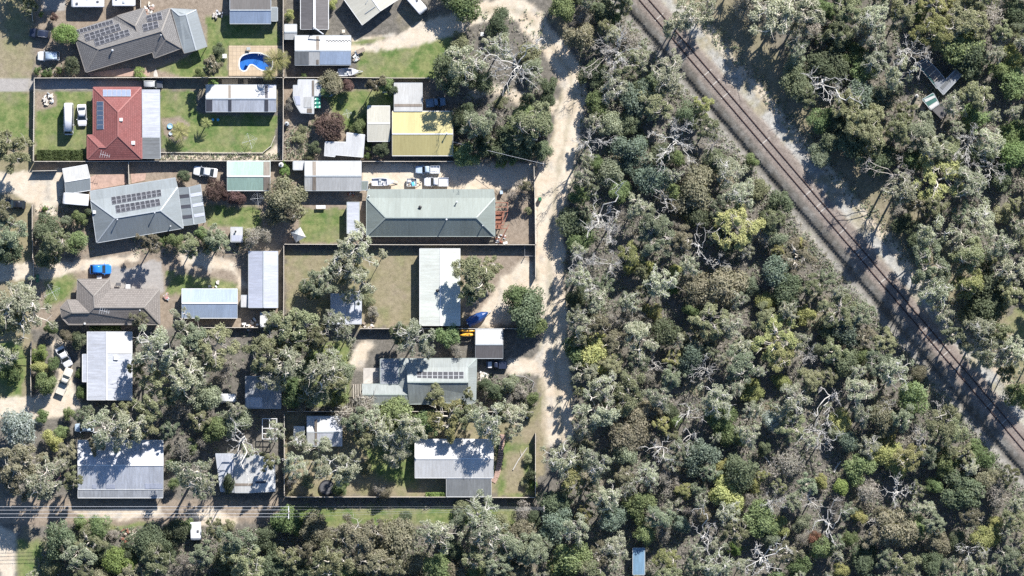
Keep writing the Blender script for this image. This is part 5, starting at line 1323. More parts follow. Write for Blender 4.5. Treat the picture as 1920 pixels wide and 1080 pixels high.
def boat(px, py, heading, L_px, W_px, label, mat='p_white', cover=None):
    L, W = L_px * S, W_px * S; h, w = L / 2, W / 2; p = P(px, py, .9); r = empty('small_boat', (p.x, p.y, 0), math.radians(heading), label, 'boat', 'boats on trailers')
    st = [(-h, .92, .55, 1.15), (-h * .5, 1, .5, 1.15), (0, 1, .5, 1.18), (h * .4, .86, .52, 1.24), (h * .72, .55, .6, 1.32), (h * .93, .2, .8, 1.4), (h, .03, 1.0, 1.43)]
    mb = MB(); rg = []
    for x, k, zb, zt in st:
        i = max(.02, k - .16); zf = max(zb + .12, zt - .4)
        rg.append([(x, 0, zb), (x, -w * k * .75, zb + .15), (x, -w * k, zt - .1), (x, -w * k, zt), (x, -w * i, zt), (x, -w * i, zf), (x, w * i, zf), (x, w * i, zt), (x, w * k, zt), (x, w * k, zt - .1), (x, w * k * .75, zb + .15)])
    mb.loft(rg).build('hull', M[mat], r)
    fd = [(h * .35, .74, 1.25), (h * .7, .5, 1.34), (h * .93, .18, 1.42)]
    MB().loft([[(x, -w * k, zq), (x, 0, zq + .06), (x, w * k, zq), (x, 0, zq - .05)] for x, k, zq in fd]).build('foredeck', M[mat], r)
    MB().box((h * .12, 0, 1.42), (.12, W * .6, .4)).build('windscreen', M['glass'], r)
    for s_ in (-1, 1): MB().box((-h * .25, s_ * w * .42, 1.0), (.5, .5, .35)).build('seat', M['trim_grey'], r)
    MB().box((-h - .12, 0, 1.2), (.3, .35, .75), 0, 0, .7).build('outboard_motor', M['trim_white'], r)
    if cover:
        rg = []
        for x, k, zt in ((-h - .1, .7, 1.25), (-h * .6, 1.08, 1.6), (0, 1.1, 1.85), (h * .5, .85, 1.7), (h * .9, .35, 1.5), (h + .1, .05, 1.35)):
            rg.append([(x, -w * k, .75), (x, -w * k * .98, 1.2), (x, -w * k * .5, zt - .1 + .06 * math.sin(9 * x)), (x, 0, zt), (x, w * k * .5, zt - .12 + .06 * math.cos(7 * x)), (x, w * k * .98, 1.18), (x, w * k, .75)])
        MB().loft(rg).build('cover', M[cover], r)
    t = empty('boat_trailer', (p.x, p.y, 0), math.radians(heading), 'low galvanised trailer under the ' + label, 'trailer', 'boat trailers')
    mb = MB()
    for s_ in (-1, 1): mb.bar((-h, s_ * w * .6, .42), (h * .6, s_ * w * .5, .42), .08, .1); mb.bar((h * .6, s_ * w * .5, .42), (h + .9, 0, .42), .08, .1)
    for x in (-h * .8, 0, h * .55): mb.bar((x, -w * .7, .44), (x, w * .7, .44), .08, .1)
    mb.build('frame', M['galv'], t); wheels(t, (-h * .3,), w, .8)
    return r
boat(653, 135, 3, 39, 14.5, 'white boat below the banded shed')
boat(718, 341, 0, 42, 15, 'white boat beside the box trailer')
boat(896, 596, 28, 42, 17, 'boat under a dark blue tarpaulin beside the long white shed', 'p_tarp', 'p_tarp')
for i, (x, y, lb) in enumerate(((876, 620, 'yellow kayak nearest the fence beside the grey shed'), (877, 628, 'yellow kayak on the lower side beside the grey shed'))):
    p = P(x, y, 1.6); r = empty('kayak', (p.x, p.y, 1.35), math.radians(178 + 4 * i), lb, 'kayak', 'kayaks beside the shed')
    rg = []
    for xx, k, zt in ((-1.6, .05, .32), (-1.1, .6, .34), (-.4, .98, .36), (.4, 1, .36), (1.1, .62, .36), (1.6, .05, .40)):
        rg.append([(xx, 0, .04), (xx, -.36 * k, .16), (xx, -.34 * k, .28), (xx, 0, zt), (xx, .34 * k, .28), (xx, .36 * k, .16)])
    MB().loft(rg).build('hull', M['p_yellow'], r, True)
    MB().tube([(.45 * math.cos(t), .22 * math.sin(t), .37) for t in np.linspace(0, 2 * PI, 13)], .03, 5).build('cockpit_rim', M['black'], r)
    MB().box((-.35, 0, .42), (.08, .34, .2)).build('seat', M['black'], r)
kc = P(876.5, 624, 1.3); kr = empty('added_kayak_rack', (kc.x, kc.y, 0), 0, 'added timber rack lifting the two yellow kayaks into the sun', 'rack')  # rack added to raise the kayaks clear of the fence shadow
for xx in (-.9, .9):
    MB().bar((xx, -.85, 1.33), (xx, .85, 1.33), .08, .08).build('beam', M['timber'], kr)
    for yy in (-.8, .8): MB().bar((xx, yy, 0), (xx, yy, 1.3), .08, .08).build('post', M['timber'], kr)
# box trailer
p = P(772, 342, .6); r = empty('box_trailer', (p.x, p.y, 0), 0, 'small loaded box trailer between the boat and the white tray-back ute', 'trailer')
mb = MB(); mb.box((0, 0, .5), (2.0, 1.6, .06))
for s_ in (-1, 1): mb.box((0, s_ * .8, .72), (2.0, .05, .4)); mb.box((s_ * 1.0, 0, .72), (.05, 1.6, .4))
mb.build('tray', M['trim_white'], r)
for s_ in (-1, 1): MB().bar((1.0, s_ * .6, .48), (2.1, 0, .45), .08, .08).build('drawbar', M['timber_pale'], r)
wheels(r, (0,), .95, .8)
for k, (x, y, sx, sy, mt) in enumerate(((-.5, .3, .7, .5, 'p_white'), (.3, -.3, .6, .8, 'p_sky'), (.4, .4, .5, .4, 'trim_dark'), (-.5, -.4, .6, .4, 'timber'))):
    o = MB().box((p.x + x, p.y + y, .7), (sx, sy, .34), .3 * k).build('load_bundle', M[mt]); tag(o, ['white bundle', 'pale blue bundle', 'dark bundle', 'brown bundle'][k] + ' lying in the small box trailer', 'bundle', 'load in the box trailer')

# ------------------------------------------------------------------ poles and wires
def pole(px, py, h, label, arm=None):
    p = P(px, py, h); r = empty('power_pole', (p.x, p.y, 0), 0, label, 'pole', 'power poles')
    MB().tube([(0, 0, 0), (0, 0, h)], [.17, .12], 8).build('shaft', M['pole_wood'], r)
    if arm:
        MB().box((0, 0, h - .4), (.16, arm, .16)).build('cross_arm', M['trim_white'] if arm > 2 else M['pole_wood'], r)
        for k in np.linspace(-arm / 2 + .1, arm / 2 - .1, 4): MB().tube([(0, k, h - .35), (0, k, h - .1)], .06, 6).build('insulator', M['trim_white'], r)
    else:
        MB().box((0, 0, h - .2), (.12, .9, .12)).build('cross_arm', M['pole_wood'], r)
        MB().tube([(.1, 0, h - .6), (.1, 0, h - .1)], .1, 8).build('insulator', M['trim_white'], r)
    return p
def wire(a, b, sag, label, rad=.016):
    pts = [Vector(a).lerp(Vector(b), t) - Z3 * (4 * sag * t * (1 - t)) for t in np.linspace(0, 1, 14)]
    c = Vector(a); o = MB().tube(pts, rad, 4).build('wire', M['wire']); tag(o, label, 'wire', 'overhead wires')
hp = 9.0
pole(1018.5, 307, 8.5, 'roadside pole by the long green house with a wire to the yellow house')
wire(P(1018.5, 307, 8.3), P(849, 266, 3.0), .5, 'single wire from the roadside pole to the yellow-roofed house', .03)
pole(541, 961, hp, 'pole with a white cross-arm in the leafy tree at the lower centre', 2.6)
pole(1020, 954, 8.0, 'short white-topped pole at the edge of the bushland', 1.2)
for i, (yl, yr) in enumerate(((950, 950), (956.5, 956), (963.5, 963), (970.5, 969))):
    wire(P(-60, yl, 8.7), P(541, yr, 8.7), .5, ['topmost', 'second from top', 'third from top', 'lowest'][i] + ' of the four wires crossing the lower left dirt road', .03)
    wire(P(541, yr, 8.7), P(1020, 951 + i * 1.6, 7.8), .6, ['topmost', 'second from top', 'third from top', 'lowest'][i] + ' of the four wires over the green verge right of the cross-arm pole', .008)
pole(1019, 395, 0.01, 'x') if False else None

# ------------------------------------------------------------------ small things in the yards
def tub(px, py, rad, h, mat, label, cat, name, water=None):
    p = P(px, py, h); r = empty(name, (p.x, p.y, 0), 0, label, cat)
    n = 20; R = rad * S; c = [(math.cos(2 * PI * k / n), math.sin(2 * PI * k / n)) for k in range(n)]
    MB().loft([[(x * R * a, y * R * a, zq) for x, y in c] for a, zq in ((.92, 0), (1, h), (.86, h), (.8, .08))]).build('shell', M[mat], r)
    if water: MB().add([(x * R * .86, y * R * .86, h * .75) for x, y in c], [tuple(range(n))]).build('water', M[water], r)
    return r
tub(318.7, 236.5, 5, .35, 'p_sky', 'round blue paddling pool beside the spiky garden palm', 'paddling pool', 'paddling_pool', 'p_paleblue')
tub(320, 250, 3.6, .3, 'trim_white', 'round white tub below the blue paddling pool', 'tub', 'garden_tub', 'p_paleblue')
tub(399, 224.5, 2.8, .5, 'p_teal', 'left turquoise tub below the patchy-roofed shed', 'tub', 'garden_tub', 'p_sky')
tub(408.7, 224.5, 2.8, .5, 'p_teal', 'right turquoise tub below the patchy-roofed shed', 'tub', 'garden_tub', 'p_sky')
tub(613, 914, 15, .5, 'black', 'large dark round garden ring at the bottom of the yellow-grass yard', 'garden ring', 'garden_ring', 'trim_dark')
def bin_(px, py, mat, label):
    p = P(px, py, 1.0); r = empty('wheelie_bin', (p.x, p.y, 0), .1, label, 'bin', 'wheelie bins')
    MB().box((0, 0, .5), (.52, .62, .95), 0, 0, 1.12).build('body', M[mat], r); MB().box((0, -.02, 1.02), (.62, .76, .09), 0, 0, .9).build('lid', M[mat], r)
    for s_ in (-1, 1): MB().tube([(s_ * .24, .3, .12), (s_ * .3, .3, .12)], .12, 8).build('wheel', M['rubber'], r)
bin_(70, 518, 'p_green', 'upper of two green wheelie bins by the short fence')
bin_(70, 526, 'p_green', 'lower of two green wheelie bins by the short fence')
bin_(940, 360.5, 'p_paleblue', 'pale blue bin standing on the sandy yard beside the brown shrub')
bin_(1012.5, 373, 'p_green', 'dark bin at the edge of the gravel road')
def tank(px, py, r_, h, mat, label):
    p = P(px, py, h); r = empty('water_tank', (p.x, p.y, 0), 0, label, 'water tank', 'water tanks'); R = r_ * S
    MB().tube([(0, 0, 0), (0, 0, h), (0, 0, h + .2)], [R, R, R * .25], 16).build('shell', M[mat], r); MB().tube([(0, 0, h + .15), (0, 0, h + .28)], .2, 8).build('lid', M['black'], r)
tank(537.5, 232, 4, 1.5, 'trim_grey', 'small grey water tank by the centre fence')
tank(527, 309, 4.5, 1.7, 'trim_white', 'small white water tank beside the pale green shed')
tank(1719, 180, 3, 1.3, 'trim_white', 'white drum beside the derelict shed')
def trampoline(px, py, r_, rimm, label):
    p = P(px, py, .9); r = empty('trampoline', (p.x, p.y, 0), 0, label, 'trampoline'); R = r_ * S
    ring = [(R * math.cos(t), R * math.sin(t), .85) for t in np.linspace(0, 2 * PI, 25)]
    MB().tube(ring, .11, 6, cap=False).build('pad', M[rimm], r)
    MB().loft([[(R * .92 * math.cos(2 * PI * k / 24), R * .92 * math.sin(2 * PI * k / 24), zq) for k in range(24)] for zq in (.82, .84)]).build('mat', M['black'], r)
    for k in range(6):
        t = 2 * PI * k / 6; MB().tube([(R * math.cos(t), R * math.sin(t), .8), (R * .9 * math.cos(t), R * .9 * math.sin(t), 0)], .03, 6).build('leg', M['galv'], r)
trampoline(98, 888, 15, 'p_pink', 'round trampoline with a pink rim inside the lower left trees')
def hoist(px, py, r_, label, rz=.3):
    p = P(px, py, 1.9); r = empty('clothes_hoist', (p.x, p.y, 0), rz, label, 'clothes line', 'rotary clothes lines'); R = r_ * S
    MB().tube([(0, 0, 0), (0, 0, 2.0)], .04, 6).build('pole', M['galv'], r)
    for k in range(4):
        t = PI / 2 * k; MB().tube([(0, 0, 1.75), (R * math.cos(t), R * math.sin(t), 2.05)], .025, 5).build('arm', M['galv'], r)
    for q in (.5, .75, 1.0):
        MB().tube([(R * q * math.cos(PI / 2 * k), R * q * math.sin(PI / 2 * k), 1.75 + .3 * q) for k in range(5)], .012, 4, cap=False).build('line', M['wire'], r)
hoist(468, 264, 15, 'rotary clothes line on the red house back lawn'); hoist(483, 372, 14, 'rotary clothes line on the lawn below the pale green shed', .1)
hoist(98, 548, 17, 'rotary clothes line on the grass left of the grey-brown tiled house', .5); hoist(651, 213, 9, 'small rotary clothes line on the shaded green yard', .2)
# canopy tent
p = P(559, 440, 2.0); r = empty('canopy_tent', (p.x, p.y, 0), .5, 'grey four-sided canopy tent at the corner of the bright lawn', 'tent')
R = 1.15; q = [(-R, -R, 1.7), (R, -R, 1.7), (R, R, 1.7), (-R, R, 1.7)]
for k in range(4):
    a, b_ = Vector(q[k]), Vector(q[(k + 1) % 4]); ap = Vector((0, 0, 2.6))
    MB().add([a, b_, ap, a - Z3 * .2, b_ - Z3 * .2, a - Z3 * .03, b_ - Z3 * .03, ap - Z3 * .03], [(0, 1, 2), (0, 3, 4, 1), (7, 6, 5)]).build('canopy_panel', M['concrete'] if k % 2 else M['trim_grey'], r)
    MB().bar((a.x, a.y, 0), (a.x, a.y, 1.7), .05, .05).build('leg', M['galv'], r)
# garden table and benches
def table(px, py, l, w, mat, label, rz=0):
    p = P(px, py, .7); r = empty('garden_table', (p.x, p.y, 0), rz, label, 'table'); l *= S; w *= S
    n = 4
    for k in range(n): MB().box((0, -w / 2 + w * (k + .5) / n, .72), (l, w / n * .9, .05)).build('board', M[mat], r)
    for sx in (-1, 1):
        for sy in (-1, 1): MB().bar((sx * l * .42, sy * w * .4, 0), (sx * l * .42, sy * w * .4, .7), .07, .07).build('leg', M[mat], r)
table(601.5, 388, 18, 6.5, 'trim_white', 'white bench table at the top of the bright green lawn')
table(676, 95, 16, 8, 'timber', 'dark timber bench beside the banded shed', .4)
table(644, 58.5, 6, 6, 'timber_pale', 'small pale table below the cream house')
table(466, 91, 7, 5, 'trim_grey', 'small grey table at the pool edge')
table(421, 105, 8, 8, 'trim_white', 'square white lid table left of the pool', 0)
table(222, 533, 9, 6, 'trim_dark', 'dark table on the concrete court of the tiled house')
table(240, 537, 9, 8, 'trim_white', 'white table on the concrete court of the tiled house')
table(186, 520, 9, 6, 'trim_white', 'white bench between the blue hatchback and the tiled roof')
table(904, 64, 6, 7, 'trim_white', 'small white stand under the big bare tree by the road')
table(727, 172, 20, 4, 'trim_white', 'pale plank seat under the shrubs of the shaded yard')
def pile(px, py, r_, label, mats, n=16, flat=False):
    p = P(px, py, 0); r = empty('scrap_pile', (p.x, p.y, 0), 0, label, 'pile')
    for k in range(n):
        a = rs.uniform(0, 2 * PI); d = r_ * S * math.sqrt(rs.random())
        MB().box((d * math.cos(a), d * math.sin(a), .12 + .2 * rs.random()), (rs.uniform(.2, .9), rs.uniform(.15, .5), rs.uniform(.1, .4)), rs.uniform(0, 3)).build('piece', M[rs.choice(mats)], r)
pile(665, 106, 9, 'jumbled pile of scrap beside the banded shed', ['trim_grey', 'timber', 'galv', 'trim_white', 'black'], 26)
pile(280, 16, 10, 'rocky flower bed rubble above the charcoal house', ['paver', 'timber_pale', 'concrete', 'trim_white'], 22)
pile(408, 28, 9, 'stacked materials left of the brown-roofed shed', ['concrete', 'timber_pale', 'black', 'galv'], 18)
pile(90, 186, 11, 'circle of pale rocks at the corner of the red house lawn', ['concrete', 'timber_pale', 'trim_grey', 'trim_white'], 26)
pile(85, 392, 9, 'pale stones in the garden bed by the carport drive', ['concrete', 'timber_pale', 'paver'], 18)
pile(312, 556, 6, 'odds and ends at the east end of the tiled house', ['trim_white', 'paver', 'trim_grey', 'p_pink'], 14)
pile(405, 539, 14, 'scattered boxes along the top of the blue-grey shed', ['trim_white', 'black', 'paver', 'concrete'], 12)
pile(470, 607, 14, 'light rubble at the foot of the narrow lilac shed', ['timber_pale', 'trim_white', 'paver'], 18)
pile(940, 450, 10, 'white bits and pots at the corner of the long green house', ['trim_white', 'galv', 'timber_red'], 12)
pile(692, 605, 12, 'small debris along the paddock fence', ['trim_white', 'concrete', 'timber'], 12)
pile(905, 705, 10, 'pale stone heap at the east end of the solar house', ['concrete', 'trim_white', 'timber_pale'], 26)
pile(660, 358, 9, 'clutter between the off-white shed and the long green house', ['timber', 'galv', 'trim_white', 'timber_red'], 18)
pile(985, 780, 8, 'dark rubbish heap at the end of the timber fence', ['black', 'trim_dark', 'galv'], 14)
pile(240, 1003, 14, 'old timber stack beside the round green tree at the bottom', ['timber', 'timber_pale', 'timber_red'], 20)
# felled logs
def log(px, py, l, ang, r_, label, mat='bleached'):
    p = P(px, py, r_); r = empty('fallen_log', (p.x, p.y, 0), math.radians(ang), label, 'log', 'fallen logs'); l *= S
    MB().tube([(-l / 2, 0, r_), (-l * .1, .12, r_ + .05), (l / 2, -.05, r_)], [r_, r_ * .85, r_ * .5], 7).build('trunk', M[mat], r)
    MB().tube([(l * .1, 0, r_ + .05), (l * .3, l * .16, r_ + .2)], [r_ * .5, r_ * .25], 5).build('limb', M[mat], r)
log(975, 860, 50, 58, .12, 'thin pale log slanting across the cabin yard grass'); log(1438, 905 - 42, 26, -50, .2, 'short white log in the middle of the lower bushland')
log(1570, 875, 24, 60, .22, 'pale leaning stump log right of the lower bushland centre'); log(905, 238, 18, 20, .2, 'white curved log in the garden beside the yellow-roofed house')
log(1503, 577, 26, -8, .25, 'flat pale slab log near the bushland centre'); log(950, 985, 30, -20, .12, 'thin fallen branch on the verge below the cabin yard')
# ------------------------------------------------------------------ trees and shrubs
class Rnd(random.Random): pass
def leaves_mesh(name, centers, normals_bias, hl, hw, seed, mat, spread=0.8, long_axis=None):
    """one rhombic leaf spray for every centre"""
    r = np.random.default_rng(seed); n = len(centers)
    nm = r.normal(size=(n, 3)) * spread + normals_bias
    nm /= np.linalg.norm(nm, axis=1, keepdims=True)
    t = r.normal(size=(n, 3)) if long_axis is None else long_axis + r.normal(size=(n, 3)) * .35
    t -= nm * (t * nm).sum(1, keepdims=True); t /= np.linalg.norm(t, axis=1, keepdims=True)
    b = np.cross(nm, t)
    l = r.uniform(hl[0], hl[1], (n, 1)); w = r.uniform(hw[0], hw[1], (n, 1))
    bend = nm * (l * -.25)
    v = np.stack([centers - t * l + bend, centers + b * w, centers + t * l + bend, centers - b * w], 1).reshape(-1, 3)
    me = bpy.data.meshes.new(name)
    me.vertices.add(4 * n); me.vertices.foreach_set('co', v.ravel())
    me.loops.add(4 * n); me.loops.foreach_set('vertex_index', np.arange(4 * n, dtype=np.int32))
    me.polygons.add(n); me.polygons.foreach_set('loop_start', np.arange(0, 4 * n, 4, dtype=np.int32))
    me.update(calc_edges=True); me.materials.append(mat)
    return me

def limb_path(a, b, r, n=5, wob=.25, rise=.35):
    a, b = Vector(a), Vector(b); d = b - a; L_ = d.length; pts = []
    s1 = Vector((r.gauss(0, 1), r.gauss(0, 1), r.gauss(0, .5))) * wob * L_ * .3
    for i in range(n):
        t = i / (n - 1); p = a + d * t + s1 * math.sin(PI * t) + Z3 * (rise * L_ * .3 * math.sin(PI * t * .8))
        if 0 < i < n - 1: p += Vector((r.gauss(0, 1), r.gauss(0, 1), r.gauss(0, .6))) * wob * L_ * .09
        pts.append(p)
    return pts

def gum(seed, sparse=False, R=5.0, H=12.0):
    r = random.Random(seed); nr = np.random.default_rng(seed)
    K = r.randint(30, 40) if not sparse else r.randint(26, 34)
    mb = MB(); lean = Vector((r.uniform(-.6, .6), r.uniform(-.6, .6), 0))
    fork = Vector((lean.x * .6, lean.y * .6, H * .42))
    mb.tube([(0, 0, -.2), (lean.x * .3, lean.y * .3, H * .2), fork], [.32, .27, .24], 8)
    mains = []
    nm = r.randint(4, 6)
    for k in range(nm):
        a = 2 * PI * k / nm + r.uniform(-.4, .4); d = R * r.uniform(.35, .6)
        e = Vector((lean.x + d * math.cos(a), lean.y + d * math.sin(a), H * r.uniform(.68, .86)))
        pth = limb_path(fork, e, r, 6, .3); mb.tube(pth, [.19, .17, .15, .13, .11, .09], 6); mains.append(pth)
    C_, B_ = [], []
    for k in range(K):
        a = r.uniform(0, 2 * PI); q = math.sqrt(r.uniform(.02, 1)); 
        edge_w = 1 + .22 * math.sin(3 * a + seed) + .15 * math.sin(5 * a + 2 * seed)
        rr = R * q * .86 * edge_w; zc_ = H * (.60 + .34 * (1 - q * q) * r.uniform(.5, 1) + r.uniform(-.06, .06))
        c = Vector((lean.x + rr * math.cos(a), lean.y + rr * math.sin(a), zc_))
        best = min((p for m_ in mains for p in m_[2:]), key=lambda p: (p - c).length)
        top = c + Z3 * (r.uniform(.1, .5) if sparse else r.uniform(-.4, .3))
        pth = limb_path(best, top, r, 4, .45); mb.tube(pth, [.065, .05, .035, .02] if not sparse else [.10, .085, .065, .04], 5)
        if sparse or k % 3 == 0:
            for _ in range(2):
                s_ = pth[r.choice((1, 2))]; e = s_ + Vector((r.gauss(0, 1), r.gauss(0, 1), r.uniform(.1, .7))) * r.uniform(.5, 1.1)
                mb.tube(limb_path(s_, e, r, 3, .4), [.045, .038, .02], 4)
        rc = r.uniform(.75, 1.5); n = int((240 if not sparse else 120) * rc ** 1.6)
        p = nr.normal(size=(n, 3)); p /= np.linalg.norm(p, axis=1, keepdims=True); p *= (nr.random((n, 1)) ** .38) * rc
        p[:, 2] *= .62
        # ragged sub-clusters
        sub = nr.normal(size=(7, 3)) * rc * .55; sub[:, 2] *= .6
        pick = nr.integers(0, 7, n); mixf = nr.random((n, 1)) * .75
        p = p * (1 - mixf) + (sub[pick] + nr.normal(size=(n, 3)) * .16) * mixf
        C_.append(p + np.array(c)); B_.append(np.tile([0.1, 0.2, .75], (n, 1)) + p / rc * .5)
    C_ = np.concatenate(C_); B_ = np.concatenate(B_)
    leaf = leaves_mesh('crown', C_, B_, (.14, .27), (.07, .13), seed, M['f_olive'], .5)
    return mb.me('trunk', M['pale_bark']), leaf

def dome(seed, R=3.0, H=5.0, n=4600, lob=17, hl=(.11, .21), hw=(.06, .11), low=.12, twig=False):
    r = random.Random(seed); nr = np.random.default_rng(seed)
    mb = MB(); mb.tube([(0, 0, -.15), (.05, .05, H * .3), (.1, 0, H * .55)], [.16, .12, .08], 6)
    L_ = []
    for k in range(lob):
        a = r.uniform(0, 2 * PI); q = math.sqrt(r.random()); rr = R * .68 * q * (1 + .2 * math.sin(2 * a + seed))
        c = np.array([rr * math.cos(a), rr * math.sin(a), H * (.45 + .34 * (1 - q * q)) + r.uniform(-.25, .3)]); L_.append((c, R * r.uniform(.24, .44)))
        mb.tube(limb_path((0.05, 0.05, H * .25), c, r, 4, .3), [.07, .055, .04, .02], 5)
        if twig:
            for _ in range(5):
                e = Vector(c) + Vector((r.gauss(0, 1), r.gauss(0, 1), r.uniform(0, 1))) * R * .22
                mb.tube(limb_path(c, e, r, 3, .4), [.035, .03, .015], 4)
    C_, B_ = [], []
    wts = np.array([q[1] ** 2 for q in L_]); wts /= wts.sum()
    for (c, rc), w in zip(L_, wts):
        m_ = max(40, int(n * w)); p = nr.normal(size=(m_, 3)); p /= np.linalg.norm(p, axis=1, keepdims=True)
        p[:, 2] = np.where(p[:, 2] < -.5, -p[:, 2], p[:, 2])
        rad = rc * (1 - .38 * nr.random((m_, 1)) ** 2.0) * (1 + .12 * nr.normal(size=(m_, 1)))
        C_.append(c + p * rad * np.array([1, 1, .85])); B_.append(p * .9 + np.array([0.05, 0.1, .45]))
    C_ = np.concatenate(C_); B_ = np.concatenate(B_)
    sel = C_[:, 2] > low; C_, B_ = C_[sel], B_[sel]
    leaf = leaves_mesh('crown', C_, B_, hl, hw, seed, M['f_dark'], .65)
    return mb.me('trunk', M['bark']), leaf

def dead(seed, bold=True, R=5.0, H=11.0):
    r = random.Random(seed); trunk = MB(); tw = MB()
    lean = Vector((r.uniform(-1, 1), r.uniform(-1, 1), 0)) * (.8 if bold else .4)
    fork = Vector((lean.x * .5, lean.y * .5, H * r.uniform(.42, .56)))
    trunk.tube([(0, 0, -.2), (lean.x * .2, lean.y * .2, H * .22), fork], [.30, .25, .20], 8)
    nm = r.randint(4, 7) if bold else r.randint(8, 12)
    skew = r.uniform(0, 2 * PI)
    for k in range(nm):
        a = 2 * PI * k / nm + r.uniform(-.6, .6)
        d = R * r.uniform(.6, 1.15) * (1 + .25 * math.cos(a - skew))
        e = Vector((lean.x + d * math.cos(a), lean.y + d * math.sin(a), H * r.uniform(.60, 1.02)))
        n = 10; pth = limb_path(fork, e, r, n, .75 if bold else .45, .6)
        w0 = r.uniform(.10, .14) if bold else .085
        tw.tube(pth, [w0 * (1 - .75 * i / (n - 1)) for i in range(n)], 6)
        for j in range(r.randint(5, 8) if bold else r.randint(7, 10)):
            i = r.randint(2, n - 2); s_ = pth[i]; dr = (pth[i + 1] - pth[i - 1]).normalized()
            side = dr.cross(Z3) * r.choice((-1, 1)); L1 = R * r.uniform(.2, .5) * (1 - .045 * i)
            e1 = s_ + (dr * .8 + side * r.uniform(.35, 1) + Z3 * r.uniform(-.15, .45)).normalized() * L1
            p1 = limb_path(s_, e1, r, 6, .7, .3); w1 = (.06 if bold else .05) * (1 - .05 * i)
            tw.tube(p1, [w1, w1 * .88, w1 * .76, w1 * .62, w1 * .48, w1 * .3], 4)
            for _ in range(r.randint(2, 3) if bold else r.randint(3, 5)):
                s2 = p1[r.randint(1, 5)]; e2 = s2 + ((e1 - s_).normalized() * .7 + Vector((r.gauss(0, .6), r.gauss(0, .6), r.uniform(-.1, .5)))).normalized() * L1 * r.uniform(.3, .65)
                tw.tube(limb_path(s2, e2, r, 4, .5), [w1 * .6, w1 * .52, w1 * .42, w1 * .25], 3)
    m_ = M['bleached'] if bold else M['grey_wood']
    return trunk.me('trunk', m_), tw.me('branches', m_)

def palm(seed, n=24, R=1.8, H=3.0, tr=.2):
    r = random.Random(seed); mb = MB(); mb.tube([(0, 0, -.1), (.05, .02, H * .5), (.0, .05, H)], [tr, tr * .8, tr * .9], 8)
    fr = MB()
    for k in range(n):
        a = 2 * PI * k / n * 2.4 + r.uniform(-.2, .2); up = r.uniform(.15, .95); L_ = R * r.uniform(.8, 1.1)
        d = Vector((math.cos(a), math.sin(a), 0)); pts = []
        for i in range(6):
            t = i / 5; pts.append(Vector((0, .05, H)) + d * (L_ * t) + Z3 * (L_ * (up * t - .85 * t * t)))
        sd = d.cross(Z3)
        for i in range(5):
            for s_ in (-1, 1):
                for q in (.25, .75):
                    p = pts[i].lerp(pts[i + 1], q); w = .34 * R * math.sin(PI * (.12 + .8 * (i + q) / 5)); e = p + sd * s_ * w + d * w * .5 - Z3 * w * .35
                    fr.add([p - d * .06, p + d * .06, e], [(0, 1, 2)])
        fr.tube(pts, [.03] * 5 + [.01], 4)
    return mb.me('trunk', M['bark']), fr.me('fronds', M['f_palm'])

PROTO = {
 'gum': [gum(100 + i) for i in range(8)], 'pale': [gum(200 + i, True) for i in range(7)],
 'dome': [dome(300 + i) for i in range(7)], 'bush': [dome(400 + i, 2.0, 2.6, 2200, 11, (.08, .16), (.05, .09), .05) for i in range(4)],
 'twiggy': [dome(450 + i, 2.6, 4.2, 1700, 14, (.10, .22), (.035, .06), .1, True) for i in range(4)],
 'bold': [dead(500 + i) for i in range(9)], 'fine': [dead(550 + i, False) for i in range(7)], 'round': [dome(600 + i, 2.8, 5.0, 5200, 26, (.10, .18), (.06, .11)) for i in range(2)],
 'palm': [palm(700), palm(701, 26, 2.6, 5.0, .22)],
}
NOM = dict(gum=(5.4, 12), pale=(5.4, 12), dome=(2.7, 5.2), bush=(1.8, 2.7), twiggy=(2.4, 4.4), bold=(5.0, 11), fine=(5.0, 11), round=(2.6, 5.2), palm=(1.8, 3.0))
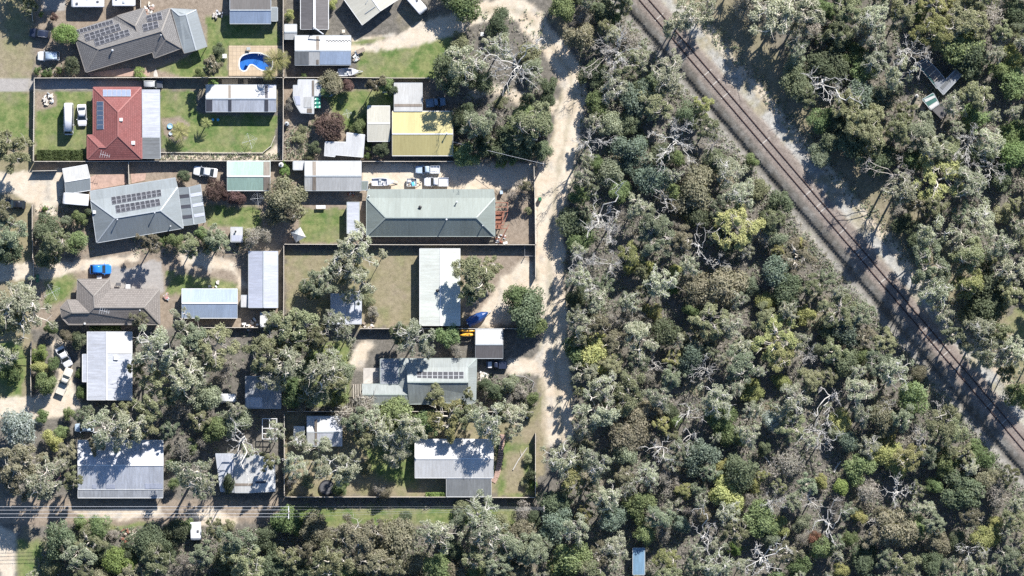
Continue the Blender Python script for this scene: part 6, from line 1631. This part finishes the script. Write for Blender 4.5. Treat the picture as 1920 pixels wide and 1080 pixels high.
# code: prototype family, name, look, noun, foliage, height from crown radius (a + b r)
CODE = {
 'o': ('gum', 'gum_tree', 'olive', 'gum tree', 'olive', 5.5, 1.15), 'g': ('gum', 'gum_tree', 'grey-green', 'gum tree', 'greygreen', 5.5, 1.15),
 'b': ('gum', 'gum_tree', 'brown-green', 'gum tree', 'browngreen', 5.0, 1.1), 'y': ('gum', 'gum_tree', 'yellowish olive', 'gum tree', 'yelolive', 4.5, 1.1),
 'p': ('pale', 'pale_gum_tree', 'pale sparse', 'bare-limbed gum', 'pale', 6.0, 1.2), 'W': ('dome', 'evergreen_tree', 'dark green', 'bushy tree', 'dark', 2.0, 1.2),
 'w': ('dome', 'evergreen_tree', 'mid green', 'bushy tree', 'green', 2.0, 1.2), 'l': ('dome', 'bushy_tree', 'blue-green', 'bushy tree', 'bluegreen', 2.2, 1.2),
 'e': ('dome', 'bushy_tree', 'brownish', 'bushy tree', 'browngreen', 2.2, 1.2), 'u': ('dome', 'bushy_tree', 'grey-olive', 'bushy tree', 'greygreen', 2.2, 1.2),
 'q': ('round', 'round_tree', 'bright fresh green', 'rounded tree', 'bright', 2.0, 1.2), 'k': ('round', 'leafy_tree', 'glossy green', 'leafy tree', 'fresh', 2.2, 1.1),
 'Y': ('dome', 'yellow_shrub', 'yellow-green', 'shrub', 'yellow', 1.5, 1.1), 'B': ('twiggy', 'twiggy_shrub', 'grey-brown twiggy', 'shrub', 'greybrown', 1.6, 1.0),
 'V': ('dome', 'plum_tree', 'purple-brown', 'plum tree', 'plum', 2.0, 1.0), 'S': ('round', 'silver_tree', 'silvery grey', 'tree', 'silver', 2.5, 1.0),
 'D': ('bold', 'dead_tree', 'white', 'bold-limbed dead tree', None, 5.5, 1.2), 'd': ('fine', 'dead_tree', 'grey', 'fine-twigged dead tree', None, 5.5, 1.1),
 'R': ('dome', 'red_tipped_shrub', 'red-tipped', 'shrub', 'red', 3.6, 1.0), 's': ('bush', 'garden_shrub', 'dark green', 'garden shrub', 'hedge', .7, .9), 'h': ('bush', 'garden_shrub', 'fresh green', 'garden shrub', 'bright', .7, .9),
 't': ('bush', 'low_shrub', 'olive', 'low shrub', 'olive', .6, .9), 'n': ('bush', 'low_shrub', 'grey-brown', 'low shrub', 'greybrown', .6, .8), 'm': ('palm', 'garden_palm', 'spiky green', 'palm', 'palm', 1.2, .9),
}
T = """120,65,25,q;135,120,16,W;408,96,13,W;396,124,21,b;374,137,12,s;262,138,13,h;401,153,11,h;70,132,8,s;84,138,8,s;92,137,8,s;110,132,7,s;78,28,6,h;100,32,8,V;22,286,38,o;5,275,26,b;52,10,18,o;75,-48,52,o;20,-40,40,p;110,-70,40,b
338,247,17,m;387,231,12,m;519,112,24,m;506,138,14,m;17,436,34,g;4,400,24,b;14,470,28,W;82,428,27,W;104,450,33,o;93,482,24,W;146,453,21,w;148,408,14,w;124,414,11,u;84,392,6,h;168,398,9,W;400,358,21,V;420,366,12,V;441,369,15,V
282,456,24,b;329,450,16,w;357,464,23,o;377,436,14,w;411,450,25,g;395,455,16,W;478,444,25,B;497,440,16,B;535,376,38,e;518,396,26,e;548,398,22,b;533,323,12,h;533,308,10,h;533,340,10,h;345,330,12,W;305,450,12,s;460,440,12,t
37,580,56,p;50,551,28,p;10,600,34,o;93,613,14,w;124,632,14,e;149,638,16,W;140,632,10,W;82,716,22,w;73,664,15,h;98,684,13,w;75,690,14,Y;90,700,12,t;4,668,30,W;18,700,24,s;88,730,12,w;150,700,10,s;152,735,12,s;100,480,16,o
296,661,58,p;338,709,50,p;394,652,42,o;338,598,28,o;262,602,22,b;417,698,26,B;500,668,38,o;501,714,34,p;521,633,42,o;507,599,22,p;360,640,36,g;255,690,24,o;290,720,34,W;375,690,28,g;540,655,30,o
34,802,43,S;98,824,18,Y;112,812,14,w;129,776,14,w;76,779,14,s;197,799,50,p;239,807,42,o;281,765,34,o;332,771,28,B;391,748,30,W;329,743,20,W;439,793,30,W;405,805,28,w;270,800,30,o;230,770,22,o;160,780,26,g;440,770,22,W;370,790,24,W;180,830,20,b
42,869,52,b;72,905,42,o;24,900,36,b;135,900,23,o;125,850,22,b;112,870,20,W;363,889,46,p;346,841,26,B;358,838,12,w;380,828,18,B;450,832,40,D;507,866,20,o;320,870,10,w;326,906,12,w;395,905,20,p;430,905,16,W;490,860,14,t;465,845,16,p
113,1015,34,W;169,1015,30,o;222,1056,32,q;141,1038,32,g;276,1021,34,W;332,998,26,W;290,1055,34,o;403,990,22,o;450,1024,40,g;377,1041,30,g;462,1058,38,o;346,1060,26,B;155,1073,25,o;535,973,32,k;549,985,20,k;149,981,14,w;180,993,24,w;212,1003,10,n;420,1055,26,W;500,1010,26,W;505,1065,34,W;350,985,14,w;240,1040,16,W;100,1060,20,t;55,1085,18,p;192,1040,20,W;311,1030,20,W;430,985,12,t
872,4,32,w;845,-20,30,W;872,112,42,p;968,121,56,d;938,88,28,p;1000,150,22,p;937,42,24,W;844,146,34,W;880,140,26,W;1028,160,18,W;1027,186,15,W;992,98,20,t;1003,126,16,u;905,150,24,W;990,185,14,W;860,80,22,t;920,80,20,p
621,158,24,e;612,170,14,w;652,162,14,V;700,158,15,b;725,160,16,w;714,152,12,b;616,236,29,V;596,235,14,t;672,239,15,w;682,230,10,s;568,144,8,s;545,194,14,B;590,276,14,W;560,258,12,t;568,240,10,t;717,281,15,W;689,273,9,s;689,293,8,s;655,235,6,s;735,170,12,W;625,255,14,V;580,292,10,t
894,236,36,g;922,228,22,B;996,239,44,o;980,220,26,w;970,270,30,W;875,290,26,w;855,285,14,h;937,281,24,W;1013,281,20,W;1015,225,22,W;543,28,11,Y;624,8,10,Y;905,270,24,W;860,225,20,W;880,215,18,W;950,255,22,W;940,195,14,t;915,260,16,o;990,290,14,W;960,300,10,w
976,360,23,B;985,350,14,b;939,306,11,h;914,300,13,B;990,395,8,t;672,460,42,p;647,492,40,p;596,532,32,g;585,545,20,W;678,532,34,p;717,478,14,p;620,510,24,p;660,510,26,o;894,518,46,o;880,545,30,o;915,500,26,o;985,588,40,W;975,560,26,w;998,612,20,w;995,570,20,W;655,555,22,p;690,560,16,t;700,585,12,n
548,610,44,o;627,604,34,p;590,627,30,o;537,680,40,g;560,650,30,o;779,636,40,o;750,625,20,o;838,627,26,w;858,658,18,B;800,660,20,W;548,731,34,w;604,698,42,W;590,740,36,W;638,723,24,W;640,740,20,w;620,670,26,W;650,630,22,p;575,700,24,W;570,760,20,B
678,779,42,B;665,790,34,g;700,790,30,p;745,779,34,w;730,775,22,q;768,795,34,W;800,795,26,w;844,785,40,y;818,743,20,o;870,780,26,o;920,785,42,p;965,785,32,p;925,731,17,W;956,720,18,u;998,748,13,w;890,770,20,p;880,740,14,o;945,745,14,n;975,735,16,n;945,775,22,o;990,770,16,t;905,720,12,W
627,883,42,p;600,870,26,p;551,866,34,p;560,830,24,p;596,843,28,p;686,880,12,t;714,919,16,B;720,925,12,e;996,889,12,W;1001,911,8,h;717,810,34,W;759,812,30,W;655,860,22,p;690,820,30,W;580,905,14,t;640,915,16,w;740,850,30,W;990,860,10,t;985,905,10,t;960,812,18,p;930,815,16,p;545,905,12,n
894,967,42,p;870,955,18,t;660,1007,48,b;618,1052,44,o;745,1015,46,e;700,1000,26,b;818,1001,38,p;818,1060,30,w;914,1001,38,p;959,1029,34,g;892,1046,28,o;982,959,19,B;1041,984,34,l;996,1035,34,g;782,1057,26,e;700,1060,34,b;850,1030,22,W;590,1000,30,e;575,1035,26,b;570,1070,30,W;860,980,22,g;940,980,18,t;935,1065,28,g;760,980,18,W;600,980,14,t;1000,975,16,W;640,1080,26,w;740,1065,24,b
1054,16,25,w;1088,66,30,e;1096,34,30,B;1152,34,14,w;1132,17,25,W;1158,96,46,d;1135,107,34,d;1113,141,28,W;1175,124,30,o;1250,141,44,p;1121,197,25,w;1146,234,32,u;1191,180,34,l;1234,197,34,o;1321,197,25,y;1267,262,48,d;1104,265,38,d;1183,276,30,l;1338,270,28,d;1324,239,28,o;1082,-14,22,W;1180,70,26,B;1200,110,24,p;1215,160,26,W
1284,25,38,p;1265,45,26,p;1324,14,28,p;1465,28,52,p;1507,17,44,p;1501,60,30,p;1394,10,30,B;1420,30,26,B;1498,163,34,W;1515,185,22,o;1548,160,40,D;1575,175,24,D;1555,124,38,W;1642,37,38,p;1645,73,30,p;1707,96,42,d;1690,132,38,p;1619,135,25,w;1757,53,42,y;1816,42,44,o;1797,82,44,w;1853,31,38,B;1819,96,38,W;1901,107,20,Y;1904,158,30,w;1836,175,36,o;1788,197,30,d;1588,191,30,o;1616,175,28,l
1619,220,40,o;1656,186,24,u;1701,206,22,o;1690,239,30,o;1628,253,42,o;1726,253,38,g;1746,276,34,p;1816,270,34,d;1859,270,34,p;1901,259,34,k;1577,56,34,o;1566,76,34,W;1493,87,22,p;1540,60,28,B;1600,100,26,w;1580,230,26,W;1560,260,24,W;1650,290,24,W;1430,-40,34,p;1590,10,34,o;1690,20,30,o;1750,5,28,y;1900,20,26,W;1880,60,24,o
1678,326,40,d;1690,357,42,p;1754,335,44,y;1822,346,36,p;1752,388,24,o;1754,433,36,p;1836,411,38,p;1735,478,14,w;1746,501,44,g;1819,484,42,o;1802,453,34,p;1873,453,38,p;1819,537,34,y;1859,537,42,W;1901,509,34,p;1760,546,42,p;1906,383,15,o;1774,287,34,o;1859,312,34,d;1901,290,34,k;1538,293,22,u;1720,300,26,w;1880,330,24,W;1640,300,34,W;1600,270,30,W
1768,585,26,p;1853,575,36,W;1842,624,34,p;1864,658,34,p;1901,661,34,p;1895,554,30,o;1700,420,24,W;1720,450,18,W;1810,400,24,g;1790,310,24,W;1840,290,24,W;1880,400,18,t;1915,430,26,p;1880,620,24,o;1830,590,26,W;1910,745,24,w;1890,700,20,o;1935,690,30,p;1950,560,34,o;1950,460,34,o;1950,330,34,W;1945,200,34,o;1945,80,34,p
1084,366,18,w;1086,520,26,p;1082,590,22,p;1092,700,28,p;1090,640,20,o;1100,800,28,p;1084,470,20,p;1098,330,24,p;1112,230,22,p;1098,300,18,d;1073,416,33,W;1084,450,25,w;1149,323,28,u;1220,335,32,l;1262,360,20,w;1127,402,46,D;1141,428,36,d;1194,383,30,p;1248,374,28,D;1310,357,38,e;1366,326,34,p;1394,368,34,p;1411,301,13,w;1464,380,24,W;1450,414,28,o;1380,428,46,y;1310,405,28,W;1270,419,18,B;1220,419,34,g;1096,495,38,d;1146,495,30,d;1310,461,36,D;1349,487,18,D;1180,478,28,y;1220,501,14,Y;1183,504,12,Y;1267,506,12,Y
1234,529,34,p;1236,450,38,g;1366,450,26,W;1403,470,18,p;1377,512,18,B;1456,506,32,l;1498,478,34,b;1504,457,10,Y;1352,537,36,e;1301,543,30,e;1521,537,25,o;1439,568,20,Y;1084,554,25,W;1113,560,30,p;1180,563,30,d;1262,540,15,h;1340,300,26,W;1290,310,24,B;1240,290,24,W;1180,230,24,W;1290,215,24,W;1160,360,22,w;1420,350,20,t;1350,385,24,g
1090,608,32,p;1113,664,40,Y;1082,658,27,w;1160,596,34,B;1222,582,18,Y;1205,638,36,p;1248,624,30,W;1329,605,38,o;1296,577,18,w;1296,667,32,l;1281,689,20,l;1324,692,28,d;1394,686,40,g;1394,650,28,p;1366,610,30,p;1464,633,46,y;1462,667,34,y;1515,669,22,d;1467,717,16,Y;1414,734,22,Y;1231,686,25,D;1180,731,44,o;1113,768,44,p;1239,743,30,p;1349,745,38,p
1290,776,32,D;1352,788,36,w;1174,810,40,e;1447,790,18,S;1484,804,28,o;1492,743,32,p;1298,816,26,D;1408,813,25,p;1529,807,36,D;1512,591,18,Y;1577,585,34,o;1563,658,30,o;1614,667,18,w;1650,681,34,g;1676,698,34,p;1583,681,28,W;1560,743,34,D;1614,734,34,p;1715,743,36,w;1760,760,18,D;1664,760,18,D;1661,644,28,o;1577,793,24,Y;1540,830,30,D;1774,799,44,o;1653,785,30,e;1723,807,14,D;1661,827,22,Y
1056,863,40,p;1121,869,38,p;1239,841,34,D;1262,866,22,p;1315,858,36,l;1360,879,18,Y;1360,922,34,Y;1415,908,15,Y;1236,905,34,B;1265,905,20,B;1146,934,34,p;1214,889,28,d;1039,945,26,W;1017,1024,24,g;1236,973,27,g;1248,998,22,B;1296,962,18,B;1208,1004,20,w;1324,1001,34,D;1462,987,22,Y;1380,996,28,o;1158,1029,28,p;1070,1052,38,w;1253,1046,30,y;1346,1060,38,p;1377,1029,16,h;1434,1046,44,D;1450,942,24,d;1403,939,20,B;1521,942,26,D;1538,1026,26,w;1526,1010,12,R
1521,829,20,p;1662,849,28,Y;1704,858,34,y;1690,870,22,Y;1726,827,24,D;1774,869,25,w;1479,872,34,B;1540,900,14,Y;1577,914,20,q;1614,880,28,w;1628,922,28,B;1684,925,36,D;1802,922,44,W;1754,984,25,g;1611,967,15,Y;1555,984,38,D;1676,990,44,e;1594,1012,16,w;1844,1010,24,Y;1870,981,14,Y;1819,1038,24,D;1574,1069,18,Y;1873,931,28,B;1642,979,18,D;1895,894,20,o;1782,804,30,o;1904,973,30,o;1840,860,24,w;1850,900,22,e;1810,850,20,o;1890,1050,34,g;1700,1060,34,o;1750,1060,26,W;1620,1050,28,W;1500,1060,26,w;1940,1030,34,o"""
trees = []
for line in T.replace('\n', ';').split(';'):
    if line.strip():
        a = line.split(','); trees.append([float(a[0]), float(a[1]), float(a[2]), a[3].strip()])
FOREST = [
 ([(1092, -60), (1160, -60), (1180, 30), (1225, 110), (1300, 195), (1370, 275), (1440, 362), (1515, 455), (1590, 545), (1665, 632), (1740, 722), (1815, 812), (1880, 895), (1970, 1005), (1970, 1130), (1010, 1130), (1022, 960), (1070, 880), (1085, 800), (1075, 640), (1066, 500), (1068, 400), (1090, 300), (1102, 200), (1092, 120)], 'uWwelgogopbpBpgyp', 620, (14, 36), .73),
 ([(1360, -60), (1970, -60), (1970, 560), (1880, 560), (1830, 690), (1780, 620), (1725, 480), (1690, 410), (1640, 330), (1590, 290), (1545, 250), (1500, 150), (1470, 50)], 'uwuogpobBpgyp', 300, (14, 36), .80),
 ([(95, 1000), (300, 990), (560, 1000), (1000, 1000), (1000, 1130), (60, 1130)], 'WwogebW', 90, (17, 30), .74),
 ([(140, 630), (530, 630), (530, 810), (150, 815)], 'pgou', 30, (18, 28), .95),
 ([(545, 640), (660, 640), (660, 765), (545, 765)], 'Wgu', 8, (15, 22), .9),
]
BAN = [(1722, 200, 26), (1740, 225, 18), (1760, 150, 30), (1745, 125, 24), (1755, 190, 26), (1198, 1052, 26), (1545, 163, 20), (1880, 360, 30), (200, 690, 55), (425, 746, 40), (470, 660, 45), (120, 690, 40), (494, 735, 44), (160, 802, 20), (366, 996, 24), (245, 1003, 14)]
fr_ = random.Random(21)
def inpoly(x, y, poly):
    c = False; n = len(poly)
    for i in range(n):
        x0, y0 = poly[i]; x1, y1 = poly[(i + 1) % n]
        if (y0 > y) != (y1 > y) and x < (x1 - x0) * (y - y0) / (y1 - y0) + x0: c = not c
    return c
nhand = len(trees)
for t in trees:
    if t[0] < 1005 and 600 < t[1] < 940 and t[3] == 'W' and t[2] > 19: t[3] = 'pgou'[int(t[0]) % 4]
for k_, t in enumerate(trees):
    if t[0] < 1005 and 590 < t[1] < 940 and t[3] in 'og' and t[2] > 24 and k_ % 2: t[3] = 'p'
kd_ = 0
for t in trees:
    if t[3] == 'd' and t[0] > 1060 and t[2] < 37:
        kd_ += 1
        if kd_ % 3 == 0: t[3] = 'p'
for poly, codes, tries, (r0, r1), gapk in FOREST:
    xs = [p[0] for p in poly]; ys = [p[1] for p in poly]
    for _ in range(tries * 5):
        x, y, r = fr_.uniform(min(xs), max(xs)), fr_.uniform(min(ys), max(ys)), fr_.uniform(r0, r1)
        if not inpoly(x, y, poly) or any(math.hypot(x - a, y - b_) < c + r for a, b_, c in BAN): continue
        if any(math.hypot(x - t[0], y - t[1]) < gapk * (min(t[2], 34) + r) * .82 for t in trees): continue
        trees.append([x, y, r, fr_.choice(codes)])

def hedge(px0, px1, py, w, h, label, mat, seed):
    c = P((px0 + px1) / 2, py, h); L_ = (px1 - px0) * S; w *= S; nr = np.random.default_rng(seed)
    r = empty('hedge', (c.x, c.y, 0), 0, label, 'hedge'); n = int(L_ * w * 420)
    p = np.stack([nr.uniform(-L_ / 2, L_ / 2, n), nr.uniform(-w / 2, w / 2, n), nr.uniform(.1, 1, n) ** .5 * h], 1)
    p[:, 2] *= 1 + .16 * np.sin(p[:, 0] * 2.1 + seed) + .08 * np.sin(p[:, 0] * 5.3)
    obj('foliage', leaves_mesh('foliage', p, np.tile([0, 0, .6], (n, 1)), (.09, .17), (.06, .10), seed, M[mat], .8), r)
    mb = MB()
    for k in range(max(2, int(L_ / 1.2))): mb.tube([(-L_ / 2 + 1.2 * k + .4, 0, 0), (-L_ / 2 + 1.2 * k + .4, .1, h * .7)], [.06, .03], 5)
    mb.build('stem', M['bark'], r)
hedge(69, 156, 291, 20, 1.3, 'clipped green hedge along the bottom of the red house lawn', 'f_hedge', 1)
hedge(168, 226, 614.5, 9, 1.4, 'narrow clipped hedge between the tiled house and the white cottage', 'f_hedge', 2)
hedge(798, 836, 928, 9, 1.6, 'bright green hedge at the corner of the grey carport', 'f_bright', 3)

# looks and places for the labels
PLACES = [('the charcoal tiled house', 255, 75), ('the red tiled house', 225, 230), ('the swimming pool', 480, 115), ('the patchy-roofed white shed', 452, 185), ('the pale grey house', 262, 392), ('the pale green shed', 466, 330),
 ('the grey-brown tiled house', 200, 565), ('the blue-grey shed', 393, 569), ('the narrow lilac shed', 493, 524), ('the white cottage', 205, 686), ('the dappled shed', 494, 735), ('the zinc-roofed house', 226, 880), ('the patched skillion shed', 460, 890),
 ('the cream house', 700, 10), ('the banded shed', 605, 95), ('the patched white shed', 570, 180), ('the yellow-roofed house', 792, 250), ('the L-shaped white shed', 645, 270), ('the upper lawn', 740, 115), ('the off-white shed', 625, 330), ('the long green house', 805, 400),
 ('the long white shed', 825, 540), ('the dry paddock', 700, 560), ('the bluish paddock shed', 650, 580), ('the solar house', 800, 715), ('the grey gabled shed', 917, 645), ('the patched fence shed', 608, 808), ('the white cabin', 850, 865), ('the yellow-grass yard', 640, 900),
 ('the cross-arm power pole', 541, 955), ('the lower dirt road', 220, 965), ('the caravan below the wires', 366, 996), ('the silver tree', 34, 845), ('the sandy drive', 60, 765), ('the left edge drive', 30, 500), ('the green verge', 770, 965), ('the road bend', 1040, 90), ('the roadside pole', 1019, 320), ('the blue container', 1198, 1052),
 ('the derelict sheds', 1755, 150), ('the top right lawn', 1832, 5)]
WOODS = [('in the bushland by the upper road', 1120, 150), ('in the bushland by the middle road', 1120, 420), ('in the bushland by the lower road', 1110, 700), ('in the bushland at the road end', 1110, 860), ('in the top bushland left of the railway', 1250, 190), ('in the upper bushland centre', 1280, 380),
 ('in the bushland left of the railway middle', 1440, 420), ('in the middle of the bushland', 1300, 580), ('in the bushland centre right', 1450, 650), ('in the bushland near the lower railway', 1640, 700), ('in the lower bushland centre', 1330, 810), ('in the lower bushland right of centre', 1560, 850), ('in the lower right bushland', 1780, 880),
 ('in the bushland along the bottom edge', 1330, 1020), ('in the bottom bushland right of centre', 1600, 1020), ('in the bottom right corner', 1830, 1030), ('at the bottom edge below the road end', 1110, 1030), ('at the top edge right of the railway', 1420, 10), ('in the woods right of the upper railway', 1540, 120),
 ('at the top edge of the right-hand woods', 1680, 30), ('in the woods left of the derelict sheds', 1640, 180), ('in the woods right of the derelict sheds', 1850, 130), ('in the woods below the derelict sheds', 1740, 270), ('in the right edge woods', 1890, 320), ('in the woods right of the middle railway', 1730, 390), ('in the lower right-hand woods', 1840, 500), ('beside the lower railway at the right edge', 1870, 640)]
def direction(dx, dy):
    a = math.degrees(math.atan2(-dy, dx)) % 360
    return ['right of', 'above right of', 'above', 'above left of', 'left of', 'below left of', 'below', 'below right of'][int((a + 22.5) // 45) % 8]
def make_label(x, y, r, code):
    fam, nm, look, noun, fol, _, _ = CODE[code]
    size = 'small ' if r < 16 else ('large ' if r > 37 else '')
    if x > 1060 or (x > 1005 and y > 850):
        w = min(WOODS, key=lambda q: (q[1] - x) ** 2 + (q[2] - y) ** 2); ph = w[0]
    else:
        w = min(PLACES, key=lambda q: (q[1] - x) ** 2 + (q[2] - y) ** 2); ph = direction(x - w[1], y - w[2]) + ' ' + w[0]
    return size + look + ' ' + noun, ph
groups = {}
for i, t in enumerate(trees): groups.setdefault(make_label(*t), []).append(i)
ORD = ['topmost', 'second', 'third', 'fourth', 'fifth', 'sixth', 'seventh', 'eighth', 'ninth', 'tenth', 'eleventh', 'twelfth']
labels = {}
for (what, ph), ids in groups.items():
    ids.sort(key=lambda i: trees[i][1])
    for k, i in enumerate(ids):
        if len(ids) == 1: labels[i] = what + ' ' + ph
        elif len(ids) == 2: labels[i] = ('upper ' if k == 0 else 'lower ') + what + ' ' + ph
        else: labels[i] = (ORD[k] if k == 0 else ORD[k] + ' from top') + ' ' + what + ' ' + ph
GROUPN = dict(gum='gum trees', pale='pale gum trees', dome='bushy trees', bush='low shrubs', twiggy='twiggy shrubs', bold='dead trees', fine='dead trees', round='rounded trees', palm='palms')
pr = random.Random(99)
hues = {}
for i, (x, y, r, code) in enumerate(trees):
    fam, nm, look, noun, fol, ha, hb = CODE[code]
    R = r * S; H = ha + hb * R; H *= pr.uniform(.85, 1.18)
    if fam in ('gum', 'pale', 'bold', 'fine'):
        if 1060 < x < 1125 and y > 180: H *= 1.1
        elif x > 1125 and rail_d(x, y) < -6: H *= .85
        if (x, y) == (872, 112): H *= 1.42
        if (x, y) in ((450, 832), (363, 889), (627, 883), (968, 121), (1267, 262)): H *= 1.4
        if 6 < rail_d(x, y) < 17 and y > 250: H *= 1.3
    k = pr.randrange(len(PROTO[fam])) if fam != 'palm' else (0 if y > 200 else 1)
    R0, H0 = NOM[fam]
    if fam == 'palm' and k == 1: R0, H0, H = 2.6, 5.0, 5.5
    c = P(x, y, H * .8); gz = ground_z(x, y)
    cat = 'shrub' if 'shrub' in noun else ('palm' if fam == 'palm' else 'tree')
    root = empty(nm, (c.x, c.y, gz), pr.uniform(0, 2 * PI), labels[i], cat, GROUPN[fam])
    root.scale = (R / R0 * pr.uniform(.86, 1.15), R / R0 * pr.uniform(.86, 1.15), H / H0)
    tm, lm = PROTO[fam][k]
    a = obj('stem' if cat == 'shrub' else 'trunk', tm, root); b_ = obj('branches' if fol is None else ('fronds' if fam == 'palm' else ('foliage' if cat == 'shrub' else 'crown')), lm, root)
    if fol and b_.material_slots:
        b_.material_slots[0].link = 'OBJECT'; b_.material_slots[0].material = M['f_' + fol]
    if code in 'DdpgoB' and fam in ('gum',) and pr.random() < .5:
        a.material_slots[0].link = 'OBJECT'; a.material_slots[0].material = M['grey_wood']
    if fam == 'fine' and pr.random() < .75:
        for q in (a, b_): q.material_slots[0].link = 'OBJECT'; q.material_slots[0].material = M['bleached']
    if fam == 'pale' and pr.random() < .5:
        a.material_slots[0].link = 'OBJECT'; a.material_slots[0].material = M['bleached']

# undergrowth: low scrub nobody could count
nr = np.random.default_rng(77); pts = []
for poly, *_ in FOREST[:3]:
    xs = [p[0] for p in poly]; ys = [p[1] for p in poly]
    area = abs(sum(poly[i][0] * poly[(i + 1) % len(poly)][1] - poly[(i + 1) % len(poly)][0] * poly[i][1] for i in range(len(poly)))) / 2
    n = int(area * S * S * 2.0); x = nr.uniform(min(xs), max(xs), n * 2); y = nr.uniform(min(ys), max(ys), n * 2)
    s_ = (sdist(x, y, poly) < 10) & (np.abs(rail_d(x, y)) > 4.6); pts.append(np.stack([x[s_], y[s_]], 1))
# scrub along the fences, verges and the railway sides
n = 2600; yy = nr.uniform(-60, 1140, n); side = nr.choice([-1, 1], n); off = nr.uniform(5.2, 8.5, n)
pts.append(np.stack([RAILX + RAILK * yy + side * off * RN / S, yy], 1))
for x0, y0, x1, y1, n in ((70, 122, 140, 143, 60), (300, 288, 525, 300, 160), (535, 230, 585, 300, 160), (66, 384, 180, 470, 160), (250, 440, 470, 475, 200), (550, 640, 660, 768, 160), (150, 620, 530, 830, 500), (900, 700, 1000, 770, 200), (860, 20, 1020, 300, 500), (20, 860, 140, 935, 100), (540, 935, 1000, 955, 120), (310, 830, 430, 930, 120)):
    pts.append(np.stack([nr.uniform(x0, x1, n), nr.uniform(y0, y1, n)], 1))
pts = np.concatenate(pts); m_ = 9
cx = (pts[:, 0] - 960) * S; cy = (540 - pts[:, 1]) * S
sz = nr.uniform(.18, .75, len(pts)) ** 1.3
cc = np.repeat(np.stack([cx, cy, np.interp(rail_d(pts[:, 0], pts[:, 1]), prof_d, prof_z)], 1), m_, 0); ss = np.repeat(sz, m_)[:, None]
dv_ = nr.normal(size=cc.shape) * .5; dv_[:, 2] = np.abs(dv_[:, 2]) * .9 + .1
cc = cc + dv_ * ss
half = nr.random(len(pts)) < .5; hm = np.repeat(half, m_)
for nm_, sel, mt in (('undergrowth', hm, 'f_greybrown'), ('undergrowth', ~hm, 'f_greygreen')):
    o = obj(nm_, leaves_mesh(nm_, cc[sel], np.tile([0, 0, .7], (sel.sum(), 1)), (.12, .28), (.05, .11), 5 + int(sel[0]), M[mt], .8))
    tag(o, ('dry grey-brown' if mt == 'f_greybrown' else 'brownish green') + ' low scrub under the trees', 'undergrowth', kind='stuff')
from collections import Counter
print('TREES', Counter(CODE[t[3]][1] for t in trees));print('TREES', len(trees), 'hand', nhand, 'objects', len(bpy.data.objects))
